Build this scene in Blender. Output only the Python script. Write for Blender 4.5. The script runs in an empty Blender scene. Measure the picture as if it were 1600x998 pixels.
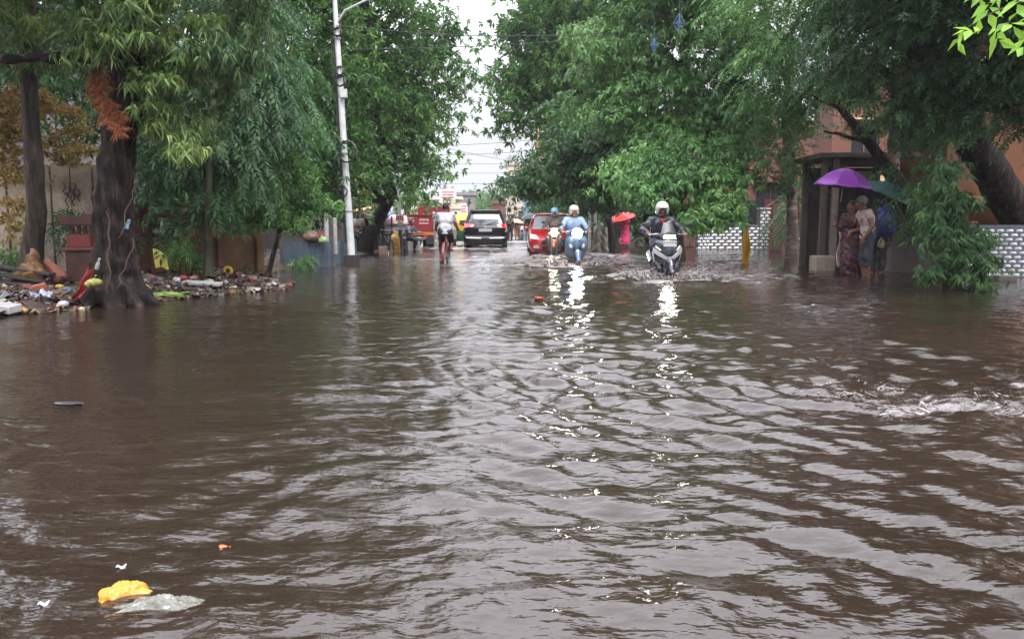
import bpy, bmesh, math, random
import numpy as np
from mathutils import Vector, Matrix, Euler, Quaternion, noise as mnoise
R = math.radians
random.seed(7)
RNG = np.random.default_rng(11)
SC = bpy.context.scene
COL = SC.collection
F = 1230.0
PITCH = math.atan(149.0 / F)
CP, SP = math.cos(PITCH), math.sin(PITCH)
EYE = Vector((0, 0, 1.0))
WD = 0.17                                   # depth of the flood water over the road


def ray(u, v):
    yc = (499 - v) / F
    return Vector(((u - 800) / F, CP + yc * SP, -SP + yc * CP))


def gp(u, v, z=0.0):
    d = ray(u, v)
    return EYE + d * ((z - 1.0) / d.z)


def at(u, v, Y):
    d = ray(u, v)
    return EYE + d * (Y / d.y)


def srgb(r, g, b):
    def f(c):
        c /= 255.0
        return c / 12.92 if c <= 0.04045 else ((c + 0.055) / 1.055) ** 2.4
    return (f(r), f(g), f(b))


# ------------------------------------------------------------------ materials
MATS = {}


def nd(nt, t, **kw):
    n = nt.nodes.new(t)
    for k, v in kw.items():
        setattr(n, k, v)
    return n


def new_mat(name):
    m = bpy.data.materials.new(name)
    m.use_nodes = True
    nt = m.node_tree
    nt.nodes.clear()
    out = nd(nt, 'ShaderNodeOutputMaterial')
    return m, nt, out


def ramp(nt, stops):
    r = nd(nt, 'ShaderNodeValToRGB')
    e = r.color_ramp.elements
    while len(e) < len(stops):
        e.new(0.5)
    for i, (p, c) in enumerate(stops):
        e[i].position = p
        e[i].color = (c[0], c[1], c[2], 1)
    return r


def M(name, col, rough=0.55, metal=0.0, var=0.22, scale=7.0, bump=0.0, bscale=30.0, dirt=0.0, coat=0.0,
      emit=0.0, trans=0.0, spec=0.5):
    """Procedural paint / plaster / plastic: base colour broken up by noise, optional grime and bump."""
    if name in MATS:
        return MATS[name]
    m, nt, out = new_mat(name)
    L = nt.links.new
    b = nd(nt, 'ShaderNodeBsdfPrincipled')
    tc = nd(nt, 'ShaderNodeTexCoord')
    n = nd(nt, 'ShaderNodeTexNoise')
    n.inputs['Scale'].default_value = scale
    n.inputs['Detail'].default_value = 6
    L(tc.outputs['Object'], n.inputs['Vector'])
    r = ramp(nt, [(0.3, [c * (1 - var) for c in col]), (0.7, [min(1, c * (1 + var)) for c in col])])
    L(n.outputs['Fac'], r.inputs['Fac'])
    src = r.outputs['Color']
    if dirt > 0:
        n2 = nd(nt, 'ShaderNodeTexNoise')
        n2.inputs['Scale'].default_value = scale * 0.45
        n2.inputs['Detail'].default_value = 9
        n2.inputs['Roughness'].default_value = 0.7
        L(tc.outputs['Object'], n2.inputs['Vector'])
        r2 = ramp(nt, [(0.45, (0, 0, 0)), (0.68, (dirt, dirt, dirt))])
        L(n2.outputs['Fac'], r2.inputs['Fac'])
        mx = nd(nt, 'ShaderNodeMix', data_type='RGBA')
        L(r2.outputs['Color'], mx.inputs['Factor'])
        L(src, mx.inputs['A'])
        mx.inputs['B'].default_value = (0.045, 0.035, 0.028, 1)
        src = mx.outputs['Result']
    L(src, b.inputs['Base Color'])
    b.inputs['Roughness'].default_value = rough
    b.inputs['Metallic'].default_value = metal
    b.inputs['Specular IOR Level'].default_value = spec
    b.inputs['Coat Weight'].default_value = coat
    b.inputs['Coat Roughness'].default_value = 0.06
    if trans:
        b.inputs['Transmission Weight'].default_value = trans
    if emit:
        b.inputs['Emission Color'].default_value = (*col, 1)
        b.inputs['Emission Strength'].default_value = emit
    if bump > 0:
        n3 = nd(nt, 'ShaderNodeTexNoise')
        n3.inputs['Scale'].default_value = bscale
        n3.inputs['Detail'].default_value = 6
        L(tc.outputs['Object'], n3.inputs['Vector'])
        bp = nd(nt, 'ShaderNodeBump')
        bp.inputs['Strength'].default_value = bump
        bp.inputs['Distance'].default_value = 0.03
        L(n3.outputs['Fac'], bp.inputs['Height'])
        L(bp.outputs['Normal'], b.inputs['Normal'])
    L(b.outputs['BSDF'], out.inputs['Surface'])
    MATS[name] = m
    return m


def leaf_mat(name, cols, rough=0.46, transl=0.28, hue_scale=0.55):
    """Wet leaves: a random shade per leaf plus a slow change from clump to clump, a little light shining through."""
    if name in MATS:
        return MATS[name]
    m, nt, out = new_mat(name)
    L = nt.links.new
    geo = nd(nt, 'ShaderNodeNewGeometry')
    tc = nd(nt, 'ShaderNodeTexCoord')
    n = nd(nt, 'ShaderNodeTexNoise')
    n.inputs['Scale'].default_value = hue_scale
    n.inputs['Detail'].default_value = 3
    L(tc.outputs['Object'], n.inputs['Vector'])
    a = nd(nt, 'ShaderNodeMath', operation='MULTIPLY_ADD')
    L(n.outputs['Fac'], a.inputs[0])
    a.inputs[1].default_value = 1.3
    a.inputs[2].default_value = -0.4
    s = nd(nt, 'ShaderNodeMath', operation='MULTIPLY_ADD')
    L(geo.outputs['Random Per Island'], s.inputs[0])
    s.inputs[1].default_value = 0.55
    L(a.outputs[0], s.inputs[2])
    k = len(cols) - 1
    cols = [[q * 0.90 for q in c] for c in cols]
    r = ramp(nt, [(0.02 + 0.96 * i / k, c) for i, c in enumerate(cols)])
    L(s.outputs[0], r.inputs['Fac'])
    b = nd(nt, 'ShaderNodeBsdfPrincipled')
    L(r.outputs['Color'], b.inputs['Base Color'])
    b.inputs['Roughness'].default_value = rough
    b.inputs['Specular IOR Level'].default_value = 0.35
    t = nd(nt, 'ShaderNodeBsdfTranslucent')
    hs = nd(nt, 'ShaderNodeHueSaturation')
    hs.inputs['Value'].default_value = 1.7
    hs.inputs['Hue'].default_value = 0.485
    L(r.outputs['Color'], hs.inputs['Color'])
    L(hs.outputs['Color'], t.inputs['Color'])
    mx = nd(nt, 'ShaderNodeMixShader')
    mx.inputs[0].default_value = transl
    L(b.outputs[0], mx.inputs[1])
    L(t.outputs[0], mx.inputs[2])
    L(mx.outputs[0], out.inputs['Surface'])
    MATS[name] = m
    return m


def glass_mat(name, col=(0.02, 0.025, 0.03), rough=0.06):
    return M(name, col, rough=rough, var=0.1, scale=2, coat=0.6)


def checker_mat(name, c1, c2, sx, sz, slant=0.0, rough=0.35, axis='X'):
    """Glazed cladding tiles: pale and grey tiles in staggered rows with dark joints."""
    m, nt, out = new_mat(name)
    L = nt.links.new
    tc = nd(nt, 'ShaderNodeTexCoord')
    mp = nd(nt, 'ShaderNodeMapping')
    if axis == 'X':
        mp.inputs['Rotation'].default_value = (R(90), 0, 0)
    L(tc.outputs['Object'], mp.inputs['Vector'])
    br = nd(nt, 'ShaderNodeTexBrick', offset=0.5, offset_frequency=2)
    br.inputs['Scale'].default_value = 1.0
    br.inputs['Brick Width'].default_value = sx
    br.inputs['Row Height'].default_value = sz
    br.inputs['Mortar Size'].default_value = 0.012
    br.inputs['Color1'].default_value = (*c1, 1)
    br.inputs['Color2'].default_value = (*[c * 0.8 for c in c1], 1)
    br.inputs['Mortar'].default_value = (*c2, 1)
    L(mp.outputs['Vector'], br.inputs['Vector'])
    n = nd(nt, 'ShaderNodeTexNoise')
    n.inputs['Scale'].default_value = 2.5
    n.inputs['Detail'].default_value = 8
    L(tc.outputs['Object'], n.inputs['Vector'])
    r = ramp(nt, [(0.35, (0.45, 0.42, 0.38)), (0.62, (1, 1, 1))])
    L(n.outputs['Fac'], r.inputs['Fac'])
    mx = nd(nt, 'ShaderNodeMix', data_type='RGBA', blend_type='MULTIPLY')
    mx.inputs['Factor'].default_value = 0.8
    L(br.outputs['Color'], mx.inputs['A'])
    L(r.outputs['Color'], mx.inputs['B'])
    b = nd(nt, 'ShaderNodeBsdfPrincipled')
    L(mx.outputs['Result'], b.inputs['Base Color'])
    b.inputs['Roughness'].default_value = rough
    L(b.outputs[0], out.inputs['Surface'])
    MATS[name] = m
    return m


def brick_mat(name, c1, c2, mortar, w=0.22, h=0.075):
    m, nt, out = new_mat(name)
    L = nt.links.new
    tc = nd(nt, 'ShaderNodeTexCoord')
    mp = nd(nt, 'ShaderNodeMapping')
    mp.inputs['Rotation'].default_value = (R(90), 0, 0)
    L(tc.outputs['Object'], mp.inputs['Vector'])
    br = nd(nt, 'ShaderNodeTexBrick')
    br.inputs['Scale'].default_value = 1
    br.inputs['Brick Width'].default_value = w
    br.inputs['Row Height'].default_value = h
    br.inputs['Mortar Size'].default_value = 0.008
    br.inputs['Color1'].default_value = (*c1, 1)
    br.inputs['Color2'].default_value = (*c2, 1)
    br.inputs['Mortar'].default_value = (*mortar, 1)
    L(mp.outputs['Vector'], br.inputs['Vector'])
    n = nd(nt, 'ShaderNodeTexNoise')
    n.inputs['Scale'].default_value = 3
    n.inputs['Detail'].default_value = 8
    L(tc.outputs['Object'], n.inputs['Vector'])
    r = ramp(nt, [(0.3, (0.35, 0.33, 0.3)), (0.65, (1, 1, 1))])
    L(n.outputs['Fac'], r.inputs['Fac'])
    mx = nd(nt, 'ShaderNodeMix', data_type='RGBA', blend_type='MULTIPLY')
    mx.inputs['Factor'].default_value = 0.9
    L(br.outputs['Color'], mx.inputs['A'])
    L(r.outputs['Color'], mx.inputs['B'])
    b = nd(nt, 'ShaderNodeBsdfPrincipled')
    L(mx.outputs['Result'], b.inputs['Base Color'])
    b.inputs['Roughness'].default_value = 0.6
    bp = nd(nt, 'ShaderNodeBump')
    bp.inputs['Strength'].default_value = 0.4
    bp.inputs['Distance'].default_value = 0.01
    L(br.outputs['Fac'], bp.inputs['Height'])
    bp.invert = True
    L(bp.outputs['Normal'], b.inputs['Normal'])
    L(b.outputs[0], out.inputs['Surface'])
    MATS[name] = m
    return m


def bark_mat(name, c1, c2, c3, vs=0.18, scale=9.0, rough=0.5):
    m, nt, out = new_mat(name)
    L = nt.links.new
    tc = nd(nt, 'ShaderNodeTexCoord')
    mp = nd(nt, 'ShaderNodeMapping')
    mp.inputs['Scale'].default_value = (1, 1, vs)
    L(tc.outputs['Object'], mp.inputs['Vector'])
    n = nd(nt, 'ShaderNodeTexNoise')
    n.inputs['Scale'].default_value = scale
    n.inputs['Detail'].default_value = 10
    n.inputs['Roughness'].default_value = 0.68
    L(mp.outputs['Vector'], n.inputs['Vector'])
    r = ramp(nt, [(0.36, c1), (0.52, c2), (0.68, c3)])
    L(n.outputs['Fac'], r.inputs['Fac'])
    b = nd(nt, 'ShaderNodeBsdfPrincipled')
    L(r.outputs['Color'], b.inputs['Base Color'])
    b.inputs['Roughness'].default_value = rough
    b.inputs['Specular IOR Level'].default_value = 0.2
    bp = nd(nt, 'ShaderNodeBump')
    bp.inputs['Strength'].default_value = 0.9
    bp.inputs['Distance'].default_value = 0.04
    L(n.outputs['Fac'], bp.inputs['Height'])
    L(bp.outputs['Normal'], b.inputs['Normal'])
    L(b.outputs[0], out.inputs['Surface'])
    MATS[name] = m
    return m


# ------------------------------------------------------------------ objects
def tag(o, label=None, cat=None, group=None, kind=None):
    if label:
        o['label'] = label
    if cat:
        o['category'] = cat
    if group:
        o['group'] = group
    if kind:
        o['kind'] = kind
    return o


def empty(name, loc=(0, 0, 0), rz=0.0, label=None, cat=None, group=None):
    o = bpy.data.objects.new(name, None)
    COL.objects.link(o)
    o.empty_display_size = 0.2
    o.location = loc
    o.rotation_euler = (0, 0, rz)
    return tag(o, label, cat, group)


def link_mesh(name, me, mat, parent=None, loc=None):
    o = bpy.data.objects.new(name, me)
    COL.objects.link(o)
    if mat is not None:
        me.materials.append(mat)
    if parent is not None:
        o.parent = parent
    if loc is not None:
        o.location = loc
    return o


def copy_tree(o, parent=None):
    c = o.copy()
    COL.objects.link(c)
    c.parent = parent
    for ch in [x for x in COL.objects if x.parent == o]:
        copy_tree(ch, c)
    return c


def np_mesh(name, V, Fc, smooth=True, sharp=None):
    me = bpy.data.meshes.new(name)
    V = np.ascontiguousarray(V, dtype=np.float32)
    Fc = np.ascontiguousarray(Fc, dtype=np.int32)
    nf, k = Fc.shape
    me.vertices.add(len(V))
    me.vertices.foreach_set('co', V.ravel())
    me.loops.add(nf * k)
    me.loops.foreach_set('vertex_index', Fc.ravel())
    me.polygons.add(nf)
    me.polygons.foreach_set('loop_start', np.arange(0, nf * k, k, dtype=np.int32))
    me.update(calc_edges=True)
    me.polygons.foreach_set('use_smooth', np.full(nf, smooth, dtype=bool))
    if sharp:
        me.set_sharp_from_angle(angle=R(sharp))
    me.update()
    return me


def frame_of(d):
    d = Vector(d).normalized()
    up = Vector((0, 0, 1)) if abs(d.z) < 0.95 else Vector((0, 1, 0))
    s = d.cross(up).normalized()
    return d, s, s.cross(d).normalized()


class MB:
    """Collects shapes and links them as ONE mesh object."""

    def __init__(self):
        self.v, self.f = [], []

    def add(self, vs, fs, T=None):
        o = len(self.v)
        for p in vs:
            p = Vector(p)
            self.v.append(T @ p if T is not None else p)
        for f in fs:
            self.f.append([i + o for i in f])
        return self

    def box(self, c, s, rot=None):
        x, y, z = [k / 2 for k in s]
        vs = [(-x, -y, -z), (x, -y, -z), (x, y, -z), (-x, y, -z), (-x, -y, z), (x, -y, z), (x, y, z), (-x, y, z)]
        fs = [(0, 3, 2, 1), (4, 5, 6, 7), (0, 1, 5, 4), (1, 2, 6, 5), (2, 3, 7, 6), (3, 0, 4, 7)]
        T = Matrix.Translation(c)
        if rot is not None:
            T = T @ Euler(rot).to_matrix().to_4x4()
        return self.add(vs, fs, T)

    def tube(self, pts, rads, n=8, closed=False, flat=1.0, cap=True):
        pts = [Vector(p) for p in pts]
        if not hasattr(rads, '__len__'):
            rads = [rads] * len(pts)
        k = len(pts)
        vs, fs = [], []
        s = None
        for i in range(k):
            a = pts[(i - 1) % k] if (i > 0 or closed) else pts[i]
            b = pts[(i + 1) % k] if (i < k - 1 or closed) else pts[i]
            d = (b - a).normalized() if (b - a).length > 1e-9 else Vector((0, 0, 1))
            if s is None:
                d, s, t = frame_of(d)
            else:
                s = (s - d * s.dot(d)).normalized()
                t = s.cross(d).normalized()
            for j in range(n):
                an = 2 * math.pi * j / n
                vs.append(pts[i] + s * (math.cos(an) * rads[i]) + t * (math.sin(an) * rads[i] * flat))
        m = k if closed else k - 1
        for i in range(m):
            for j in range(n):
                a, b = i * n + j, i * n + (j + 1) % n
                c, d2 = ((i + 1) % k) * n + (j + 1) % n, ((i + 1) % k) * n + j
                fs.append((a, d2, c, b))
        if not closed and cap:
            fs.append(list(range(n)))
            fs.append([(k - 1) * n + j for j in reversed(range(n))])
        return self.add(vs, fs)

    def ring(self, c, axis, Rad, r, n=28, m=8):
        d, s, t = frame_of(axis)
        c = Vector(c)
        pts = [c + s * (Rad * math.cos(2 * math.pi * i / n)) + t * (Rad * math.sin(2 * math.pi * i / n)) for i in range(n)]
        return self.tube(pts, r, m, closed=True)

    def lathe(self, c, axis, prof, n=20, cap=True):
        """prof: list of (distance along axis, radius)."""
        d, s, t = frame_of(axis)
        c = Vector(c)
        vs, fs = [], []
        for h, r in prof:
            for j in range(n):
                an = 2 * math.pi * j / n
                vs.append(c + d * h + s * (r * math.cos(an)) + t * (r * math.sin(an)))
        for i in range(len(prof) - 1):
            for j in range(n):
                fs.append((i * n + j, i * n + (j + 1) % n, (i + 1) * n + (j + 1) % n, (i + 1) * n + j))
        if cap:
            fs.append([j for j in reversed(range(n))])
            fs.append([(len(prof) - 1) * n + j for j in range(n)])
        return self.add(vs, fs)

    def ell(self, c, r, n=14, m=9):
        vs, fs = [], []
        for i in range(m + 1):
            th = math.pi * i / m
            for j in range(n):
                ph = 2 * math.pi * j / n
                vs.append((c[0] + r[0] * math.sin(th) * math.cos(ph), c[1] + r[1] * math.sin(th) * math.sin(ph), c[2] + r[2] * math.cos(th)))
        for i in range(m):
            for j in range(n):
                fs.append((i * n + j, (i + 1) * n + j, (i + 1) * n + (j + 1) % n, i * n + (j + 1) % n))
        return self.add(vs, fs)

    def loft(self, rings, cap=True, closed=True):
        n = len(rings[0])
        vs = [p for r in rings for p in r]
        fs = []
        for i in range(len(rings) - 1):
            for j in range(n if closed else n - 1):
                fs.append((i * n + j, i * n + (j + 1) % n, (i + 1) * n + (j + 1) % n, (i + 1) * n + j))
        if cap:
            fs.append(list(reversed(range(n))))
            fs.append([(len(rings) - 1) * n + j for j in range(n)])
        return self.add(vs, fs)

    def prism(self, poly, depth, T=None):
        """poly in local XZ, extruded along +Y by depth."""
        n = len(poly)
        vs = [(p[0], 0, p[1]) for p in poly] + [(p[0], depth, p[1]) for p in poly]
        fs = [list(range(n)), list(reversed(range(n, 2 * n)))]
        for j in range(n):
            fs.append((j, j + n, (j + 1) % n + n, (j + 1) % n))
        return self.add(vs, fs, T)

    def grid(self, fn, nu, nv, thick=0.0):
        """surface fn(u, v) -> point, u and v in 0..1; with thickness it becomes a closed shell."""
        P = [[Vector(fn(i / nu, j / nv)) for j in range(nv + 1)] for i in range(nu + 1)]
        vs = [p for row in P for p in row]
        w = nv + 1
        fs = [(i * w + j, (i + 1) * w + j, (i + 1) * w + j + 1, i * w + j + 1) for i in range(nu) for j in range(nv)]
        if thick:
            n0 = len(vs)
            nrm = []
            for i in range(nu + 1):
                for j in range(nv + 1):
                    a = P[min(i + 1, nu)][j] - P[max(i - 1, 0)][j]
                    b = P[i][min(j + 1, nv)] - P[i][max(j - 1, 0)]
                    c = a.cross(b)
                    nrm.append(c.normalized() if c.length > 1e-9 else Vector((0, 0, 1)))
            vs = vs + [vs[k] - nrm[k] * thick for k in range(n0)]
            back = [tuple(reversed([q + n0 for q in f])) for f in fs]
            rim = [i * w for i in range(nu + 1)] + [nu * w + j for j in range(1, nv + 1)] + \
                  [i * w + nv for i in range(nu - 1, -1, -1)] + [j for j in range(nv - 1, 0, -1)]
            side = [(rim[k], rim[k] + n0, rim[(k + 1) % len(rim)] + n0, rim[(k + 1) % len(rim)]) for k in range(len(rim))]
            fs = fs + back + side
        return self.add(vs, fs)

    def build(self, name, mat, parent=None, sharp=35, bevel=0.0, loc=None, fix=True, smooth=True):
        me = bpy.data.meshes.new(name)
        me.from_pydata([tuple(p) for p in self.v], [], self.f)
        if fix:
            bm = bmesh.new()
            bm.from_mesh(me)
            bmesh.ops.recalc_face_normals(bm, faces=bm.faces)
            bm.to_mesh(me)
            bm.free()
        if smooth:
            me.polygons.foreach_set('use_smooth', [True] * len(me.polygons))
            me.set_sharp_from_angle(angle=R(sharp))
        me.update()
        o = link_mesh(name, me, mat, parent, loc)
        if bevel:
            md = o.modifiers.new('edge', 'BEVEL')
            md.width = bevel
            md.segments = 2
            md.limit_method = 'ANGLE'
            md.angle_limit = R(40)
        return o


# ------------------------------------------------------------------ smooth-union shapes (bodies, helmets, trunks)
def cap(a, b, ra, rb=None, k=0.02, flat=None, neg=False):
    return ('cap', np.array(a, float), np.array(b, float), ra, ra if rb is None else rb, k, flat, neg)


def ell(c, r, k=0.02, neg=False, rot=None):
    return ('ell', np.array(c, float), np.array(r, float), rot, None, k, None, neg)


def sdf_mesh(name, prims, vox, cuts=(), fold=0.0, foldf=28.0, smooth=True):
    lo, hi = np.full(3, 1e9), np.full(3, -1e9)
    for p in prims:
        if p[7]:
            continue
        if p[0] == 'cap':
            r = max(p[3], p[4])
            lo = np.minimum(lo, np.minimum(p[1], p[2]) - r)
            hi = np.maximum(hi, np.maximum(p[1], p[2]) + r)
        else:
            r = max(p[2]) if p[3] is not None else p[2]
            lo = np.minimum(lo, p[1] - r)
            hi = np.maximum(hi, p[1] + r)
    mg = 4 * vox + 0.01 + fold
    lo -= mg
    hi += mg
    n = np.ceil((hi - lo) / vox).astype(int) + 1
    f = np.full(n, 0.2, np.float32)
    ax = [lo[i] + vox * np.arange(n[i]) for i in range(3)]
    for p in prims:
        k = p[5]
        if p[0] == 'cap':
            r = max(p[3], p[4]) + k + 3 * vox + 0.01
            a0, a1 = np.minimum(p[1], p[2]) - r, np.maximum(p[1], p[2]) + r
        else:
            r = (np.full(3, max(p[2])) if p[3] is not None else p[2]) + k + 3 * vox + 0.01
            a0, a1 = p[1] - r, p[1] + r
        i0 = np.clip(np.floor((a0 - lo) / vox).astype(int), 0, n)
        i1 = np.clip(np.ceil((a1 - lo) / vox).astype(int) + 1, 0, n)
        if np.any(i1 <= i0):
            continue
        X, Y, Z = np.meshgrid(*[ax[i][i0[i]:i1[i]].astype(np.float32) for i in range(3)], indexing='ij')
        if p[0] == 'cap':
            a, b = p[1], p[2]
            d = b - a
            L2 = max(float(d @ d), 1e-12)
            t = np.clip(((X - a[0]) * d[0] + (Y - a[1]) * d[1] + (Z - a[2]) * d[2]) / L2, 0, 1)
            vx, vy, vz = X - a[0] - t * d[0], Y - a[1] - t * d[1], Z - a[2] - t * d[2]
            if p[6] is not None:                     # (axis, factor): squash the section along that axis
                nx, fac = np.array(p[6][0], float), p[6][1]
                nx = nx / np.linalg.norm(nx)
                q = vx * nx[0] + vy * nx[1] + vz * nx[2]
                e = 1.0 / fac - 1.0
                vx, vy, vz = vx + q * e * nx[0], vy + q * e * nx[1], vz + q * e * nx[2]
            g = np.sqrt(vx * vx + vy * vy + vz * vz) - (p[3] + (p[4] - p[3]) * t)
        else:
            c, r3 = p[1], p[2]
            vx, vy, vz = X - c[0], Y - c[1], Z - c[2]
            if p[3] is not None:
                Q = np.array(p[3].to_3x3().transposed())
                vx, vy, vz = (Q[0, 0] * vx + Q[0, 1] * vy + Q[0, 2] * vz, Q[1, 0] * vx + Q[1, 1] * vy + Q[1, 2] * vz,
                              Q[2, 0] * vx + Q[2, 1] * vy + Q[2, 2] * vz)
            m = np.sqrt((vx / r3[0]) ** 2 + (vy / r3[1]) ** 2 + (vz / r3[2]) ** 2)
            m2 = np.sqrt((vx / r3[0] ** 2) ** 2 + (vy / r3[1] ** 2) ** 2 + (vz / r3[2] ** 2) ** 2)
            g = m * (m - 1) / np.maximum(m2, 1e-6)
        sl = tuple(slice(i0[i], i1[i]) for i in range(3))
        c0 = f[sl]
        if p[7]:
            h = np.maximum(k - np.abs(c0 + g), 0) / k
            f[sl] = np.maximum(c0, -g) + h * h * k * 0.25
        else:
            h = np.maximum(k - np.abs(c0 - g), 0) / k
            f[sl] = np.minimum(c0, g) - h * h * k * 0.25
    X, Y, Z = np.meshgrid(*[a.astype(np.float32) for a in ax], indexing='ij')
    if fold:
        q = foldf
        f += fold * (np.sin(q * X + 1.7 * np.sin(q * .6 * Z + 2 * Y * q * .3)) * np.sin(q * .55 * Z + 1.3 * np.sin(q * .5 * Y + q * .3 * X))
                     + 0.5 * np.sin(q * 1.9 * Y + 2.1 * np.sin(q * .8 * X) + q * Z))
    for cp, cn in cuts:
        cn = Vector(cn).normalized()
        f = np.maximum(f, (X - cp[0]) * cn[0] + (Y - cp[1]) * cn[1] + (Z - cp[2]) * cn[2])
    # surface nets
    s = f < 0
    cnt = np.zeros(n - 1, np.int8)
    for i in (0, 1):
        for j in (0, 1):
            for k in (0, 1):
                cnt += s[i:n[0] - 1 + i, j:n[1] - 1 + j, k:n[2] - 1 + k]
    mask = (cnt > 0) & (cnt < 8)
    ijk = np.argwhere(mask)
    idx = np.full(n - 1, -1, np.int32)
    idx[mask] = np.arange(len(ijk))
    acc = np.zeros((len(ijk), 3))
    num = np.zeros(len(ijk))
    cor = [(0, 0, 0), (1, 0, 0), (0, 1, 0), (1, 1, 0), (0, 0, 1), (1, 0, 1), (0, 1, 1), (1, 1, 1)]
    for a in range(8):
        for b in range(a + 1, 8):
            da = np.array(cor[b]) - np.array(cor[a])
            if np.abs(da).sum() != 1:
                continue
            pa, pb = ijk + cor[a], ijk + cor[b]
            fa, fb = f[pa[:, 0], pa[:, 1], pa[:, 2]], f[pb[:, 0], pb[:, 1], pb[:, 2]]
            cr = (fa < 0) != (fb < 0)
            t = np.where(cr, fa / np.where(cr, fa - fb, 1), 0)
            acc += np.where(cr[:, None], np.array(cor[a]) + t[:, None] * da, 0)
            num += cr
    V = lo + vox * (ijk + acc / np.maximum(num, 1)[:, None])
    Q = []
    for axis in range(3):
        o1, o2 = (axis + 1) % 3, (axis + 2) % 3
        sa = [slice(None)] * 3
        sb = [slice(None)] * 3
        sa[axis], sb[axis] = slice(0, -1), slice(1, None)
        df = s[tuple(sa)] != s[tuple(sb)]
        e = np.argwhere(df)
        e = e[(e[:, o1] > 0) & (e[:, o2] > 0) & (e[:, o1] < n[o1] - 1) & (e[:, o2] < n[o2] - 1)]
        ins = s[e[:, 0], e[:, 1], e[:, 2]]

        def cell(d1, d2):
            c = e.copy()
            c[:, o1] += d1
            c[:, o2] += d2
            return idx[c[:, 0], c[:, 1], c[:, 2]]
        q = np.stack([cell(-1, -1), cell(0, -1), cell(0, 0), cell(-1, 0)], 1)
        q[~ins] = q[~ins][:, ::-1]
        Q.append(q)
    Q = np.concatenate(Q)
    Q = Q[(Q >= 0).all(1)]
    return np_mesh(name, V, Q, smooth)


def text_mesh(name, s, size, mat, parent, loc, rot, ext=0.002):
    cu = bpy.data.curves.new(name, 'FONT')
    cu.body = s
    cu.size = size
    cu.extrude = ext
    cu.align_x = 'CENTER'
    cu.align_y = 'CENTER'
    o = bpy.data.objects.new(name, cu)
    COL.objects.link(o)
    dg = bpy.context.evaluated_depsgraph_get()
    me = bpy.data.meshes.new_from_object(o.evaluated_get(dg))
    bpy.data.objects.remove(o)
    r = link_mesh(name, me, mat, parent, loc)
    r.rotation_euler = rot
    return r
# ------------------------------------------------------------------ camera, sky, sun
cam = bpy.data.cameras.new('camera')
co = bpy.data.objects.new('camera', cam)
COL.objects.link(co)
co.location = EYE
co.rotation_euler = (R(90) - PITCH, 0, 0)
cam.sensor_width = 36
cam.lens = 36 * F / 1600
cam.clip_start = 0.05
cam.clip_end = 2000
SC.camera = co

SUN_EL, SUN_AZ = R(56), R(165)
w = bpy.data.worlds.new('World')
SC.world = w
w.use_nodes = True
nt = w.node_tree
nt.nodes.clear()
sky = nd(nt, 'ShaderNodeTexSky', sky_type='NISHITA', sun_disc=False)
sky.sun_elevation, sky.sun_rotation = SUN_EL, SUN_AZ
sky.dust_density = 1.0
sky.air_density = 1.2
hs = nd(nt, 'ShaderNodeHueSaturation')
hs.inputs['Saturation'].default_value = 0.12
nt.links.new(sky.outputs[0], hs.inputs['Color'])
tc = nd(nt, 'ShaderNodeTexCoord')
cn = nd(nt, 'ShaderNodeTexNoise')
cn.inputs['Scale'].default_value = 2.2
cn.inputs['Detail'].default_value = 7
mp = nd(nt, 'ShaderNodeMapping')
mp.inputs['Scale'].default_value = (1, 1, 2.5)
nt.links.new(tc.outputs['Generated'], mp.inputs['Vector'])
nt.links.new(mp.outputs['Vector'], cn.inputs['Vector'])
cr = ramp(nt, [(0.3, (0.80, 0.81, 0.84)), (0.7, (1.05, 1.05, 1.06))])
nt.links.new(cn.outputs['Fac'], cr.inputs['Fac'])
mx = nd(nt, 'ShaderNodeMix', data_type='RGBA', blend_type='MULTIPLY')
mx.inputs['Factor'].default_value = 1
nt.links.new(hs.outputs['Color'], mx.inputs['A'])
nt.links.new(cr.outputs['Color'], mx.inputs['B'])
# low rain cloud: brighter overhead than at the horizon, mixed over the clear-sky model
sx = nd(nt, 'ShaderNodeSeparateXYZ')
nt.links.new(tc.outputs['Generated'], sx.inputs[0])
zr_ = ramp(nt, [(0.0, (2.3, 2.36, 2.52)), (0.18, (3.0, 3.04, 3.2)), (0.34, (9.0, 9.0, 9.6)), (0.6, (14.0, 13.9, 14.8)), (1.0, (15.5, 15.4, 16.2))])
nt.links.new(sx.outputs['Z'], zr_.inputs['Fac'])
cm = nd(nt, 'ShaderNodeMix', data_type='RGBA', blend_type='MULTIPLY')
cm.inputs['Factor'].default_value = 1
nt.links.new(zr_.outputs['Color'], cm.inputs['A'])
nt.links.new(cr.outputs['Color'], cm.inputs['B'])
om = nd(nt, 'ShaderNodeMix', data_type='RGBA')
om.inputs['Factor'].default_value = 0.85
nt.links.new(mx.outputs['Result'], om.inputs['A'])
nt.links.new(cm.outputs['Result'], om.inputs['B'])
mx = om
bg = nd(nt, 'ShaderNodeBackground')
bg.inputs['Strength'].default_value = 0.10
wo = nd(nt, 'ShaderNodeOutputWorld')
nt.links.new(mx.outputs['Result'], bg.inputs['Color'])
nt.links.new(bg.outputs[0], wo.inputs['Surface'])

sl = bpy.data.lights.new('sun', 'SUN')
sl.energy = 1.1
sl.angle = R(25)
sl.color = (1, 0.97, 0.93)
so = bpy.data.objects.new('sun', sl)
COL.objects.link(so)
# light comes from the sun's direction (azimuth measured from +Y towards +X as in the sky texture)
sd = Vector((math.sin(SUN_AZ) * math.cos(SUN_EL), math.cos(SUN_AZ) * math.cos(SUN_EL), math.sin(SUN_EL)))
so.rotation_euler = (-sd).to_track_quat('-Z', 'Y').to_euler()

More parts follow.
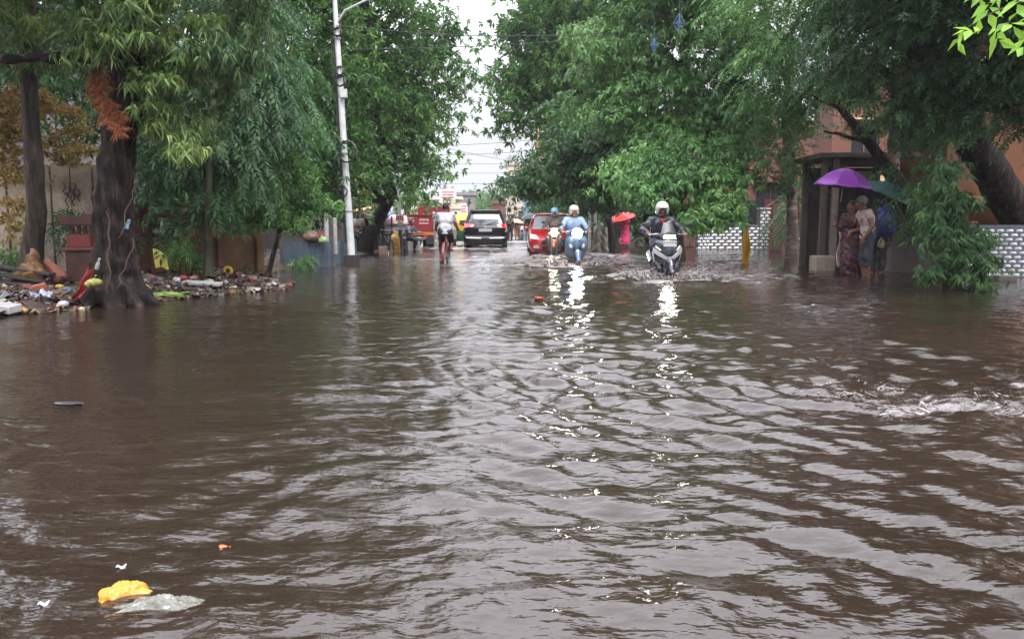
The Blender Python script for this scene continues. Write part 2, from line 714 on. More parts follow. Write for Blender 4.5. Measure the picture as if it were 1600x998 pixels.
SC.view_settings.view_transform = 'Standard'
SC.view_settings.look = 'None'
SC.view_settings.gamma = 1
SC.view_settings.use_curve_mapping = False
SC.view_settings.exposure = 1.75
SC.render.engine = 'CYCLES'
cy = SC.cycles
cy.use_denoising = True
try:
    cy.denoiser = 'OPENIMAGEDENOISE'
    cy.denoising_prefilter = 'ACCURATE'
except Exception:
    pass
cy.max_bounces = 6
cy.diffuse_bounces = 3
cy.glossy_bounces = 3
cy.transmission_bounces = 3
cy.transparent_max_bounces = 4
cy.volume_bounces = 0
cy.sample_clamp_indirect = 6
cy.sample_clamp_direct = 0
cy.caustics_reflective = False
cy.caustics_refractive = False
cy.use_adaptive_sampling = True
cy.adaptive_threshold = 0.015

# ------------------------------------------------------------------ noise helpers


def fbm(P, sc, oct=4, seed=0):
    """cheap value noise, vectorised. P: (N, 2)"""
    out = np.zeros(len(P))
    amp, tot = 1.0, 0.0
    for o in range(oct):
        q = P * sc * (2 ** o) + 13.7 * o + seed * 7.13
        i = np.floor(q).astype(np.int64)
        fr = q - i
        fr = fr * fr * (3 - 2 * fr)

        def hsh(x, y):
            n = (x * 374761393 + y * 668265263 + (seed + o) * 1274126177) & 0x7fffffff
            n = ((n ^ (n >> 13)) * 1274126177) & 0x7fffffff
            return (n & 0xffff) / 65535.0
        a = hsh(i[:, 0], i[:, 1])
        b = hsh(i[:, 0] + 1, i[:, 1])
        c = hsh(i[:, 0], i[:, 1] + 1)
        d = hsh(i[:, 0] + 1, i[:, 1] + 1)
        v = (a * (1 - fr[:, 0]) + b * fr[:, 0]) * (1 - fr[:, 1]) + (c * (1 - fr[:, 0]) + d * fr[:, 0]) * fr[:, 1]
        out += amp * (v * 2 - 1)
        tot += amp
        amp *= 0.5
    return out / tot


# ------------------------------------------------------------------ road bed and far land: one sheet to the horizon
m, gnt, gout = new_mat('road_bed')
g = MB()
xs = [-400, -60, -20, -9, -6, -3, 0, 3, 6, 9, 20, 60, 400]
ys = [-60, -8, 0, 10, 20, 40, 60, 80, 120, 160, 250, 500, 900]
vs = [(x, y, -WD - (0.02 if abs(x) > 5 else 0) + (max(0, y - 120) * 0.0004)) for y in ys for x in xs]
fs = [(j * 13 + i, j * 13 + i + 1, (j + 1) * 13 + i + 1, (j + 1) * 13 + i) for j in range(12) for i in range(12)]
g.add(vs, fs)
gr = g.build('ground', M('wet_asphalt', (0.05, 0.047, 0.045), rough=0.35, scale=0.8, bump=0.3, bscale=60))
tag(gr, kind='structure')

# ------------------------------------------------------------------ left verge of soil and rubbish
EDGE = [gp(u, v) for u, v in ((-260, 512), (0, 492), (100, 485), (220, 471), (330, 462), (432, 452), (446, 442))] + \
       [Vector((-4.35, 13.6, 0)), Vector((-4.9, 15.3, 0)), gp(480, 413), gp(552, 399), Vector((-4.7, 30, 0)), Vector((-5.2, 60, 0)), Vector((-6.5, 140, 0))]
EDGE = [Vector((-9.5, 3, 0))] + EDGE
EX = np.array([[p.x, p.y] for p in EDGE])


def edge_dist(P):
    """signed distance to the water's edge, positive on the land (left) side. P (N,2)"""
    best = np.full(len(P), 1e9)
    sg = np.ones(len(P))
    for a, b in zip(EX[:-1], EX[1:]):
        d = b - a
        t = np.clip(((P - a) @ d) / (d @ d), 0, 1)
        q = P - a - t[:, None] * d
        r = np.hypot(q[:, 0], q[:, 1])
        cr = d[0] * (P[:, 1] - a[1]) - d[1] * (P[:, 0] - a[0])
        up = r < best
        best = np.where(up, r, best)
        sg = np.where(up, np.where(cr > 0, 1, -1), sg)
    return best * sg


def bank_z(P):
    P = np.atleast_2d(np.asarray(P, float))
    d = edge_dist(P)
    d = d + 0.22 * fbm(P, 1.1, 4, 3)
    z = np.where(d < 0, d * 0.25, 0.13 * (1 - np.exp(-d / 0.35)) + 0.05 * np.clip(d, 0, 2.5))
    lump = fbm(P, 2.2, 5, 5) * 0.07 + fbm(P, 9, 3, 9) * 0.025
    z = z + lump * np.clip(d * 2.5, 0, 1)
    far = np.clip((P[:, 1] - 20) / 10, 0, 1)
    z = z * (1 - 0.55 * far)
    return np.maximum(z, -WD - 0.015)


def bz(x, y):
    return float(bank_z([[x, y]])[0])


nx, ny = 210, 330
yy = 4.5 * np.exp(np.linspace(0, math.log(150 / 4.5), ny))
tt = np.linspace(0, 1, nx) ** 1.6
V = []
for y in yy:
    x0 = np.interp(y, EX[:, 1], EX[:, 0]) + 0.9
    V.append(np.stack([x0 - tt * (18 + y * 0.35), np.full(nx, y)], 1))
V = np.concatenate(V)
Z = bank_z(V)
i, j = np.meshgrid(np.arange(nx - 1), np.arange(ny - 1))
a = (j * nx + i).ravel()
Fq = np.stack([a + 1, a, a + nx, a + nx + 1], 1)
m, nt, out = new_mat('muddy_soil')
L = nt.links.new
tcn = nd(nt, 'ShaderNodeTexCoord')
n1 = nd(nt, 'ShaderNodeTexNoise')
n1.inputs['Scale'].default_value = 5
n1.inputs['Detail'].default_value = 12
n1.inputs['Roughness'].default_value = 0.75
L(tcn.outputs['Object'], n1.inputs['Vector'])
r1 = ramp(nt, [(0.32, (0.018, 0.013, 0.010)), (0.5, (0.055, 0.036, 0.026)), (0.62, (0.10, 0.062, 0.042)), (0.75, (0.16, 0.12, 0.09))])
L(n1.outputs['Fac'], r1.inputs['Fac'])
b = nd(nt, 'ShaderNodeBsdfPrincipled')
b.inputs['Roughness'].default_value = 0.45
L(r1.outputs['Color'], b.inputs['Base Color'])
bp = nd(nt, 'ShaderNodeBump')
bp.inputs['Strength'].default_value = 1
bp.inputs['Distance'].default_value = 0.05
L(n1.outputs['Fac'], bp.inputs['Height'])
L(bp.outputs['Normal'], b.inputs['Normal'])
L(b.outputs[0], out.inputs['Surface'])
o = link_mesh('verge', np_mesh('verge', np.column_stack([V, Z]), Fq), m)
tag(o, kind='structure')

# ------------------------------------------------------------------ flood water: a displaced sheet
SCOOT_A = gp(899, 414)          # where each vehicle meets the water
SCOOT_B = gp(1042, 434)
SUVP = gp(758, 388)
nR, nC = 860, 620
yy = 1.15 * np.exp(np.linspace(0, math.log(170 / 1.15), nR))
cc = np.linspace(-1, 1, nC)
XX = np.concatenate([cc * (y * 0.95 + 1.2) for y in yy])
YY = np.repeat(yy, nC)
P = np.stack([XX, YY], 1)


def rot(P, a):
    c, s = math.cos(a), math.sin(a)
    return np.stack([P[:, 0] * c - P[:, 1] * s, P[:, 0] * s + P[:, 1] * c], 1)


def waves(P, n, l0, l1, ang, spread, seed, warp=0.35):
    r = np.random.default_rng(seed)
    Wp = P + warp * np.stack([fbm(P, 0.35, 3, seed), fbm(P, 0.35, 3, seed + 1)], 1)
    h = np.zeros(len(P))
    for _ in range(n):
        lam = l0 * (l1 / l0) ** r.random()
        th = ang + r.normal() * spread
        k = 2 * math.pi / lam
        ph = k * (Wp[:, 0] * math.cos(th) + Wp[:, 1] * math.sin(th)) + r.random() * 6.28
        s = np.sin(ph)
        h += lam * (s + 0.25 * np.cos(2 * ph)) * r.uniform(0.5, 1)
    return h / math.sqrt(n)


def sstep(x, a, b):
    t = np.clip((x - a) / (b - a), 0, 1)
    return t * t * (3 - 2 * t)


# the road's wind-and-wake chop is strongest down the middle, gentler over the submerged verge on the left
lane = sstep(XX, -2.4 - 0.05 * YY, 0.4) * (1 - 0.35 * sstep(XX, 3.5, 8))
lane = np.clip(lane + 0.25 * fbm(P, 0.25, 3, 21), 0, 1)
res = np.clip(YY / 40, 0, 1)                     # drop the shortest waves where the sheet is coarse
H = 0.029 * waves(P, 16, 0.16, 0.46, R(100), 0.26, 1) * (0.30 + 0.70 * lane)
H += 0.030 * waves(P, 14, 0.14, 0.38, R(52), 0.24, 2) * (0.22 + 0.78 * lane)
# curved wake rings sweeping out from the churned water on the right
Pq = P + 0.30 * np.stack([fbm(P, 0.5, 3, 301), fbm(P, 0.5, 3, 302)], 1)
for cx, cy_, r0_, r1_, lam_, am_ in ((2.7, 4.7, 0.6, 3.6, 0.30, 0.0085), (2.3, 5.6, 1.2, 4.2, 0.21, 0.0050), (3.6, 7.5, 1.5, 5.5, 0.40, 0.0085)):
    rq = np.hypot(Pq[:, 0] - cx, Pq[:, 1] - cy_)
    ph_ = 2 * math.pi * rq / lam_ + 1.2 * fbm(P, 0.8, 2, 305)
    H += am_ * (np.sin(ph_) + .3 * np.cos(2 * ph_)) * sstep(rq, r0_ * .5, r0_ * 1.5) * (1 - sstep(rq, r1_ * .6, r1_)) * np.clip(.55 + .9 * fbm(P, .7, 2, 306), 0.1, 1.1)
H += 0.026 * waves(P, 22, 0.055, 0.20, R(88), 0.55, 3, 0.5) * (0.25 + 0.75 * lane) * np.exp(-YY / 9)
H += 0.010 * waves(P, 10, 0.6, 1.6, R(95), 0.5, 4)
patch = 0.55 + 0.75 * np.clip(fbm(P, 0.55, 3, 31) + 0.35, 0, 1)
H *= patch
foam = np.zeros(len(P))


def wake(c, s=1.0, lead=1.0):
    """a moving scooter: bow hump, rings spreading ahead and to the sides, churned water behind"""
    global H, foam
    dx, dy = XX - c[0], YY - c[1]
    r = np.hypot(dx, dy * 1.25)
    ring = 0.016 * s * np.sin(2 * math.pi * r / 0.42) * np.exp(-((r - 1.1) / 0.9) ** 2)
    H += ring
    H += 0.05 * s * np.exp(-((r - 0.42) / 0.18) ** 2) * (0.6 + 0.6 * fbm(P, 5, 3, 41))
    ch = np.exp(-(np.hypot(dx / 1.25, dy) / (1.45 * s)) ** 2)
    tail = np.exp(-(dx / (0.55 + 0.12 * np.clip(dy, 0, 9))) ** 2) * sstep(dy, -0.3, 0.4) * np.exp(-np.clip(dy, 0, 99) / 7)
    q = np.clip(ch * 1.3 + tail, 0, 1.3)
    H += q * 0.020 * s * fbm(P, 7, 4, 43)
    f = q * sstep(fbm(P, 3.0, 5, 44) + 0.55 * q, 0.15, 0.75)
    foam = np.maximum(foam, f)


wake(SCOOT_A, 1.15)
wake(SCOOT_B, 1.15)
wake(gp(868, 402), 1.1)
wake((2.1, 25.5), 1.6)
wake((SUVP.x, SUVP.y + 0.3), 2.0)
wake((1.6, 44), 2.2)
# white water churned along the lane behind the vehicles
far = sstep(YY, 12, 20) * (1 - sstep(YY, 60, 110)) * np.exp(-((XX - 1.0) / 4.0) ** 2)
H += far * 0.022 * fbm(P, 3.2, 4, 51)
foam = np.maximum(foam, 0.85 * far * sstep(fbm(P * [1, .4], 1.6, 5, 52), -0.35, 0.55))
# turbulent patch at the right, nearest the camera
for c, rad, sc in (((2.35, 4.05), 0.65, 1.0), ((3.0, 4.5), 0.6, 0.9), ((2.0, 5.0), 0.75, 0.55), ((3.2, 3.7), 0.5, 0.8)):
    r = np.hypot((XX - c[0]) / 1.25, (YY - c[1]))
    q = np.exp(-(r / rad) ** 2)
    Pw = P * [1, 1.5] + 0.25 * np.stack([fbm(P, 1.7, 3, 64), fbm(P, 1.7, 3, 65)], 1)
    rg = np.clip(1 - 2.6 * np.abs(fbm(Pw, 2.4, 4, 61)), 0, 1) ** 1.5
    H += sc * q * (0.012 * rg + 0.020 * fbm(Pw, 5, 3, 62))
    foam = np.maximum(foam, np.clip(q * sc * 1.2, 0, 1) * sstep(rg * .6 + 0.6 * fbm(Pw, 7, 5, 63), 0.30, 1.0) * 0.75)
# the broken crest running out of the picture on the right
for (a_, b_, hh, wd, sd_) in (((1.9, 4.75), (3.7, 3.62), .085, .10, 3), ((1.55, 4.55), (2.9, 4.02), .030, .07, 7), ((2.3, 5.15), (3.9, 4.5), .030, .08, 11)):
    a_, b_ = np.array(a_), np.array(b_)
    d_ = (b_ - a_) / np.linalg.norm(b_ - a_)
    q_ = P - a_ + .16 * np.stack([fbm(P, 1.6, 3, 200 + sd_), fbm(P, 1.6, 3, 210 + sd_)], 1)
    s_ = q_ @ d_
    n_ = q_ @ np.array([-d_[1], d_[0]])
    en = sstep(s_, 0, .5) * (1 - sstep(s_, np.linalg.norm(b_ - a_) - .5, np.linalg.norm(b_ - a_)))
    br = np.clip(.55 + 1.1 * fbm(P, 2.6, 3, 220 + sd_), 0, 1.2) * en
    H += hh * br * (np.exp(-(n_ / wd) ** 2) - .45 * np.exp(-((n_ + 1.9 * wd) / (1.4 * wd)) ** 2)) + .012 * br * np.exp(-(n_ / (2.5 * wd)) ** 2) * fbm(P, 11, 3, 230 + sd_)
    foam = np.maximum(foam, np.clip(br, 0, 1) * np.exp(-(n_ / (1.5 * wd)) ** 2) * sstep(fbm(P, 6, 4, 240 + sd_), -.45, .35) * 1.1)
# old tyre-wake swirls crossing the left foreground
for k, (cx, cy_, rad) in enumerate(((-1.2, 2.3, 1.1), (-2.2, 3.2, 1.3), (0.1, 4.2, 1.6))):
    rr_ = np.hypot(XX - cx - 1.2, YY - cy_)
    H += 0.006 * np.sin(2 * math.pi * (rr_ + .15 * fbm(P, 1.3, 3, 90 + k)) / .26) * np.exp(-((rr_ - rad) / .35) ** 2) * np.clip(.4 + fbm(P, .9, 2, 95 + k) * 1.6, 0, 1)
# ripples that wash along the verge
ed = edge_dist(P)
foam = np.maximum(foam, 0.5 * np.exp(-(np.abs(ed) / 0.10) ** 2) * sstep(fbm(P, 6, 3, 71), 0.1, 0.7) * (YY < 26))
near_bank = np.exp(-np.clip(-ed, 0, 9) / 1.2)
H *= 1 - 0.75 * near_bank
# short cat's-paw flecks
H += 0.0035 * fbm(P * [1, 1.6], 7.5, 3, 81) * (0.45 + 0.9 * lane) * np.exp(-YY / 22)
i, j = np.meshgrid(np.arange(nC - 1), np.arange(nR - 1))
a = (j * nC + i).ravel()
Fq = np.stack([a, a + 1, a + nC + 1, a + nC], 1)
me = np_mesh('flood_water', np.column_stack([P, H]), Fq)
fa = me.attributes.new('foam', 'FLOAT', 'POINT')
fa.data.foreach_set('value', foam.astype(np.float32))
_WH = H


def water_z(x, y):
    r = int(np.clip(np.searchsorted(yy, y), 0, nR - 1))
    c = int(np.clip((x / (yy[r] * 0.95 + 1.2) + 1) / 2 * (nC - 1), 0, nC - 1))
    return float(_WH[r * nC + c])


m, nt, out = new_mat('brown_flood_water')
L = nt.links.new
at_ = nd(nt, 'ShaderNodeAttribute', attribute_name='foam')
tcn = nd(nt, 'ShaderNodeTexCoord')
ns = nd(nt, 'ShaderNodeTexNoise')
ns.inputs['Scale'].default_value = 0.7
ns.inputs['Detail'].default_value = 6
L(tcn.outputs['Object'], ns.inputs['Vector'])
rs = ramp(nt, [(0.3, (0.018, 0.0115, 0.0082)), (0.7, (0.027, 0.0175, 0.0128))])
L(ns.outputs['Fac'], rs.inputs['Fac'])
mx = nd(nt, 'ShaderNodeMix', data_type='RGBA')
nf = nd(nt, 'ShaderNodeTexNoise')          # froth: foam breaks up into bubbles and flecks
nf.inputs['Scale'].default_value = 26
nf.inputs['Detail'].default_value = 6
nf.inputs['Roughness'].default_value = 0.7
L(tcn.outputs['Object'], nf.inputs['Vector'])
fm = nd(nt, 'ShaderNodeMath', operation='MULTIPLY_ADD')
L(nf.outputs['Fac'], fm.inputs[0])
fm.inputs[1].default_value = 1.5
L(at_.outputs['Fac'], fm.inputs[2])
fr_ = nd(nt, 'ShaderNodeMapRange', interpolation_type='SMOOTHSTEP')
fr_.inputs['From Min'].default_value = 0.95
fr_.inputs['From Max'].default_value = 1.65
L(fm.outputs[0], fr_.inputs['Value'])
fk = nd(nt, 'ShaderNodeMath', operation='MULTIPLY')
L(fr_.outputs['Result'], fk.inputs[0])
gt = nd(nt, 'ShaderNodeMapRange')
gt.inputs['From Max'].default_value = 0.15
L(at_.outputs['Fac'], gt.inputs['Value'])
L(gt.outputs['Result'], fk.inputs[1])
L(fk.outputs[0], mx.inputs['Factor'])
L(rs.outputs['Color'], mx.inputs['A'])
mx.inputs['B'].default_value = (0.235, 0.21, 0.205, 1)
b = nd(nt, 'ShaderNodeBsdfPrincipled')
L(mx.outputs['Result'], b.inputs['Base Color'])
b.inputs['IOR'].default_value = 1.5
rr = nd(nt, 'ShaderNodeMapRange')
L(fk.outputs[0], rr.inputs['Value'])
rr.inputs['To Min'].default_value = 0.035
rr.inputs['To Max'].default_value = 0.35
L(rr.outputs['Result'], b.inputs['Roughness'])
nb = nd(nt, 'ShaderNodeTexNoise')
nb.inputs['Scale'].default_value = 16
nb.inputs['Detail'].default_value = 3
mpn = nd(nt, 'ShaderNodeMapping')
mpn.inputs['Scale'].default_value = (0.6, 1.3, 1)
mpn.inputs['Rotation'].default_value = (0, 0, R(12))
L(tcn.outputs['Object'], mpn.inputs['Vector'])
L(mpn.outputs['Vector'], nb.inputs['Vector'])
bp = nd(nt, 'ShaderNodeBump')
bp.inputs['Strength'].default_value = 0.45
bp.inputs['Distance'].default_value = 0.02
L(nb.outputs['Fac'], bp.inputs['Height'])
L(bp.outputs['Normal'], b.inputs['Normal'])
L(b.outputs[0], out.inputs['Surface'])
tag(link_mesh('flood_water', me, m), kind='structure')
# ------------------------------------------------------------------ foliage
def sprig(kind):
    """a small twig of leaves growing along +X. returns verts (n,3) and triangles (m,3)"""
    r = np.random.default_rng({'lance': 1, 'pinnate': 2, 'broad': 3, 'tuft': 4, 'dry': 5, 'big': 6}[kind])
    V, T = [], []

    def leaf(p, d, n, L, w, bend=0.0, tri=True):
        d = d / np.linalg.norm(d)
        s = np.cross(n, d)
        s = s / max(np.linalg.norm(s), 1e-6)
        n = np.cross(d, s)
        k = len(V)
        if bend:
            V.extend([p, p + d * L * .45 + s * w / 2, p + d * L * .45 - s * w / 2, p + d * L * .92 - np.array([0, 0, bend * L])])
            T.extend([(k, k + 2, k + 1), (k + 1, k + 2, k + 3)])
        else:
            V.extend([p, p + d * L * .42 + s * w / 2 + n * w * .14, p + d * L - n * L * .08, p + d * L * .42 - s * w / 2 + n * w * .14])
            T.extend([(k, k + 2, k + 1), (k, k + 3, k + 2)])
    if kind in ('lance', 'dry'):
        for i in range(11):
            a = 2 * math.pi * i / 11 + r.normal() * .3
            sp = r.uniform(.35, 1.15)
            d = np.array([math.cos(sp), math.sin(sp) * math.cos(a), math.sin(sp) * math.sin(a) * .8])
            p = np.array([-.10 * r.random(), 0, 0.])
            leaf(p, d, np.array([0, 0, 1.]) + r.normal(size=3) * .3, r.uniform(.13, .2), r.uniform(.022, .034), bend=r.uniform(.15, .45))
    elif kind == 'pinnate':
        for i in range(5):
            x = .05 + .055 * i
            for sd in (-1, 1):
                d = np.array([.55, sd * 1.0, -.15 + r.normal() * .15])
                leaf(np.array([x, 0, -.3 * x * x]), d, np.array([0, 0, 1.]) + r.normal(size=3) * .35, r.uniform(.085, .12), r.uniform(.036, .046))
        leaf(np.array([.31, 0, -.03]), np.array([1., 0, -.2]), np.array([0, 0, 1.]), .11, .042)
    elif kind == 'broad':
        for i in range(7):
            a = 2 * math.pi * i / 7 + r.normal() * .25
            sp = r.uniform(.5, 1.35)
            d = np.array([math.cos(sp), math.sin(sp) * math.cos(a), math.sin(sp) * math.sin(a)])
            leaf(np.array([r.uniform(-.1, .02), 0, 0.]), d, np.array([0, 0, 1.]) + r.normal(size=3) * .4, r.uniform(.11, .17), r.uniform(.055, .075))
    elif kind == 'tuft':
        for i in range(8):
            a = 2 * math.pi * i / 8 + r.normal() * .3
            sp = r.uniform(.7, 1.4)
            d = np.array([math.cos(sp), math.sin(sp) * math.cos(a), math.sin(sp) * math.sin(a)])
            leaf(np.array([r.uniform(-.06, .02), 0, 0.]), d, np.array([0, 0, 1.]) + r.normal(size=3) * .25, r.uniform(.14, .2), r.uniform(.042, .06), bend=.15)
    elif kind == 'big':
        for i in range(5):
            a = 2 * math.pi * i / 5 + r.normal() * .3
            sp = r.uniform(.5, 1.1)
            d = np.array([math.cos(sp), math.sin(sp) * math.cos(a), math.sin(sp) * math.sin(a)])
            leaf(np.array([r.uniform(-.08, .02), 0, 0.]), d, np.array([0, 0, 1.]) + r.normal(size=3) * .3, r.uniform(.12, .17), r.uniform(.05, .075))
    return np.array(V), np.array(T)


NLEAF = [0]


def place_sprigs(kind, Pp, D, S, droop, seed):
    r = np.random.default_rng(seed)
    V0, T0 = sprig(kind)
    N = len(Pp)
    X = D / np.linalg.norm(D, axis=1, keepdims=True)
    up = np.tile(np.array([[0, 0, 1.]]), (N, 1)) + r.normal(size=(N, 3)) * .35
    Yv = np.cross(up, X)
    Yv /= np.maximum(np.linalg.norm(Yv, axis=1, keepdims=True), 1e-6)
    Zv = np.cross(X, Yv)
    B = np.stack([X, Yv, Zv], 1)
    loc = np.einsum('vk,nkj->nvj', V0, B) * S[:, None, None]
    if droop:
        h = np.hypot(loc[:, :, 0], loc[:, :, 1])
        loc[:, :, 2] -= droop * h * h / (.2 * S[:, None])
    W = Pp[:, None, :] + loc
    NLEAF[0] += N * len(T0) // 2
    T = T0[None] + (np.arange(N) * len(V0))[:, None, None]
    return W.reshape(-1, 3), T.reshape(-1, 3)


def crown(blobs, kind, dens, seed, scale=1.0, per=16, droop=0.3, sig=.26, out=.75, hang=.25, fill=.15, bunch=1.0):
    """clumps of twigs spread over and into a set of ellipsoids. blobs: (cx,cy,cz,rx,ry,rz)"""
    r = np.random.default_rng(seed)
    PP, DD = [], []
    dens, per, sig = dens / bunch, per * bunch * 1.3, sig * bunch ** .5
    for cx, cy_, cz, rx, ry, rz in blobs:
        p = 1.6
        area = 4 * math.pi * (((rx * ry) ** p + (rx * rz) ** p + (ry * rz) ** p) / 3) ** (1 / p)
        nc = max(3, int(area * dens))
        d = r.normal(size=(nc * 2, 3))
        d /= np.linalg.norm(d, axis=1, keepdims=True)
        keep = (d[:, 1] < .35) | (r.random(len(d)) < .35)
        d = d[keep][:nc]
        rad = np.where(r.random(len(d)) < fill, r.uniform(.25, .7, len(d)), 1.02 - np.abs(r.normal(size=len(d))) * .13)
        rad *= 1 + .16 * np.sin(d[:, 0] * 5 + cx) * np.sin(d[:, 2] * 4 + cz * 2)
        c = np.array([cx, cy_, cz]) + d * rad[:, None] * np.array([rx, ry, rz])
        n = np.maximum(3, (per * r.uniform(.5, 1.5, len(d))).astype(int))
        ci = np.repeat(np.arange(len(d)), n)
        tilt = d[ci]
        off = r.normal(size=(len(ci), 3)) * np.array([sig, sig, sig * .42]) * scale
        off[:, 2] -= .35 * (off[:, 0] * tilt[:, 0] + off[:, 1] * tilt[:, 1])
        PP.append(c[ci] + off)
        hz = off / (np.linalg.norm(off, axis=1, keepdims=True) + 1e-6)
        DD.append(tilt * out + hz * .6 + r.normal(size=(len(ci), 3)) * .35 + np.array([0, 0, -hang]))
    PP, DD = np.concatenate(PP), np.concatenate(DD)
    S = scale * r.uniform(.7, 1.25, len(PP))
    return place_sprigs(kind, PP, DD, S, droop, seed + 1)


def blob(u, v, Y, ru, rv, ry=None):
    c = at(u, v, Y)
    k = Y / F
    return (c.x, c.y, c.z, ru * k, (ry if ry else 0.8 * min(ru, rv) * k + .2), rv * k)


def limb(mb, a, b, ra, rb, bow=0.12, n=9, seed=0, sides=9):
    r = random.Random(seed)
    a, b = Vector(a), Vector(b)
    L = (b - a).length
    pts, rad = [], []
    o1 = Vector((r.uniform(-1, 1), r.uniform(-1, 1), r.uniform(-.2, 1))) * L * bow
    for i in range(n + 1):
        t = i / n
        p = a.lerp(b, t) + o1 * math.sin(math.pi * t) + Vector((r.uniform(-1, 1), r.uniform(-1, 1), r.uniform(-1, 1))) * L * .012
        pts.append(p)
        rad.append((ra + (rb - ra) * t ** .8) * r.uniform(.94, 1.06))
    mb.tube(pts, rad, sides)
    return pts


BARK_DARK = bark_mat('dark_wet_bark', (0.004, 0.003, 0.0028), (0.014, 0.0096, 0.0085), (0.075, 0.045, 0.034), .16, 13.0, .65)
BARK_GREY = bark_mat('grey_bark', (0.016, 0.012, 0.010), (0.05, 0.038, 0.030), (0.12, 0.095, 0.076), .18, 12, .65)
BARK_MOSS = bark_mat('mossy_bark', (0.014, 0.014, 0.01), (0.045, 0.05, 0.026), (0.09, 0.085, 0.055))

BARK_BAND = bark_mat('banded_bark', (0.03, 0.022, 0.02), (0.11, 0.08, 0.07), (0.26, 0.21, 0.19), 3.0, 3.2)
G_DARK = [srgb(30, 54, 34), srgb(46, 80, 48), srgb(64, 102, 58), srgb(90, 128, 76)]
G_MID = [srgb(38, 66, 36), srgb(58, 96, 50), srgb(82, 122, 62), srgb(118, 154, 84)]
G_LITE = [srgb(42, 76, 44), srgb(66, 108, 58), srgb(94, 138, 74), srgb(142, 176, 104)]
G_YEL = [srgb(36, 60, 38), srgb(62, 92, 54), srgb(100, 128, 72), srgb(164, 182, 112)]
LM_DARK = leaf_mat('leaves_dark_green', G_DARK)
LM_MID = leaf_mat('leaves_mid_green', G_MID)
LM_LITE = leaf_mat('leaves_fresh_green', G_LITE)
LM_YEL = leaf_mat('leaves_olive_green', G_YEL)
LM_TIP = leaf_mat('leaves_yellow_green_tips', [srgb(62, 92, 50), srgb(92, 122, 66), srgb(130, 154, 86), srgb(172, 188, 120)])
LM_WEEP = leaf_mat('leaves_weeping_green', [srgb(26, 48, 26), srgb(44, 78, 40), srgb(66, 104, 54), srgb(116, 148, 82)])
LM_DRY = leaf_mat('leaves_dry_yellow', [srgb(88, 76, 48), srgb(146, 124, 72), srgb(186, 162, 100), srgb(208, 190, 138)], rough=.6, transl=.15)
LM_RUST = leaf_mat('leaves_rust', [srgb(88, 52, 34), srgb(134, 78, 50), srgb(166, 98, 64), srgb(180, 122, 88)], rough=.7, transl=.1)
LM_BRIGHT = leaf_mat('leaves_bright_green', [srgb(70, 110, 40), srgb(104, 150, 52), srgb(132, 178, 66), srgb(160, 200, 90)], transl=.4)


def merge(parts):
    V, T, k = [], [], 0
    for v, t in parts:
        V.append(v)
        T.append(t + k)
        k += len(v)
    return np.concatenate(V), np.concatenate(T)


def tree(label, base, trunk_pts, r0, r1, blobs, kind, lm, bark, dens, seed, scale=1.0, per=16, droop=.3, hang=.25, group=None,
         limbs=True, cat='tree', name='tree', sig=.26, extra=None, trunk_obj=True, fill=.2, out=.75, bunch=1.6):
    root = empty(name, base, 0, label, cat, group)
    bx = Vector(base)
    if trunk_obj:
        mb = MB()
        pts = [Vector(p) - bx for p in trunk_pts]
        rr = random.Random(seed)
        P2, rd = [], []
        for i in range(len(pts) - 1):
            for k in range(6):
                t = k / 6
                P2.append(pts[i].lerp(pts[i + 1], t) + Vector((rr.uniform(-1, 1), rr.uniform(-1, 1), 0)) * r0 * .08)
        P2.append(pts[-1])
        for i in range(len(P2)):
            t = i / (len(P2) - 1)
            flare = 1 + .55 * math.exp(-t * 14)
            rd.append((r0 + (r1 - r0) * t) * flare * rr.uniform(.95, 1.05))
        mb.tube(P2, rd, 14)
        if limbs:
            for i, bb in enumerate(blobs):
                c = Vector(bb[:3]) - bx
                j = min(range(len(P2) // 3, len(P2)), key=lambda q: (P2[q] - c).length + .8 * abs(P2[q].z - c.z + 1.2))
                ra = min(rd[j] * .55, .05 + .03 * (P2[j] - c).length)
                pp = limb(mb, P2[j], c, ra, .02, .1, 8, seed * 31 + i, 7)
                for q in range(3):
                    e = c + Vector((rr.uniform(-1, 1) * bb[3], rr.uniform(-1, .6) * bb[4], rr.uniform(-.6, .9) * bb[5])) * .8
                    limb(mb, pp[5 + q % 3], e, ra * .4, .008, .12, 5, seed * 77 + i * 3 + q, 5)
        mb.build('trunk', bark, root, sharp=60)
    V, T = crown(blobs, kind, dens, seed, scale, per, droop, sig, out, hang, fill, bunch)
    if extra is not None:
        V, T = merge([(V, T)] + extra)
    link_mesh('crown', np_mesh('crown', V - np.array(base), T, smooth=False), lm, root)
    return root


# ---- left row, near to far
# T1: the big leaning trunk on the rubbish bank
t1b = Vector((-4.92, 9.75, bz(-4.92, 9.75) - .05))
T1B = [blob(60, 15, 10.2, 110, 50), blob(200, -10, 9.4, 130, 50), blob(178, 45, 9.2, 50, 22), blob(315, 55, 9.9, 80, 75),
       blob(268, 130, 9.9, 36, 36), blob(258, 195, 9.8, 24, 20), blob(296, 205, 9.8, 22, 18), blob(325, 145, 10.3, 38, 45), blob(112, 100, 10.7, 36, 18),
       blob(40, 70, 10.7, 80, 26), blob(375, 25, 10.4, 44, 50), blob(400, -50, 10.4, 50, 30), blob(150, -150, 9.6, 260, 110, 2.0),
       blob(420, -140, 10.2, 160, 90, 1.6), (-6.8, 6.2, 5.4, 2.2, 2.2, .9), (-7.6, 9.0, 6.0, 2.6, 2.2, 1.0), (-6.6, 12.2, 6.2, 2.2, 2.0, .9), (-6.2, 3.4, 5.2, 1.8, 1.8, .8)]  # the large last blobs are unseen overhead canopy, added to shade bank and water
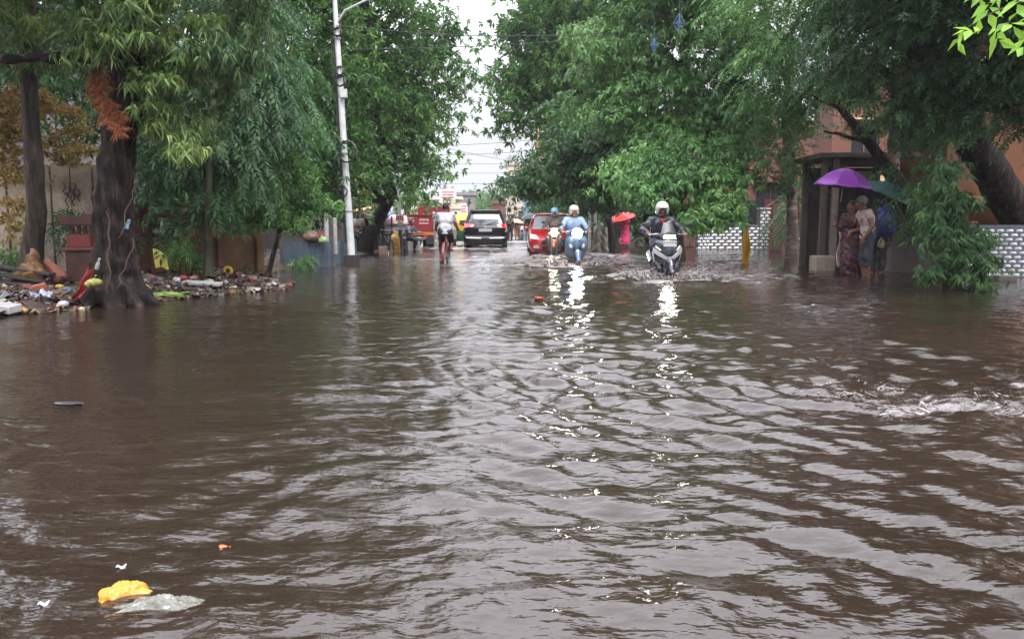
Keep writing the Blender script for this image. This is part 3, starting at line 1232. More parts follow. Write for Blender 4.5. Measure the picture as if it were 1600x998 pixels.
root = tree('large drooping-leaved tree with a thick dark ridged trunk rooted in the rubbish heap', t1b, [], 0, 0, T1B, 'lance', LM_YEL, BARK_DARK, 3.4, 101, .8,
            per=15, droop=.45, hang=.45, trunk_obj=False, bunch=1.0, sig=.2)
# fluted trunk with roots, grown as one smooth-union surface
q = []
top = at(205, 60, 9.75) - t1b
for a, rad, ra, rb in ((0.3, .13, .16, .12), (1.5, .14, .14, .11), (2.6, .13, .15, .12), (3.8, .14, .13, .105), (5.1, .13, .15, .115)):
    p0 = Vector((math.cos(a) * (rad + .16), math.sin(a) * (rad + .16), -.1))
    p1 = Vector((math.cos(a) * rad * .9, math.sin(a) * rad * .9, .55))
    p2 = Vector((.03 + math.cos(a + .4) * rad * .55, math.sin(a + .4) * rad * .55, 1.4))
    p3 = Vector((top.x + math.cos(a + .6) * rad * .5, math.sin(a + .6) * rad * .5, top.z))
    q += [cap(p0, p1, ra * .85, ra * .8, .09), cap(p1, p2, ra * .8, rb, .09), cap(p2, p3, rb, rb * .9, .08)]
for a in (0.1, 1.1, 2.2, 3.4, 4.3, 5.6):
    q.append(cap((math.cos(a) * .25, math.sin(a) * .25, .28), (math.cos(a) * .62, math.sin(a) * .5, -.06), .09, .04, .1))
q += [cap(top, top + Vector((.5, .1, .9)), .17, .12, .08), cap(top - Vector((0, 0, .1)), top + Vector((-.35, .2, 1.1)), .15, .11, .08)]
# the long dark horizontal limb reaching left and the one crossing the top of the picture
b1 = at(120, 88, 9.9) - t1b
q += [cap(top + Vector((0, 0, -.28)), b1, .09, .06, .06), cap(b1, at(-60, 96, 10.0) - t1b, .06, .045, .04),
      cap(top + Vector((.5, .1, .9)), at(460, 30, 10.6) - t1b + Vector((0, 0, .3)), .1, .06, .06),
      cap(at(460, 30, 10.6) - t1b + Vector((0, 0, .3)), at(520, -20, 11) - t1b + Vector((0, 0, .3)), .06, .045, .04)]
me = sdf_mesh('trunk', q, .017, fold=.018, foldf=15)
# furrowed bark: long ridges running up the trunk
cv = np.empty(len(me.vertices) * 3, np.float32)
me.vertices.foreach_get('co', cv)
cv = cv.reshape(-1, 3)
ctr = np.array(top)[None, :2] * np.clip(cv[:, 2:3] / top.z, 0, 1.4)
dxy = cv[:, :2] - ctr
ang = np.arctan2(dxy[:, 1], dxy[:, 0])
rn = fbm(np.stack([np.cos(ang) * 2.3 + cv[:, 2] * .35, np.sin(ang) * 2.3 + cv[:, 2] * .5], 1), 2.4, 4, 91)
rd_ = (1 - 2.2 * np.abs(rn)) * .022 + fbm(np.stack([ang * 3, cv[:, 2] * 5], 1), 1.0, 3, 92) * .010
cv[:, :2] += dxy / np.maximum(np.linalg.norm(dxy, axis=1, keepdims=True), .05) * rd_[:, None]
me.vertices.foreach_set('co', cv.ravel())
me.update()
trunk1 = link_mesh('trunk', me, BARK_DARK, root)
# aerial roots / dead vine stems clinging to the trunk
mb = MB()
for (u0, v0), (u1, v1), (u2, v2) in (((166, 330), (172, 380), (170, 445)), ((213, 270), (207, 310), (186, 372)), ((209, 372), (196, 420), (182, 452))):
    pts = [at(u0, v0, 9.42) - t1b, at(u1, v1, 9.40) - t1b, at(u2, v2, 9.36) - t1b]
    mb.tube([pts[0], pts[0].lerp(pts[1], .3) + Vector((.03, 0, 0)), pts[0].lerp(pts[1], .7) + Vector((-.01, 0, 0)), pts[1], pts[1].lerp(pts[2], .35) + Vector((-.035, 0, 0)), pts[1].lerp(pts[2], .7) + Vector((.02, 0, 0)), pts[2]], [.006, .009, .010, .009, .010, .008, .006], 6)
mb.build('vine_stem', M('dry_vine', srgb(66, 50, 42), rough=.7), root)
# bright young sprays at the tips of the near tree
V, T = crown([blob(u, v, Y, ru, rv, .12) for u, v, Y, ru, rv in ((160, 55, 9.0, 24, 10), (205, 62, 9.0, 26, 10), (140, 80, 9.1, 18, 9), (262, 122, 9.4, 20, 9), (243, 168, 9.4, 18, 9), (292, 228, 9.5, 20, 8), (250, 205, 9.5, 16, 8),
                                                               (330, 40, 9.6, 24, 10), (230, 10, 9.2, 26, 9), (300, 90, 9.6, 20, 9), (90, 35, 9.8, 22, 9), (220, 130, 9.4, 12, 8), (270, 60, 9.5, 18, 8))],
             'lance', 9, 177, .8, 9, .5, .12, .6, .6)
link_mesh('young_leaves', np_mesh('young_leaves', V - np.array(t1b), T, smooth=False), LM_TIP, root)
# rust-coloured dead fern hanging on the trunk
r = np.random.default_rng(5)
pp, dd = [], []
for i in range(150):
    t = i / 150
    u, v = np.interp(t, [0, .25, .6, 1], [155, 150, 172, 188]), np.interp(t, [0, .25, .6, 1], [108, 135, 175, 205])
    p = at(u + r.normal() * 8 * (.4 + math.sin(t * 3)), v + r.normal() * 8, 9.32 + r.normal() * .03)
    pp.append(p)
    dd.append((r.normal() * .4 + .2, -.3 + r.normal() * .3, -1))
V, T = place_sprigs('dry', np.array(pp), np.array(dd, float), r.uniform(.35, .6, len(pp)), .2, 9)
tag(link_mesh('dead_fern', np_mesh('dead_fern', V, T, False), LM_RUST), 'rust-coloured dead fern hanging down the thick dark trunk', 'plant')

# T0: slender grey trunk at the far left
b0 = Vector((-6.75, 11.0, bz(-6.75, 11.0) - .05))
tree('slender grey-brown tree at the left edge among the yellowed creeper', b0, [b0, at(58, 330, 10.95), at(45, 150, 11.0), at(42, -60, 11)], .14, .09,
     [blob(30, -30, 11.2, 130, 60), blob(90, 40, 11.6, 80, 30), blob(-60, 40, 11.3, 80, 60), blob(20, 95, 11.6, 60, 16)], 'lance', LM_DARK, BARK_GREY, 2.2, 111, .8, per=12, droop=.4)
# dry creeper over the wall
V, T = crown([blob(30, 185, 11.9, 55, 45, .3), blob(85, 205, 11.9, 40, 50, .3), blob(-20, 200, 12, 60, 60, .3), blob(110, 235, 11.8, 22, 35, .2), blob(20, 250, 11.9, 40, 40, .2), blob(10, 320, 11.8, 16, 60, .2)],
             'broad', 9, 121, .5, 14, .3, .2, bunch=1.0)
o = tag(link_mesh('dry_creeper', np_mesh('dry_creeper', V, T, False), LM_DRY), 'yellowed dry creeper hanging over the stained concrete wall', 'plant')

# T2 / T3: darker tree with a thin green stem, and the fresher low tree to its right
b2 = at(325, 424, 12.2)
b2.z = bz(b2.x, b2.y) - .05
tree('dark green tree on a thin mossy stem in front of the ochre garden wall', b2, [b2, at(326, 330, 12.2), at(330, 200, 12.4), at(345, 40, 12.8)], .062, .05,
     [blob(300, 190, 13.2, 85, 75), blob(385, 170, 13.8, 85, 75), blob(268, 285, 12.9, 42, 48), blob(350, 292, 12.8, 42, 34), blob(430, 110, 15, 58, 80),
      blob(350, 90, 13.8, 100, 75), blob(300, 240, 12.8, 60, 40), blob(400, 240, 13.2, 60, 45), blob(370, -20, 14, 90, 50), blob(240, 320, 12.6, 30, 28)],
     'pinnate', LM_DARK, BARK_MOSS, 2.5, 131, .9, 13, .4, bunch=1.2)
b3 = Vector((-4.95, 15.9, bz(-4.95, 15.9) - .05))
tree('bright green low bushy tree hanging over the slate blue tin enclosure', b3, [b3, at(445, 330, 15.9), at(445, 260, 15.6)], .05, .035,
     [blob(440, 280, 14.6, 62, 38), blob(402, 325, 14.2, 45, 36), blob(475, 298, 15, 34, 30), blob(455, 240, 15.6, 45, 38), blob(430, 352, 14.3, 38, 20), blob(490, 318, 15.2, 16, 14)],
     'broad', LM_LITE, BARK_GREY, 3.4, 141, .85, 13, .4, .35, sig=.2)

# T4: the great tree behind the lamp post
b4 = Vector((-5.2, 27.5, bz(-5.2, 27.5) - .05))
tree('tall spreading tree with a leaning reddish trunk behind the white lamp post', b4, [b4, at(590, 345, 27.5), at(612, 302, 27), at(575, 200, 26.5), at(560, 60, 26), at(565, -60, 26)], .24, .16,
     [blob(485, 60, 22, 95, 90), blob(560, 130, 24, 95, 85), blob(610, 50, 25, 80, 75), blob(640, 120, 26, 50, 55), blob(600, 215, 24.5, 80, 62),
      blob(525, 245, 22, 62, 60), blob(620, 235, 27, 42, 40), blob(690, 160, 27, 16, 20), blob(672, 45, 26, 26, 40), blob(656, 190, 27, 20, 22),
      blob(500, 165, 21.5, 60, 60), blob(540, 300, 23, 50, 26), blob(590, 285, 24.5, 55, 26), blob(500, -40, 23, 130, 50, 2), blob(470, 210, 20.5, 50, 45), blob(715, 122, 27, 7, 10)],
     'broad', LM_MID, BARK_DARK, 1.9, 151, 1.25, 14, .4, sig=.33)
# T5: farther trees on the left
b5 = Vector((-5.8, 42, bz(-5.8, 42) - .05))
tree('dense round-crowned tree farther up the left kerb above the red cart', b5, [b5, at(640, 300, 42), at(645, 240, 42)], .2, .12,
     [blob(625, 262, 41, 32, 30), blob(612, 300, 39, 40, 26), blob(640, 280, 43, 14, 18), blob(590, 315, 36, 55, 20), blob(650, 222, 42, 22, 22)],
     'broad', LM_MID, BARK_DARK, 1.1, 161, 1.7, 12, .4, sig=.4)
b5 = Vector((-9.2, 20, bz(-9.2, 20) - .05))
tree('shaded tree standing behind the ochre garden wall on the left', b5, [b5, b5 + Vector((.3, 0, 2.5)), b5 + Vector((0, 0, 6))], .2, .12,
     [blob(60, 60, 18, 150, 90), blob(215, 130, 18.5, 110, 110), blob(100, 170, 19.5, 130, 70), blob(330, 250, 19, 110, 70), blob(230, 290, 18.5, 80, 55), blob(420, 190, 19.5, 80, 90), blob(380, 330, 19, 90, 40),
      blob(150, -60, 19, 300, 70, 2.5), blob(500, 330, 21, 60, 24)],
     'broad', LM_DARK, BARK_DARK, 1.0, 171, 1.3, 12, .4, sig=.33)

# ---- right side, far to near
b = Vector((4.25, 33.5, -.2))
tree('tall dark-limbed tree at the edge of the sky gap, right of the traffic', b, [b, at(958, 300, 33.5), at(945, 180, 33), at(930, 40, 32.5), at(930, -10, 32.5)], .22, .15,
     [blob(850, 75, 32, 38, 50), blob(828, 138, 32, 34, 44), blob(800, 188, 31.5, 14, 28), blob(892, 40, 32, 76, 72), blob(886, 130, 32, 76, 70), blob(836, 185, 32.5, 40, 22),
      blob(945, 70, 31, 70, 80), blob(792, 118, 31.5, 9, 12), blob(872, 14, 32, 30, 30), blob(920, -20, 32, 90, 30, 2)],
     'broad', LM_MID, BARK_DARK, 1.75, 201, 1.5, 14, .4, sig=.36)
b = Vector((3.9, 30, -.2))
tree('dark layered tree drooping low over the red car', b, [b, at(950, 330, 30), at(940, 270, 29), at(930, 200, 28)], .13, .09,
     [blob(848, 266, 28, 40, 22), blob(885, 240, 28, 60, 40), blob(816, 288, 29, 18, 9), blob(935, 200, 26.5, 75, 52), blob(925, 280, 27, 56, 38), blob(880, 290, 28, 50, 18),
      blob(990, 240, 26, 50, 50)],
     'tuft', LM_DARK, BARK_DARK, 2.4, 211, 1.3, 14, .45, sig=.32)
b = Vector((4.7, 22.5, -.2))
tree('broad layered tree with fresh tips behind the white-helmeted rider', b, [b, at(1056, 300, 22.5), at(1064, 180, 22), at(1075, 40, 21.5), at(1080, -20, 21.5)], .2, .14,
     [blob(985, 60, 22, 85, 80), blob(1085, 60, 21, 100, 80), blob(1020, 165, 21, 95, 58), blob(1105, 180, 20.5, 75, 60), blob(950, 150, 23, 55, 50),
      blob(1045, 225, 20.5, 75, 36),
      blob(1090, -30, 21, 110, 40, 2), blob(1150, 110, 20, 50, 80)],
     'tuft', LM_MID, BARK_MOSS, 2.4, 221, 1.1, 14, .45, .3)
b = Vector((3.9, 19.2, -.2))
tree('low layered tree with fresh green tips spreading right behind the white-helmeted nearest rider', b, [b, at(1048, 345, 19.2), at(1056, 290, 19.1), at(1070, 235, 19)], .09, .06,
     [blob(1075, 300, 18.0, 80, 26), blob(1010, 262, 18.8, 56, 26), blob(1130, 296, 17.9, 36, 32), blob(1095, 250, 18.8, 74, 32), blob(1085, 332, 17.7, 56, 13), blob(1120, 322, 17.7, 36, 18), blob(1000, 300, 18.6, 36, 18), blob(1045, 275, 18.3, 50, 20)],
     'tuft', LM_LITE, BARK_DARK, 3.2, 226, .95, 13, .45, .35, sig=.24)
b = gp(1238, 403)
tree('banded-trunk tree with pale feathery foliage beside the checkered gate pillar', b - Vector((0, 0, .2)), [b - Vector((0, 0, .2)), at(1237, 300, b.y), at(1230, 200, b.y - .5), at(1235, 60, b.y - 2)], .17, .12,
     [blob(1225, 60, 17.5, 65, 80), blob(1205, 160, 18.5, 40, 55), blob(1228, 235, 19, 42, 34), blob(1290, 100, 17, 66, 60), blob(1262, 190, 18, 24, 26),
      blob(1205, 275, 19.5, 28, 14), blob(1258, 262, 19.5, 28, 16), blob(1250, -40, 17, 120, 60, 2)],
     'pinnate', LM_LITE, BARK_BAND, 2.6, 231, .95, 13, .15, .1)
b = Vector((at(1625, 390, 17.0).x, 17.0, -.1))
tree('huge dark leaning trunk with a low canopy over the right-hand wall', b, [at(1625, 395, 17.0), at(1570, 300, 16.4), at(1520, 225, 15.6), at(1500, 130, 14.5), at(1495, -60, 13.6)], .38, .24,
     [blob(1400, 45, 13.5, 110, 75), blob(1520, 45, 12.8, 110, 72), blob(1430, 150, 13.6, 60, 26), blob(1560, 115, 12.8, 62, 30), blob(1365, 112, 14, 55, 36),
      blob(1480, -60, 13, 230, 70, 2.2), blob(1600, 60, 12.6, 60, 90), blob(1345, 35, 14.5, 60, 70), blob(1490, 135, 13.3, 40, 24), blob(1650, 130, 12.8, 40, 60), blob(1395, 178, 13.8, 28, 14), (8.4, 9.6, 5.6, 2.4, 2.4, .9), (8.0, 13.2, 6.2, 2.6, 2.4, 1.0), (9.6, 16.8, 6.4, 2.6, 2.4, 1.0), (7.4, 6.4, 5.2, 1.8, 2.0, .8), blob(1472, 190, 13.6, 30, 14), blob(1575, 170, 12.9, 40, 16), blob(1625, 205, 13, 30, 24)],  # the blobs in plain metres are unseen overhead canopy added for shade
     'pinnate', LM_DARK, BARK_DARK, 3.8, 241, .82, 13, .18, .15)
# the bare dark forked limb leaning over the shelter
b = Vector((7.9, 16.9, -.1))
root = empty('leaning_tree', b, 0, 'bare dark forked trunk leaning left across the shelter roof', 'tree')
mb = MB()
pa = limb(mb, at(1462, 330, 16.9) - b + Vector((.3, 0, -1.3)), at(1385, 262, 16.7) - b, .2, .15, .03, 9, 5, 12)
pb = limb(mb, at(1385, 262, 16.7) - b, at(1312, 168, 16.5) - b, .13, .07, .04, 8, 6, 10)
limb(mb, at(1372, 232, 16.7) - b, at(1288, 205, 16.4) - b, .06, .025, .06, 8, 7, 8)
limb(mb, at(1312, 168, 16.5) - b, at(1270, 150, 16.4) - b, .05, .02, .1, 5, 8, 7)
limb(mb, at(1312, 168, 16.5) - b, at(1330, 110, 16.6) - b, .06, .03, .1, 5, 9, 7)
mb.build('trunk', BARK_DARK, root, sharp=60)
V, T = crown([blob(1390, 185, 16.3, 26, 20), blob(1420, 195, 16.4, 24, 18), blob(1442, 215, 16.2, 16, 20), blob(1300, 150, 16.6, 30, 16), blob(1345, 205, 16.8, 22, 12), blob(1405, 225, 16.3, 22, 12)], 'lance', 3.0, 251, .8, 12, .6, .2, .7, .7)
link_mesh('crown', np_mesh('crown', V - np.array(b), T, False), LM_YEL, root)
# weeping plant wrapped round a stump in the water
b = gp(1497, 455)
wb = Vector((b.x, b.y + .35, -.17))
root = empty('weeping_shrub', wb, 0, 'weeping green shrub growing up out of the flood water in front of the tiled wall', 'shrub')
mb = MB()
limb(mb, (0, 0, 0), at(1490, 240, wb.y) - wb, .05, .02, .03, 9, 3, 8)
mb.tube([at(1497, 262, wb.y) - wb, at(1501, 245, wb.y) - wb, at(1492, 238, wb.y) - wb, at(1497, 228, wb.y) - wb, at(1507, 226, wb.y) - wb], .012, 6)
mb.build('stem', BARK_MOSS, root)
Vs = crown([blob(1495, 425, 11.9, 50, 26, .35), blob(1488, 375, 11.9, 40, 34, .32), blob(1520, 400, 11.9, 30, 32, .3), blob(1476, 320, 11.95, 22, 28, .22), blob(1505, 330, 11.9, 26, 34, .25),
            blob(1488, 275, 11.95, 28, 24, .2), blob(1462, 345, 11.9, 22, 16, .2), blob(1470, 300, 12.0, 22, 20, .2)], 'lance', 9, 261, .78, 10, .4, .17, .6, 1.1)
link_mesh('crown', np_mesh('crown', Vs[0] - np.array(wb), Vs[1], False), LM_WEEP, root)
V, T = crown([blob(1268, 330, 26.5, 34, 40, .6), blob(1215, 340, 34.5, 20, 16, .5)], 'pinnate', 3, 272, 1.2, 14, .4)
tag(link_mesh('shrub', np_mesh('shrub', V, T, False), LM_DARK), 'dark shrub behind the white-capped tiled pillar', 'shrub')
for k, (bl, lab) in enumerate((([blob(960, 330, 39, 46, 36), blob(1010, 345, 38, 40, 30), blob(1050, 330, 38, 30, 40)], 'dense dark thicket behind the red umbrella and the nearest scooter'),
                               ([blob(880, 322, 50, 34, 30), blob(912, 335, 46, 26, 28), blob(858, 312, 55, 20, 16)], 'dark thicket behind the red car and the riders'))):
    V, T = crown(bl, 'broad', 1.5, 290 + k, 1.9, 14, .4, .4)
    tag(link_mesh('thicket', np_mesh('thicket', V, T, False), LM_DARK), lab, 'bushes')
# dark shrubs behind the weeping plant
V, T = crown([blob(1440, 285, 15.4, 30, 34), blob(1420, 325, 15.8, 20, 22)], 'pinnate', 3, 271, 1, 12, .4)
tag(link_mesh('shrub', np_mesh('shrub', V, T, False), LM_DARK), 'dark leafy shrub above the grey wall between the shelter and the weeping plant', 'shrub')
# bright leaves of a branch hanging into the top right corner, close to the camera
cpos = [(1545, 18), (1590, 5), (1582, 40), (1518, 48), (1560, 60), (1610, 40), (1500, 62), (1570, -15), (1600, 70), (1530, -5)]
root = empty('overhanging_branch', at(1560, 20, 4.6), 0, 'bright pale-green leafy branch hanging into the top right corner', 'branch')
rb = root.location
mb = MB()
limb(mb, at(1700, -60, 4.7) - rb, at(1580, 10, 4.6) - rb, .014, .006, .05, 7, 2, 6)
limb(mb, at(1600, 0, 4.6) - rb, at(1512, 42, 4.6) - rb, .006, .003, .06, 6, 4, 5)
mb.build('twig', BARK_MOSS, root)
r = np.random.default_rng(3)
pp = np.array([at(u, v, 4.6 + r.normal() * .08) for u, v in cpos])
V, T = place_sprigs('big', pp, r.normal(size=(len(pp), 3)) * .5 + np.array([-.3, -.2, -.7]), r.uniform(.6, .85, len(pp)), .2, 5)
link_mesh('leaves', np_mesh('leaves', V - np.array(rb), T, False), LM_BRIGHT, root)

# ---- far end of the street
for k, (u, v, Y, ru, rv, lab, sd) in enumerate((
        (735, 322, 150, 26, 24, 'hazy pale-green tree closing the far end of the street, beside the billboard', 301),
        (775, 328, 120, 22, 18, 'hazy tree in the far distance above the black car', 302),
        (758, 318, 190, 30, 22, 'faint rounded tree farthest away under the white sky', 303))):
    c = at(u, v, Y)
    b = Vector((c.x, c.y, -.2))
    k_ = Y / F
    tree(lab, b, [b, c], .35, .2, [blob(u, v, Y, ru * .7, rv * .6), blob(u - ru * .6, v + 8, Y, ru * .5, rv * .6), blob(u + ru * .6, v + 6, Y, ru * .55, rv * .55), blob(u, v + 14, Y, ru, rv * .6)],
         'broad', LM_MID, BARK_DARK, .35, sd, 4.0, 10, .3, sig=.5, group='trees at the far end of the street')

# ---- weeds and ivy along the left bank and wall
for k, (u, v, Y, ru, rv, lab) in enumerate(((378, 430, 15.2, 26, 14, 'low dark weeds at the foot of the ochre wall beside the water'),
                                            (462, 402, 17.2, 16, 10, 'small weed tuft in front of the slate blue tin sheet'),
                                            (290, 378, 12.6, 20, 30, 'ivy sprawling over the ochre garden wall next to the yellow cloth'),
                                            (110, 365, 12.1, 22, 26, 'dark bush between the concrete wall and the red gatepost'),
                                            (12, 405, 11.4, 22, 18, 'scrubby weeds at the left end of the rubbish bank'))):
    V, T = crown([blob(u, v, Y, ru, rv, .3), blob(u + ru * .4, v + rv * .3, Y, ru * .6, rv * .6, .2)], 'pinnate', 7, 280 + k, .6, 10, .3, .14)
    tag(link_mesh('weeds', np_mesh('weeds', V, T, False), LM_MID if k != 3 else LM_DARK), lab, 'weeds')
print('LEAVES', NLEAF[0])
# ------------------------------------------------------------------ buildings, walls, poles, wires
def T_face(p0, p1):
    """local frame: X from p0 to p1 along the ground, Y away from the camera side, Z up"""
    p0, p1 = Vector(p0), Vector(p1)
    return math.atan2(p1.y - p0.y, p1.x - p0.x), (Vector((p1.x, p1.y, 0)) - Vector((p0.x, p0.y, 0))).length


def building(name, label, loc, rz, W, D, H, wallmat, wins=(), winmat=None, door=(), doormat=None, parapet=0.25, band=(), bandmat=None, cat='building', group=None):
    """W x D x H block; front face at y=0 with real recessed openings (x0,x1,z0,z1) in `wins` / `door`."""
    root = empty(name, loc, rz, label, cat, group)
    xs = sorted({-W / 2, W / 2} | {x for o in list(wins) + list(door) for x in o[:2]})
    zs = sorted({-.6, H} | {z for o in list(wins) + list(door) for z in o[2:4]})
    mb = MB()
    hole = lambda x, z: any(o[0] <= x <= o[1] and o[2] <= z <= o[3] for o in list(wins) + list(door))
    t = 0.22
    for i in range(len(xs) - 1):
        for k in range(len(zs) - 1):
            if not hole((xs[i] + xs[i + 1]) / 2, (zs[k] + zs[k + 1]) / 2):
                mb.box(((xs[i] + xs[i + 1]) / 2, t / 2, (zs[k] + zs[k + 1]) / 2), (xs[i + 1] - xs[i], t, zs[k + 1] - zs[k]))
    mb.box((-W / 2 + t / 2, D / 2 + t / 2 + .001, H / 2 - .3), (t, D - t, H + .6))
    mb.box((W / 2 - t / 2, D / 2 + t / 2 + .001, H / 2 - .3), (t, D - t, H + .6))
    mb.box((0, D - t / 2, H / 2 - .3), (W - 2 * t - .004, t, H + .6))
    mb.build('wall', wallmat, root, smooth=False)
    mb = MB()
    mb.box((0, D / 2, H + .06), (W + .5, D + .5, .12))
    if parapet:
        mb.box((0, -.12, H + .12 + parapet / 2), (W + .3, .14, parapet))
    mb.build('roof', bandmat or wallmat, root, smooth=False, bevel=.01)
    for o in wins:
        x0, x1, z0, z1 = o[:4]
        fr = MB()
        for a in (x0 + .03, (x0 + x1) / 2, x1 - .03):
            fr.box((a, .1, (z0 + z1) / 2), (.05, .06, z1 - z0))
        for c in (z0 + .025, z1 - .025):
            fr.box(((x0 + x1) / 2, .1, c), (x1 - x0, .058, .05))
        fo = fr.build('window', M('window_frame_paint', srgb(92, 80, 66), rough=.5, dirt=.4), root, smooth=False)
        MB().box(((x0 + x1) / 2, .14, (z0 + z1) / 2), (x1 - x0, .012, z1 - z0)).build('pane', winmat or glass_mat('dark_pane'), fo, smooth=False)
        MB().box(((x0 + x1) / 2, -.10, z1 + .1), (x1 - x0 + .3, .35, .07)).build('sunshade', bandmat or wallmat, root, smooth=False)
    for o in door:
        x0, x1, z0, z1 = o[:4]
        do = MB().box(((x0 + x1) / 2, .12, (z0 + z1) / 2), (x1 - x0, .05, z1 - z0)).build('door', doormat or M('old_door', srgb(62, 52, 48), dirt=.5), root, smooth=False)
    for z, h in band:
        MB().box((0, -.05, z), (W + .16, .1, h)).build('ledge', bandmat or wallmat, root, smooth=False, bevel=.01)
    return root


ORANGE = M('orange_plaster', srgb(112, 66, 36), rough=.7, var=.16, scale=.9, dirt=.5, bump=.25, bscale=25)
PINK = M('salmon_plaster', srgb(104, 62, 50), rough=.7, var=.16, scale=.9, dirt=.4, bump=.25, bscale=25)
BROWN = M('brown_red_plaster', srgb(104, 60, 50), rough=.7, var=.2, scale=.9, dirt=.5, bump=.25, bscale=25)
CREAM = M('cream_plaster', srgb(196, 186, 170), rough=.7, var=.12, scale=.8, dirt=.45)
BLUE = M('pale_blue_plaster', srgb(128, 166, 196), rough=.7, var=.12, scale=.8, dirt=.3)
GREYP = M('grey_plaster', srgb(122, 116, 120), rough=.7, var=.15, scale=.8, dirt=.4)
CONC = M('stained_concrete', srgb(150, 138, 122), rough=.75, var=.25, scale=2.2, dirt=.75, bump=.4, bscale=18)
DARKC = M('dark_wet_concrete', srgb(88, 80, 74), rough=.6, var=.3, scale=2.5, dirt=.6, bump=.4, bscale=20)
WHITEP = M('white_paint_worn', srgb(196, 197, 198), rough=.45, var=.06, scale=5, dirt=.35)
BLACKM = M('black_iron', srgb(22, 22, 24), rough=.45, var=.2)
STEEL = M('dull_steel', srgb(150, 152, 156), rough=.35, metal=.7, var=.1)
CHROME = M('chrome', (0.75, 0.76, 0.78), rough=.12, metal=1.0, var=.03)
RUBBER = M('black_rubber', (0.018, 0.018, 0.019), rough=.7, var=.2)
REDOX = M('red_oxide_paint', srgb(98, 48, 40), rough=.55, var=.2, scale=4, dirt=.55, bump=.2)
OCHRE = M('ochre_plaster', srgb(128, 92, 56), rough=.7, var=.25, scale=2.5, dirt=.7, bump=.3)
WOOD = M('grey_wet_timber', srgb(78, 68, 62), rough=.55, var=.3, scale=5, dirt=.5, bump=.3)

# right side
building('house', 'orange plastered house behind the big dark trunk at the right edge', (13.9, 17.6, 0), R(8), 9.5, 2.0, 5.6, ORANGE,
         wins=((-1.7, -.5, 2.3, 3.7), (1.6, 3.0, 2.3, 3.7)), band=((1.5, .16), (4.4, .2)), bandmat=M('pale_trim', srgb(176, 150, 112), dirt=.4))
building('house', 'salmon pink house seen through the leaves above the roadside shelter', (15.2, 28.5, 0), R(-4), 7.5, 2.2, 6.4, PINK,
         wins=((-3.1, -2.1, 3.4, 4.6), (-.6, .7, 3.4, 4.6)), door=((-2.9, -1.9, -.3, 2.0),), band=((2.6, .2),), bandmat=M('pale_trim', srgb(176, 150, 112), dirt=.4))
building('house', 'dark red-brown house behind the black fence and checkered wall', (11.8, 36, 0), R(0), 9.5, 6, 5.2, BROWN,
         wins=((-3.5, -2.2, 1.5, 2.8), (-.8, .6, 1.5, 2.8)), door=((2.1, 3.2, -.3, 2.1),))
building('house', 'grey shuttered house under the trees behind the red umbrella', (8.2, 46, 0), R(0), 9, 8, 6.2, GREYP, wins=((-3.4, -2.2, 1.2, 2.6), (-.4, .8, 1.2, 2.6), (-3.4, -2.2, 4, 5.3)), door=((2, 3.2, -.3, 2.2),))
c = at(848, 205, 62)
building('apartment_building', 'tall orange and cream block peeping over the dark layered tree', (c.x + 3.0, 64, 0), R(-6), 7, 9, 9.4, M('apricot_plaster', srgb(190, 150, 112), rough=.7, var=.1, scale=.8, dirt=.3),
         wins=((-3.2, -2.1, 6.6, 8.2), (-1.2, 0, 6.6, 8.2), (-3.2, -2.1, 3.4, 5.0), (-1.2, 0, 3.4, 5)), band=((5.8, .3), (2.8, .3)), bandmat=CREAM)
c = at(806, 330, 80)
building('shop_house', 'small cream shop with a dark doorway at the far right of the street', (c.x + .3, 80, 0), R(-5), 2.6, 6, 4.1, CREAM, door=((-.05, .6, -.2, 2.3),), band=((2.7, .18),), wins=((-1.1, -.5, .8, 1.9),))
c = at(823, 330, 74)
building('shop_house', 'pale blue narrow house between the cream shop and the red car', (c.x + .5, 74, 0), R(-5), 1.6, 6, 3.7, BLUE, door=((-.3, .4, -.2, 2.0),))
c = at(788, 330, 95)
building('shop_house', 'faded red brick shop far down the right side of the street', (c.x, 95, 0), R(-4), 2.8, 6, 3.4, PINK, door=((-.6, .5, -.2, 2.1),))
c = at(790, 262, 110)
building('apartment_building', 'white flat-roofed block in the sky gap behind the layered tree', (c.x + 2.5, 112, 0), R(-4), 5, 8, 9.2, CREAM, wins=((-2.2, -1.2, 6, 7.6), (-.4, .8, 6, 7.6), (-2.2, -1.2, 2.5, 4)), band=((5, .3),))
c = at(722, 335, 100)
building('apartment_building', 'grey-mauve block with a white notice at the far left of the street end', (c.x - .7, 101, 0), R(4), 4.6, 8, 4.6, GREYP, wins=((-1.9, -1.1, 1.6, 3.0),), door=((-.4, .5, -.2, 2.2),))
nb = MB().box((0, 0, 0), (1.1, .04, 1.7)).build('notice_board', WHITEP, None, smooth=False, loc=(at(724, 328, 100.6).x, 100.6, at(724, 328, 100.6).z))
tag(nb, 'white notice on the grey-mauve block beyond the black car', 'sign')
mk = M('sign_red', srgb(176, 52, 56), rough=.5)
for k, (w_, z_) in enumerate(((.8, .45), (.6, .1), (.7, -.2), (.5, -.5))):
    MB().box((0, -.025, z_), (w_, .012, .14)).build('lettering', mk, nb, smooth=False)
c = at(697, 340, 85)
building('shop_house', 'whitish arcade building behind the cyclist at the left of the far street', (c.x - 1.0, 86, 0), R(6), 5.2, 6, 3.6, CREAM, door=((-.2, .7, -.2, 2.3), (1.2, 2.1, -.2, 2.3)), band=((2.7, .2),))
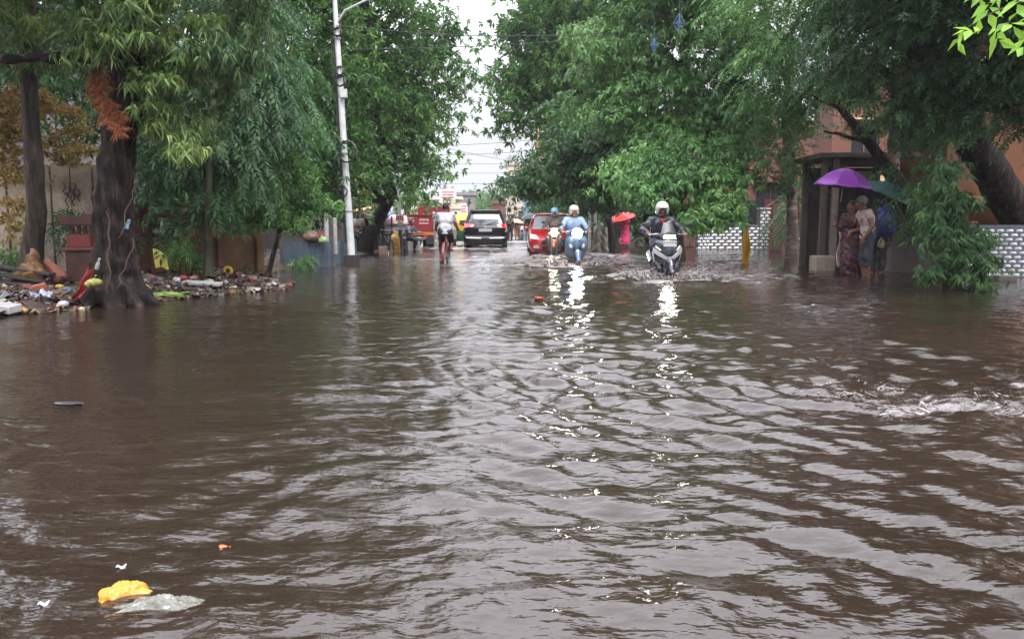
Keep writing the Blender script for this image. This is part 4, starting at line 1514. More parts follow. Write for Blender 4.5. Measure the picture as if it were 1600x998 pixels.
# left side behind the trees
building('house', 'grey house hidden in shade behind the left-hand trees', (-13.5, 24, 0), R(78), 16, 7, 6, GREYP, wins=((-5, -3.6, 1.2, 2.6), (0, 1.4, 1.2, 2.6), (4, 5.4, 1.2, 2.6)))
building('house', 'pale orange house glimpsed through the tree crown behind the far lamp post', (-11.0, 50, 0), R(70), 10, 7, 7.0, M('apricot_plaster', srgb(214, 164, 112)), wins=((-3, -1.8, 3.6, 5), (1, 2.2, 3.6, 5)))

# ---- billboard far left
c = at(700, 306, 82)
root = empty('billboard', (c.x, 82, -.2), 0, 'white billboard with red lines on a pole above the cyclist', 'billboard')
z0 = at(700, 316, 82).z + .2
z1 = at(700, 296, 82).z + .2
MB().tube([(-.1, 0, 0), (-.1, 0, z0 + .3)], .08, 10).build('pole', STEEL, root)
bo = MB().box((.0, -.1, (z0 + z1) / 2), (1.75, .08, z1 - z0)).build('board', WHITEP, root, smooth=False)
for k in range(4):
    MB().box((.0, -.152, z1 - .28 - .27 * k), (1.3 - .2 * (k % 2), .02, .09)).build('lettering', mk, bo, smooth=False)

# ---- boundary walls with glazed tiles on the right
TILE = checker_mat('glazed_grey_white_tiles', srgb(196, 196, 198), srgb(84, 86, 92), .145, .072)
TILEB = checker_mat('glazed_large_tiles', srgb(188, 188, 190), srgb(78, 80, 88), .30, .105)


def wall(label, p0, p1, h, mat, thick=.18, cop=None, name='boundary_wall', bot=-.4, pillars=(), cat='wall', relief=None):
    rz, Lw = T_face(p0, p1)
    root = empty(name, (p0[0], p0[1], 0), rz, label, cat)
    MB().box((Lw / 2, thick / 2, (h + bot) / 2), (Lw, thick, h - bot)).build('panel', mat, root, smooth=False, bevel=.006)
    if cop:
        MB().box((Lw / 2, thick / 2, h + .025), (Lw + .04, thick + .06, .05)).build('coping', cop, root, smooth=False, bevel=.008)
    for x, hh, w_ in pillars:
        p = MB().box((x, thick / 2 - .02, (hh + bot) / 2), (w_, thick + .1, hh - bot)).build('pillar', mat, root, smooth=False, bevel=.008)
        MB().box((x, thick / 2 - .02, hh + .02), (w_ + .06, thick + .16, .045)).build('cap', cop or WHITEP, p, smooth=False, bevel=.008)
    if relief:
        # raised glazed lozenges standing proud of the wall face, in staggered rows
        sx, sz = relief
        mb = MB()
        rows = int(h / sz)
        for k in range(rows):
            for i in range(int(Lw / sx)):
                x = (i + .5 * (k % 2) + .28) * sx
                z = (k + .5) * sz
                if x > Lw - sx * .4:
                    continue
                a, b_ = sx * .36, sz * .40
                mb.add([(x - a, 0, z - b_ * .5), (x - a * .6, 0, z - b_), (x + a, 0, z - b_ * .6), (x + a, 0, z + b_ * .5), (x + a * .6, 0, z + b_), (x - a, 0, z + b_ * .6),
                        (x, -.028, z)], [(0, 1, 6), (1, 2, 6), (2, 3, 6), (3, 4, 6), (4, 5, 6), (5, 0, 6)])
        mb.build('tile_relief', M('glazed_white', srgb(212, 212, 212), rough=.22, var=.12, scale=3, dirt=.25), root, smooth=False, fix=False)
    return root


pA, pB = at(1089, 388, 31), at(1203, 386, 31)
wA = wall('checkered tile wall with a black metal screen, behind the yellow wrapped post', (pA.x, 31, 0), (pB.x, 31.2, 0), .96, M('tile_grey', srgb(96, 98, 104), rough=.3, dirt=.4), cop=None,
          pillars=((.18, 1.22, .36), (pB.x - pA.x - .2, 1.58, .4)), relief=(.30, .125))
mb = MB()
Lw = pB.x - pA.x
mb.box((Lw / 2 - .1, .12, 1.45), (Lw - .75, .03, .95))
for i in range(16):
    mb.box((.5 + i * (Lw - 1.0) / 15, .09, 1.45), (.02, .03, .95))
mb.build('screen', BLACKM, wA, smooth=False)
# relief on the two pillars
mb = MB()
for x, hh, w_ in ((.18, 1.22, .36), (Lw - .2, 1.58, .4)):
    for k in range(int(hh / .125)):
        for q in (-.5, .5):
            xx = x + q * w_ * .5 + (.05 if k % 2 else -.02)
            z = (k + .5) * .125
            mb.add([(xx - .07, -.072, z - .04), (xx + .07, -.072, z - .05), (xx + .07, -.072, z + .03), (xx - .05, -.072, z + .05), (xx, -.1, z)], [(0, 1, 4), (1, 2, 4), (2, 3, 4), (3, 0, 4)])
mb.build('pillar_relief', MATS['glazed_white'], wA, smooth=False, fix=False)
# low grille left of it
pC = at(1036, 386, 31.4)
root = empty('grille_fence', (pC.x, 31.4, 0), 0, 'low dark iron grille between the nearest scooter and the checkered wall', 'fence')
Lg = pA.x - pC.x - .05
MB().box((Lg / 2, 0, .86), (Lg, .04, .05)).box((Lg / 2, 0, .08), (Lg, .04, .05)).build('rail', BLACKM, root, smooth=False)
mb = MB()
for i in range(15):
    mb.tube([(.05 + i * (Lg - .1) / 14, 0, -.3), (.05 + i * (Lg - .1) / 14, 0, .9)], .012, 6)
mb.build('bars', M('grey_iron', srgb(86, 86, 90), rough=.5), root)
# brick gate wall right of wall A
wall('worn brick pier between the checkered wall and the banded tree', (at(1204, 386, 30.8).x + .03, 30.8, 0), (at(1222, 386, 29).x, 29, 0), 1.75,
     brick_mat('old_brick', srgb(120, 66, 50), srgb(88, 50, 42), srgb(96, 88, 80)), thick=.4)
wall('dim red gate panel set back behind the brick pier', (at(1195, 386, 33).x, 33.2, 0), (at(1250, 386, 33).x, 33.2, 0), 2.0, M('maroon_gate', srgb(104, 30, 38), rough=.5, dirt=.3), thick=.06, name='gate', cat='gate')
pA, pB = at(1243, 400, 24.2), at(1262, 398, 24)
wB = wall('short tiled wall with a white-capped pillar beside the shelter', (pA.x, 24.3, 0), (at(1283, 398, 23.6).x, 23.7, 0), .75, M('tile_grey', srgb(96, 98, 104)), cop=None,
          pillars=((.56, 1.62, .36),), relief=(.16, .10))
pA, pB = at(1515, 430, 15.1), at(1680, 432, 14.6)
wC = wall('long blue-grey and white tiled wall right of the weeping plant', (pA.x, 15.2, 0), (pB.x, 14.5, 0), .98, M('tile_blue_grey', srgb(98, 104, 116), rough=.28, dirt=.3), cop=None, relief=(.155, .083))
wall('long dark wall added up the left side of the street to darken the gap behind the trees', (-8.2, 46, 0), (-7.8, 19.5, 0), 2.6, DARKC)  # added wall: hides the pale house so this gap stays dark
pA = at(1392, 410, 16.6)
wall('plain dark grey wall between the shelter and the weeping plant', (pA.x, 16.6, 0), (at(1516, 410, 15.3).x, 15.35, 0), 1.0, DARKC, cop=M('brick_cope', srgb(110, 62, 48), dirt=.4))
kb = MB().box((0, 0, 0), (.34, .2, .12)).build('stone_block', DARKC, None, bevel=.02, smooth=False, loc=(at(1570, 440, 14).x, 14, .03))
tag(kb, 'dark stone block lying in the water at the foot of the tiled wall', 'block')

# ---- roadside shelter
c = at(1335, 415, 17.6)
root = empty('shelter', (c.x, 17.6, -.17), R(-3), 'old roadside shelter with timber posts and a concrete roof slab above the purple umbrella', 'shelter')
x0 = at(1280, 400, 17.6).x - c.x
x1 = at(1405, 400, 17.6).x - c.x
zr = at(1340, 247, 17.6).z + .17
MB().box(((x0 + x1) / 2, .6, zr + .04), (x1 - x0 + .35, 1.9, .11)).build('roof', DARKC, root, smooth=False, bevel=.015)
for xx, yy_ in ((x0 + .05, 0), (x0 + .3, .02), (x1 - .3, .04), (x0 + .05, 1.3), (x1 - .1, 1.3)):
    MB().box((xx, yy_, zr / 2), (.13, .13, zr - .02)).build('post', WOOD if xx != x0 + .3 else M('pale_post', srgb(128, 114, 106), dirt=.5), root, smooth=False, bevel=.01)
mb = MB()
for k in range(10):
    mb.box(((x0 + x1) / 2, 1.32, .25 + k * .235), (x1 - x0 - .2, .03, .236))
mb.build('back_boards', M('dark_boards', srgb(56, 42, 36), rough=.6, var=.35, scale=5, dirt=.5), root, smooth=False)
mb = MB()
for k in range(4):
    mb.box(((x0 + x1) / 2 + .15, .5 + k * .12, .52), (x1 - x0 - .6, .1, .035))
mb.box((x0 + .6, .66, .25), (.08, .4, .5)).box((x1 - .3, .66, .25), (.08, .4, .5))
mb.build('bench', WOOD, root, smooth=False)
MB().box(((x0 + x1) / 2 - .1, .01, zr - .12), (x1 - x0 - .2, .05, .16)).build('beam', WOOD, root, smooth=False, bevel=.01)
mb = MB()
mb.box((x1 - .95, .5, zr - .42), (.7, .5, .04)).box((x1 - .95, .26, zr - .34), (.7, .03, .14))
mb.build('shelf', M('pale_post', srgb(128, 114, 106)), root, smooth=False, bevel=.006)
kb = MB().box((0, 0, 0), (.42, .4, .52)).build('stone_plinth', CONC, None, smooth=False, bevel=.03, loc=(at(1282, 400, 17.2).x, 17.1, .06))
tag(kb, 'grey stone plinth standing in the water at the left post of the shelter', 'plinth')
# grey trunk-like pole with pinkish band behind the green umbrella
c = at(1380, 400, 17.2)
root = empty('utility_post', (c.x, 17.0, -.17), 0, 'grey concrete post with a pinkish band behind the green umbrella', 'post')
MB().tube([(0, 0, 0), (0, 0, 4.2)], [.13, .11], 12).build('shaft', M('post_concrete', srgb(104, 98, 96), dirt=.5, bump=.3), root)
MB().lathe((0, 0, 2.05), (0, 0, 1), [(0, .133), (.02, .14), (.6, .137), (.62, .128)], 12).build('painted_band', M('pinkish_band', srgb(150, 112, 108), dirt=.4), root)

# ---- green-grey lamp pole on the right with the yellow wrapped foot
b = gp(1166, 405)
root = empty('lamp_post', (b.x, b.y + 1.2, -.17), 0, 'tall green-grey street pole leaning beside the yellow wrapped post', 'lamp post')
rb = Vector(root.location)
pts = [at(u, v, rb.y - .0) - rb for u, v in ((1166, 408), (1163, 350), (1157, 240), (1147, 120), (1136, 25), (1131, -30))]
MB().tube(pts, [.10, .098, .092, .08, .07, .06], 12).build('pole', M('green_grey_paint', srgb(92, 108, 88), rough=.5, dirt=.5), root)
MB().tube([pts[4], pts[4] + Vector((-.5, -.1, .12)), pts[4] + Vector((-1.3, -.2, .2))], .025, 8).build('arm', M('green_grey_paint', srgb(92, 108, 88)), root)
b = gp(1164, 412)
root = empty('wrapped_post', (b.x, b.y, -.17), 0, 'short post wrapped in bright yellow plastic sheet standing in the water', 'post')
MB().tube([(0, 0, 0), (0.02, 0, 1.02)], .03, 8).build('stake', WOOD, root)
pr = []
for k in range(8):
    t = k / 7
    z = .12 + .95 * t
    rr_ = np.interp(t, [0, .25, .5, .85, 1], [.08, .075, .11, .065, .03])
    pr.append([(0.02 * t + rr_ * (1 + .25 * math.sin(3 * a + 2.2 * t * 3)) * math.cos(a), rr_ * (1 + .2 * math.cos(4 * a + t * 5)) * math.sin(a), z + .03 * math.sin(2 * a + t)) for a in [2 * math.pi * i / 16 for i in range(16)]])
MB().loft(pr).build('yellow_sheet', M('yellow_plastic', srgb(222, 160, 24), rough=.35, var=.12, scale=6), root, sharp=50)

# ---- white lamp post on the left
b = gp(550, 414)
root = empty('lamp_post', (b.x, b.y, -.17), 0, 'tall white lamp post with coiled black cables on a dark square base', 'lamp post')
rb = Vector(root.location)
px = [(549.5, 404), (545, 330), (538, 240), (533, 150), (527, 60), (523, 0), (519, -60)]
pts = [at(u, v, rb.y) - rb for u, v in px]
pts[0].z = .3
MB().tube(pts, [.095, .086, .08, .072, .063, .054, .046], 16).build('pole', WHITEP, root)
MB().box((0, 0, .17), (.34, .34, .50)).build('base_block', M('dark_plinth', srgb(44, 34, 32), rough=.6, dirt=.5), root, bevel=.015, smooth=False)
ptop = at(524.5, 22, rb.y) - rb
MB().tube([ptop + Vector((0, 0, -.25)), ptop + Vector((.25, -.1, .05)), ptop + Vector((.8, -.35, .22)), ptop + Vector((1.5, -.7, .3))], .028, 8).build('arm', WHITEP, root)
MB().box(ptop + Vector((1.65, -.8, .3)), (.5, .22, .09), (0, 0, -.4)).build('lamp_head', M('lamp_grey', srgb(150, 150, 150)), root, bevel=.02)
cab = M('black_cable', srgb(20, 20, 22), rough=.5)


def pole_at(v):
    for a, b_ in zip(px[:-1], px[1:]):
        if b_[1] <= v <= a[1]:
            t = (a[1] - v) / (a[1] - b_[1])
            return at(a[0] + (b_[0] - a[0]) * t, v, rb.y) - rb
    return pts[-1]


mb = MB()
for v, rad, n, dx in ((238, .22, 4, .10), (128, .11, 5, .04), (112, .09, 4, .03), (52, .09, 4, .04), (300, .12, 3, -.10)):
    c = pole_at(v)
    rr = random.Random(int(v))
    for k in range(n):
        pt = [c + Vector((dx + rad * math.cos(a) * (1 + .08 * math.sin(3 * a + k)), -.10 - .012 * k + .04 * math.sin(a), rad * 1.15 * math.sin(a) + .02 * rr.uniform(-1, 1))) for a in [2 * math.pi * i / 18 for i in range(18)]]
        mb.tube(pt, .013, 5, closed=True)
mb.build('cable_coils', cab, root)
mb = MB()
for dx, dy in ((-.105, -.02), (-.12, -.04), (-.10, .03)):
    mb.tube([pole_at(v) + Vector((dx + .008 * math.sin(v * .03 + dx * 60), dy, 0)) for v in range(380, 40, -20)], .010, 5)
mb.build('cables', cab, root)
jb = MB().box(pole_at(148) + Vector((.09, -.12, 0)), (.16, .12, .2)).build('junction_box', M('box_grey', srgb(176, 176, 172), dirt=.3), root, bevel=.01)
for v in (240, 150, 330, 60):
    MB().lathe(pole_at(v) - Vector((0, 0, .03)), (0, 0, 1), [(0, .085), (0, .092), (.04, .092), (.04, .085)], 16).build('clamp_band', STEEL, root)
# ---- second, thinner pole with a red and white plate
b = gp(626, 392)
root = empty('sign_post', (b.x, b.y, -.17), 0, 'thin pale pole carrying a small red and white plate beside the parked bikes', 'sign post')
rb = Vector(root.location)
zt = at(623, 218, b.y).z - rb.z
MB().tube([(0, 0, 0), (-.05, 0, zt)], [.06, .045], 10).build('pole', M('pole_grey', srgb(176, 182, 184), rough=.45, dirt=.4), root)
MB().tube([(0, 0, 0), (-.002, 0, .95)], .068, 10).build('pole_foot', M('dark_plinth', srgb(44, 34, 32)), root)
zs_ = at(626, 341, b.y).z - rb.z
pl = MB().box((0, -.08, zs_), (.30, .02, .24)).build('plate', WHITEP, root, smooth=False, bevel=.004)
MB().box((0, -.094, zs_ + .02), (.25, .008, .12)).build('red_field', mk, pl, smooth=False)
for k in range(3):
    MB().box((-.07 + .07 * k, -.1, zs_ + .02), (.03, .006, .05)).build('lettering', WHITEP, pl, smooth=False)
MB().box((0.02, -.08, zs_ - .22), (.2, .02, .16)).build('plate', M('plate_grey', srgb(170, 168, 164)), root, smooth=False)

# ---- overhead wires
wm = M('wire_black', srgb(30, 30, 34), rough=.6)


def wire(lab, a, b_, sag, r=.009, group='overhead wires'):
    a, b_ = Vector(a), Vector(b_)
    root = empty('overhead_wire', a, 0)
    pts = [(a.lerp(b_, t) - a) - Vector((0, 0, sag * 4 * t * (1 - t))) for t in [i / 24 for i in range(25)]]
    o = MB().tube(pts, r, 5).build('overhead_wire', wm)
    o.location = a
    bpy.data.objects.remove(root)
    tag(o, lab, 'wire', group)


wire('highest black wire crossing the sky gap from the white lamp post to the green-grey pole', at(525, 40, 18.8), at(1138, 28, 22.2), .35, .010)
wire('wire running from the left tree to the right across the middle of the sky gap', at(500, 78, 20), at(1300, 14, 26), .3, .009)
wire('faint far wire crossing the sky gap at mid height', at(560, 230, 55), at(960, 205, 55), .3, .014)
wire('slack far wire dipping below the mid-height one', at(560, 232, 52), at(960, 214, 50), .7, .013)
wire('slanting far wire falling to the right in the sky gap', at(700, 232, 48), at(900, 262, 60), .2, .012)
for k, (v0, v1, lab) in enumerate(((252, 246, 'upper of the thin parallel wires low in the sky gap'), (266, 262, 'middle of the thin parallel wires low in the sky gap'), (282, 280, 'lowest thin parallel wire above the far trees'))):
    wire(lab, at(560, v0, 70 + 5 * k), at(960, v1, 72 + 5 * k), .4, .014)
wire('black service cable slanting up through the leaves beside the green-grey pole', at(1115, 130, 19), at(1220, 60, 17), .15, .02)
# ---- hanging blue star ornaments
for k, (u, v, s_, lab) in enumerate(((1061, 37, .17, 'larger blue diamond-shaped ornament hanging in the right tree'), (1022, 71, .11, 'smaller blue diamond-shaped ornament hanging lower left in the right tree'))):
    c = at(u, v, 19.2)
    mb = MB()
    P_ = [Vector((0, 0, s_ * 1.35)), Vector((s_ * .8, 0, 0)), Vector((0, 0, -s_ * 1.35)), Vector((-s_ * .8, 0, 0))]
    for i in range(4):
        mb.tube([P_[i], P_[(i + 1) % 4]], .008, 6)
        mb.tube([P_[i] * .5, P_[(i + 1) % 4] * .5], .009, 6)
        mb.tube([P_[i], Vector((0, -s_ * .35, 0))], .008, 5)
        mb.tube([P_[i], Vector((0, s_ * .35, 0))], .008, 5)
    mb.tube([P_[0], P_[0] + Vector((0, 0, .4))], .003, 4)
    o = mb.build('hanging_star', M('blue_tinsel', srgb(70, 104, 134), rough=.4))
    o.location = c
    tag(o, lab, 'ornament', 'hanging star ornaments')

# ---- left side: concrete wall, gatepost, garden wall, tin enclosure
root = empty('concrete_wall', (at(-120, 400, 12.6).x, 12.6, 0), R(2), 'stained slatted concrete wall with black scrawls at the far left', 'wall')
Lw = at(160, 400, 12.6).x - at(-120, 400, 12.6).x
rr = random.Random(4)
x = 0
mb = MB()
while x < Lw:
    w_ = rr.uniform(.24, .36)
    mb.box((x + w_ / 2, rr.uniform(-.015, .015), .95), (w_ - .018, .1, 2.0 + rr.uniform(-.05, .05)))
    x += w_
mb.build('slabs', M('pale_stained_concrete', srgb(168, 154, 138), rough=.8, var=.3, scale=2.6, dirt=.8, bump=.4, bscale=20), root, smooth=False, bevel=.012)
mb = MB()
mb.box((Lw / 2, .02, 1.72), (Lw, .05, .09)).box((Lw / 2, .09, .95), (Lw, .06, 1.9))
mb.build('rail', DARKC, root, smooth=False)
mb = MB()
for (u, v) in ((96, 295), (103, 300), (112, 296), (118, 305), (99, 310), (110, 312)):
    p = at(u, v, 12.53) - Vector(root.location)
    mb.tube([p + Vector((0, -.01, .1)), p + Vector((.03, -.012, .03)), p + Vector((-.02, -.01, -.03)), p + Vector((.02, -.012, -.1))], .014, 5, flat=.3)
mb.build('scrawl', M('black_spray', srgb(30, 28, 28)), root)

c = at(133, 430, 11.2)
root = empty('gatepost', (c.x, 11.2, bz(c.x, 11.2)), R(6), 'red oxide brick gatepost with railing bars left of the thick trunk', 'gatepost')
zt = at(133, 336, 11.2).z - root.location.z
RB = brick_mat('red_brick_paint', srgb(112, 54, 46), srgb(88, 44, 38), srgb(74, 56, 50))
MB().box((0, 0, zt * .23), (.36, .34, zt * .46)).build('pedestal', RB, root, smooth=False, bevel=.012)
MB().box((0, 0, zt * .49), (.44, .42, .05)).build('ledge', REDOX, root, smooth=False, bevel=.012)
MB().box((0.0, 0, zt * .61), (.32, .3, zt * .19)).build('shaft', M('bright_red_paint', srgb(122, 40, 36), rough=.5, dirt=.7), root, smooth=False, bevel=.012)
mb = MB()
for i in range(4):
    mb.tube([(-.13 + .087 * i, 0, zt * .70), (-.13 + .087 * i, 0, zt * .84)], .028, 8)
mb.build('balusters', REDOX, root)
MB().box((0.06, 0, zt * .915), (.62, .36, zt * .14)).build('cap', RB, root, smooth=False, bevel=.015)

pA, pB = at(205, 418, 12.5), at(412, 412, 15.6)
rz, Lw = T_face(pA, pB)
root = empty('garden_wall', (pA.x, pA.y, 0), rz, 'low ochre garden wall with red-brown posts behind the rubbish', 'wall')
zb = .1
MB().box((Lw / 2, .1, .30), (Lw, .16, .95)).build('panel', OCHRE, root, smooth=False, bevel=.01)
MB().box((Lw / 2 + .2, .1, 1.14), (Lw - .6, .1, .07)).build('rail', M('concrete_rail', srgb(110, 96, 84), dirt=.6), root, smooth=False, bevel=.01)
k = 0
for u in (226, 313, 345, 405):
    t = (u - 205) / 207.0
    # perspective-correct position along the wall
    x = Lw * t * pA.y / (pA.y * t + pB.y * (1 - t))
    h_ = (1.28, 1.20, 1.12, 1.05)[k]
    p = MB().box((x, .08, h_ / 2 - .1), (.22, .26, h_ + .2)).build('post', REDOX if k < 2 else OCHRE, root, smooth=False, bevel=.015)
    MB().box((x, .08, h_ + .02), (.26, .30, .05)).build('cap', REDOX, p, smooth=False, bevel=.012)
    k += 1

# tin enclosure, slate blue
root = empty('tin_enclosure', (at(432, 400, 18.0).x, 18.0, 0), 0, 'slate blue corrugated tin enclosure with rubbish piled inside', 'enclosure')
r0 = Vector(root.location)
TIN = M('slate_blue_tin', srgb(64, 78, 92), rough=.4, var=.25, scale=3, dirt=.6)


def corr(a, b_, z0, z1, amp=.012, n=60):
    a, b_ = Vector(a), Vector(b_)
    d = (b_ - a)
    nrm = Vector((-d.y, d.x, 0)).normalized()
    return lambda u, v: a + d * u + nrm * (amp * math.sin(u * n)) + Vector((0, 0, z0 + (z1 - z0) * v))


pa_, pb_, pc_ = at(438, 410, 17.9) - r0, at(517, 410, 18.6) - r0, at(542, 404, 22.5) - r0
for p in (pa_, pb_, pc_):
    p.z = 0
zt = at(517, 378, 18.6).z
MB().grid(corr(pa_, pb_, -.1, zt, .01, 55), 60, 2, .006).build('sheet', TIN, root, sharp=60)
MB().grid(corr(pb_, pc_, -.1, zt - .02, .014, 70), 60, 2, .006).build('sheet', M('grey_blue_tin', srgb(104, 124, 136), rough=.35, var=.2, scale=3, dirt=.4), root, sharp=60)
MB().grid(corr(pa_ + Vector((0, 1.2, 0)), pb_ + Vector((.1, 2.6, 0)), .0, zt + .02, .01, 55), 40, 2, .006).build('sheet', TIN, root, sharp=60)
for p in (pa_, pb_, pc_):
    MB().box(p + Vector((.02, .04, zt / 2)), (.06, .06, zt + .2)).build('corner_post', WOOD, root, smooth=False)
for u, v0, v1, Y, lab in ((510, 333, 384, 18.8, 'left of the two short white posts inside the tin enclosure'), (523.5, 342, 384, 19.4, 'right of the two short white posts inside the tin enclosure')):
    a = at(u + 1, v1, Y)
    t_ = at(u - .5, v0, Y)
    o = MB().tube([(0, 0, -.2), (t_.x - a.x, 0, t_.z - a.z)], .052, 10).lathe((t_.x - a.x, 0, t_.z - a.z), (0, 0, 1), [(0, .052), (.02, .045), (.03, .01)], 10).build('white_post', M('grey_white_post', srgb(160, 158, 156), dirt=.5))
    o.location = a
    tag(o, lab, 'post')
# bundled sacks on the wall of the enclosure
for u, v, Y, s_, col, lab in ((486, 371, 18.3, .17, srgb(96, 72, 58), 'round tan sack resting on the rubbish in the tin enclosure'),
                              (504, 376, 18.35, .1, srgb(120, 146, 96), 'small green bundle beside the tan sack'),
                              (503, 370, 18.9, .12, srgb(108, 50, 44), 'dark red bag behind the tan sack')):
    c = at(u, v, Y)
    me = sdf_mesh('sack', [ell((0, 0, 0), (s_ * 1.1, s_ * .8, s_ * .75)), ell((s_ * .4, 0, s_ * .5), (s_ * .5, s_ * .4, s_ * .4), .05), cap((0, 0, s_ * .5), (-.02, 0, s_ * 1.1), s_ * .3, s_ * .12, .05)], .018, fold=.008, foldf=40)
    tag(link_mesh('sack', me, M('sack_%d' % u, col, rough=.6, var=.25, scale=12), None, c), lab, 'sack')
# stall with yellow and blue tarpaulins behind the lamp post
root = empty('tea_stall', (at(575, 380, 30).x, 30, bz(at(575, 380, 30).x, 30)), 0, 'dim roadside stall under orange and blue tarpaulins behind the lamp post', 'stall')
r0 = Vector(root.location)
r = random.Random(2)


def sheet(a, b_, c_, d_, name, mat, seed, amp=.08):
    a, b_, c_, d_ = [at(*q) - r0 for q in (a, b_, c_, d_)]
    f = lambda u, v: a.lerp(b_, u).lerp(d_.lerp(c_, u), v) + Vector((0, 0, amp * (mnoise.noise(Vector((u * 4 + seed, v * 4, 0))) - 1.2 * math.sin(math.pi * u) * math.sin(math.pi * v) * .5)))
    MB().grid(f, 16, 12, .01).build(name, mat, root, sharp=80)


sheet((538, 336, 28.5), (572, 326, 28.5), (590, 322, 31.5), (545, 328, 31.5), 'orange_tarp', M('orange_tarp', srgb(206, 142, 44), rough=.4, var=.2, scale=3, dirt=.3), 1)
sheet((588, 344, 29), (612, 334, 29), (616, 330, 31), (592, 336, 31), 'blue_tarp', M('blue_tarp', srgb(58, 78, 150), rough=.4, var=.2, scale=3), 3, .12)
sheet((566, 340, 28.7), (592, 346, 28.7), (600, 340, 31.5), (566, 333, 31.5), 'brown_tarp', M('brown_tarp', srgb(112, 88, 72), rough=.5, var=.2, scale=3, dirt=.4), 7)
for u, Y in ((560, 28.8), (592, 29), (612, 29.3)):
    a = at(u, 388, Y) - r0
    t_ = at(u, 338, Y) - r0
    MB().tube([(a.x, a.y, -.15), (t_.x, t_.y, t_.z)], .03, 8).build('pole', WOOD, root)
a, b_ = at(566, 388, 31.5) - r0, at(604, 388, 31.5) - r0
MB().box(((a.x + b_.x) / 2, a.y, .6), (b_.x - a.x, .08, 1.4)).build('back_panel', M('stall_dark', srgb(40, 38, 40), var=.3), root, smooth=False)
MB().box(((a.x + b_.x) / 2, a.y - 1.4, .28), (b_.x - a.x, .7, .6)).build('counter', M('stall_counter', srgb(58, 60, 66), dirt=.5, rough=.5), root, smooth=False, bevel=.02)
# dim kiosk and utility boxes under the trees behind the scooters (right)
root = empty('transformer_kiosk', (at(912, 380, 34).x, 34, -.17), 0, 'dim green and grey utility kiosk with pale posts under the trees behind the white-helmeted riders', 'kiosk')
r0 = Vector(root.location)
z = lambda v: at(912, v, 34).z + .17
MB().box((0.05, .5, z(312)), (.75, .6, z(292) - z(332))).build('cabinet', M('dark_cabinet', srgb(46, 50, 58), rough=.5), root, smooth=False, bevel=.02)
MB().box((at(899, 300, 34).x - r0.x, .1, z(297)), (.18, .3, z(284) - z(310))).build('side_box', M('pale_green_box', srgb(150, 176, 150), rough=.5, dirt=.3), root, smooth=False, bevel=.01)
for u in (902, 922, 931):
    MB().box((at(u, 300, 34).x - r0.x, .1, z(345) / 2 + .2), (.12, .12, z(300))).build('post', M('pale_post2', srgb(170, 166, 168), dirt=.4), root, smooth=False, bevel=.01)
me = sdf_mesh('cover', [cap((-.2, .4, z(285)), (.2, .4, z(275)), .22, .16, .1), cap((.1, .4, z(268)), (.2, .4, z(285)), .1, .16, .1)], .03, fold=.015, foldf=14)
link_mesh('cover', me, M('pale_sheet', srgb(170, 158, 146), dirt=.4), root)
c = gp(938, 392)
me = sdf_mesh('covered_load', [cap((-.12, 0, .1), (-.08, 0, .75), .20, .15, .08), cap((.16, 0, .1), (.12, 0, .55), .17, .14, .08), cap((-.1, 0, .8), (0, 0, 1.12), .15, .10, .08), cap((.12, 0, .6), (.2, .0, .95), .12, .07, .06)], .025, fold=.03, foldf=17)
tag(link_mesh('covered_load', me, M('grey_green_sheet', srgb(150, 150, 132), rough=.5, var=.25, scale=4, dirt=.4), None, (at(938, 380, 29).x, 29, -.17)), 'grey-green plastic-covered load standing between the scooters under the tree', 'load')
# ------------------------------------------------------------------ people
SKIN = M('brown_skin', srgb(128, 84, 62), rough=.5, var=.1, scale=14)
SKIN2 = M('dark_brown_skin', srgb(98, 64, 50), rough=.5, var=.1, scale=14)
HAIR = M('black_hair', srgb(22, 18, 18), rough=.45, var=.3, scale=60, bump=.4, bscale=120)
HAIRG = M('grey_hair', srgb(128, 122, 118), rough=.5, var=.3, scale=60, bump=.4, bscale=120)
EYEM = M('dark_eye', (0.012, 0.01, 0.01), rough=.1)
EYEW = M('eye_white', (0.6, 0.57, 0.53), rough=.2)


def lerp(a, b, t):
    return tuple(a[i] + (b[i] - a[i]) * t for i in range(3))


STAND = dict(hipa=(.09, 0, .90), hipb=(-.09, 0, .90), kneea=(.10, -.02, .49), kneeb=(-.10, -.02, .49), anka=(.10, .02, .09), ankb=(-.10, .02, .09),
             toea=(.12, -.14, .035), toeb=(-.12, -.14, .035), pelvis=(0, 0, .94), chest=(0, .0, 1.22), neck=(0, .01, 1.40), sha=(.175, .01, 1.365), shb=(-.175, .01, 1.365),
             elba=(.235, .03, 1.09), elbb=(-.235, .03, 1.09), wra=(.25, -.04, .85), wrb=(-.25, -.04, .85), ha=(0, -.3, -1), hb=(0, -.3, -1), na=(-1, 0, 0), nb=(1, 0, 0),
             curl=.5, head=(0, -.015, 1.555), yaw=0., pitch=0.)


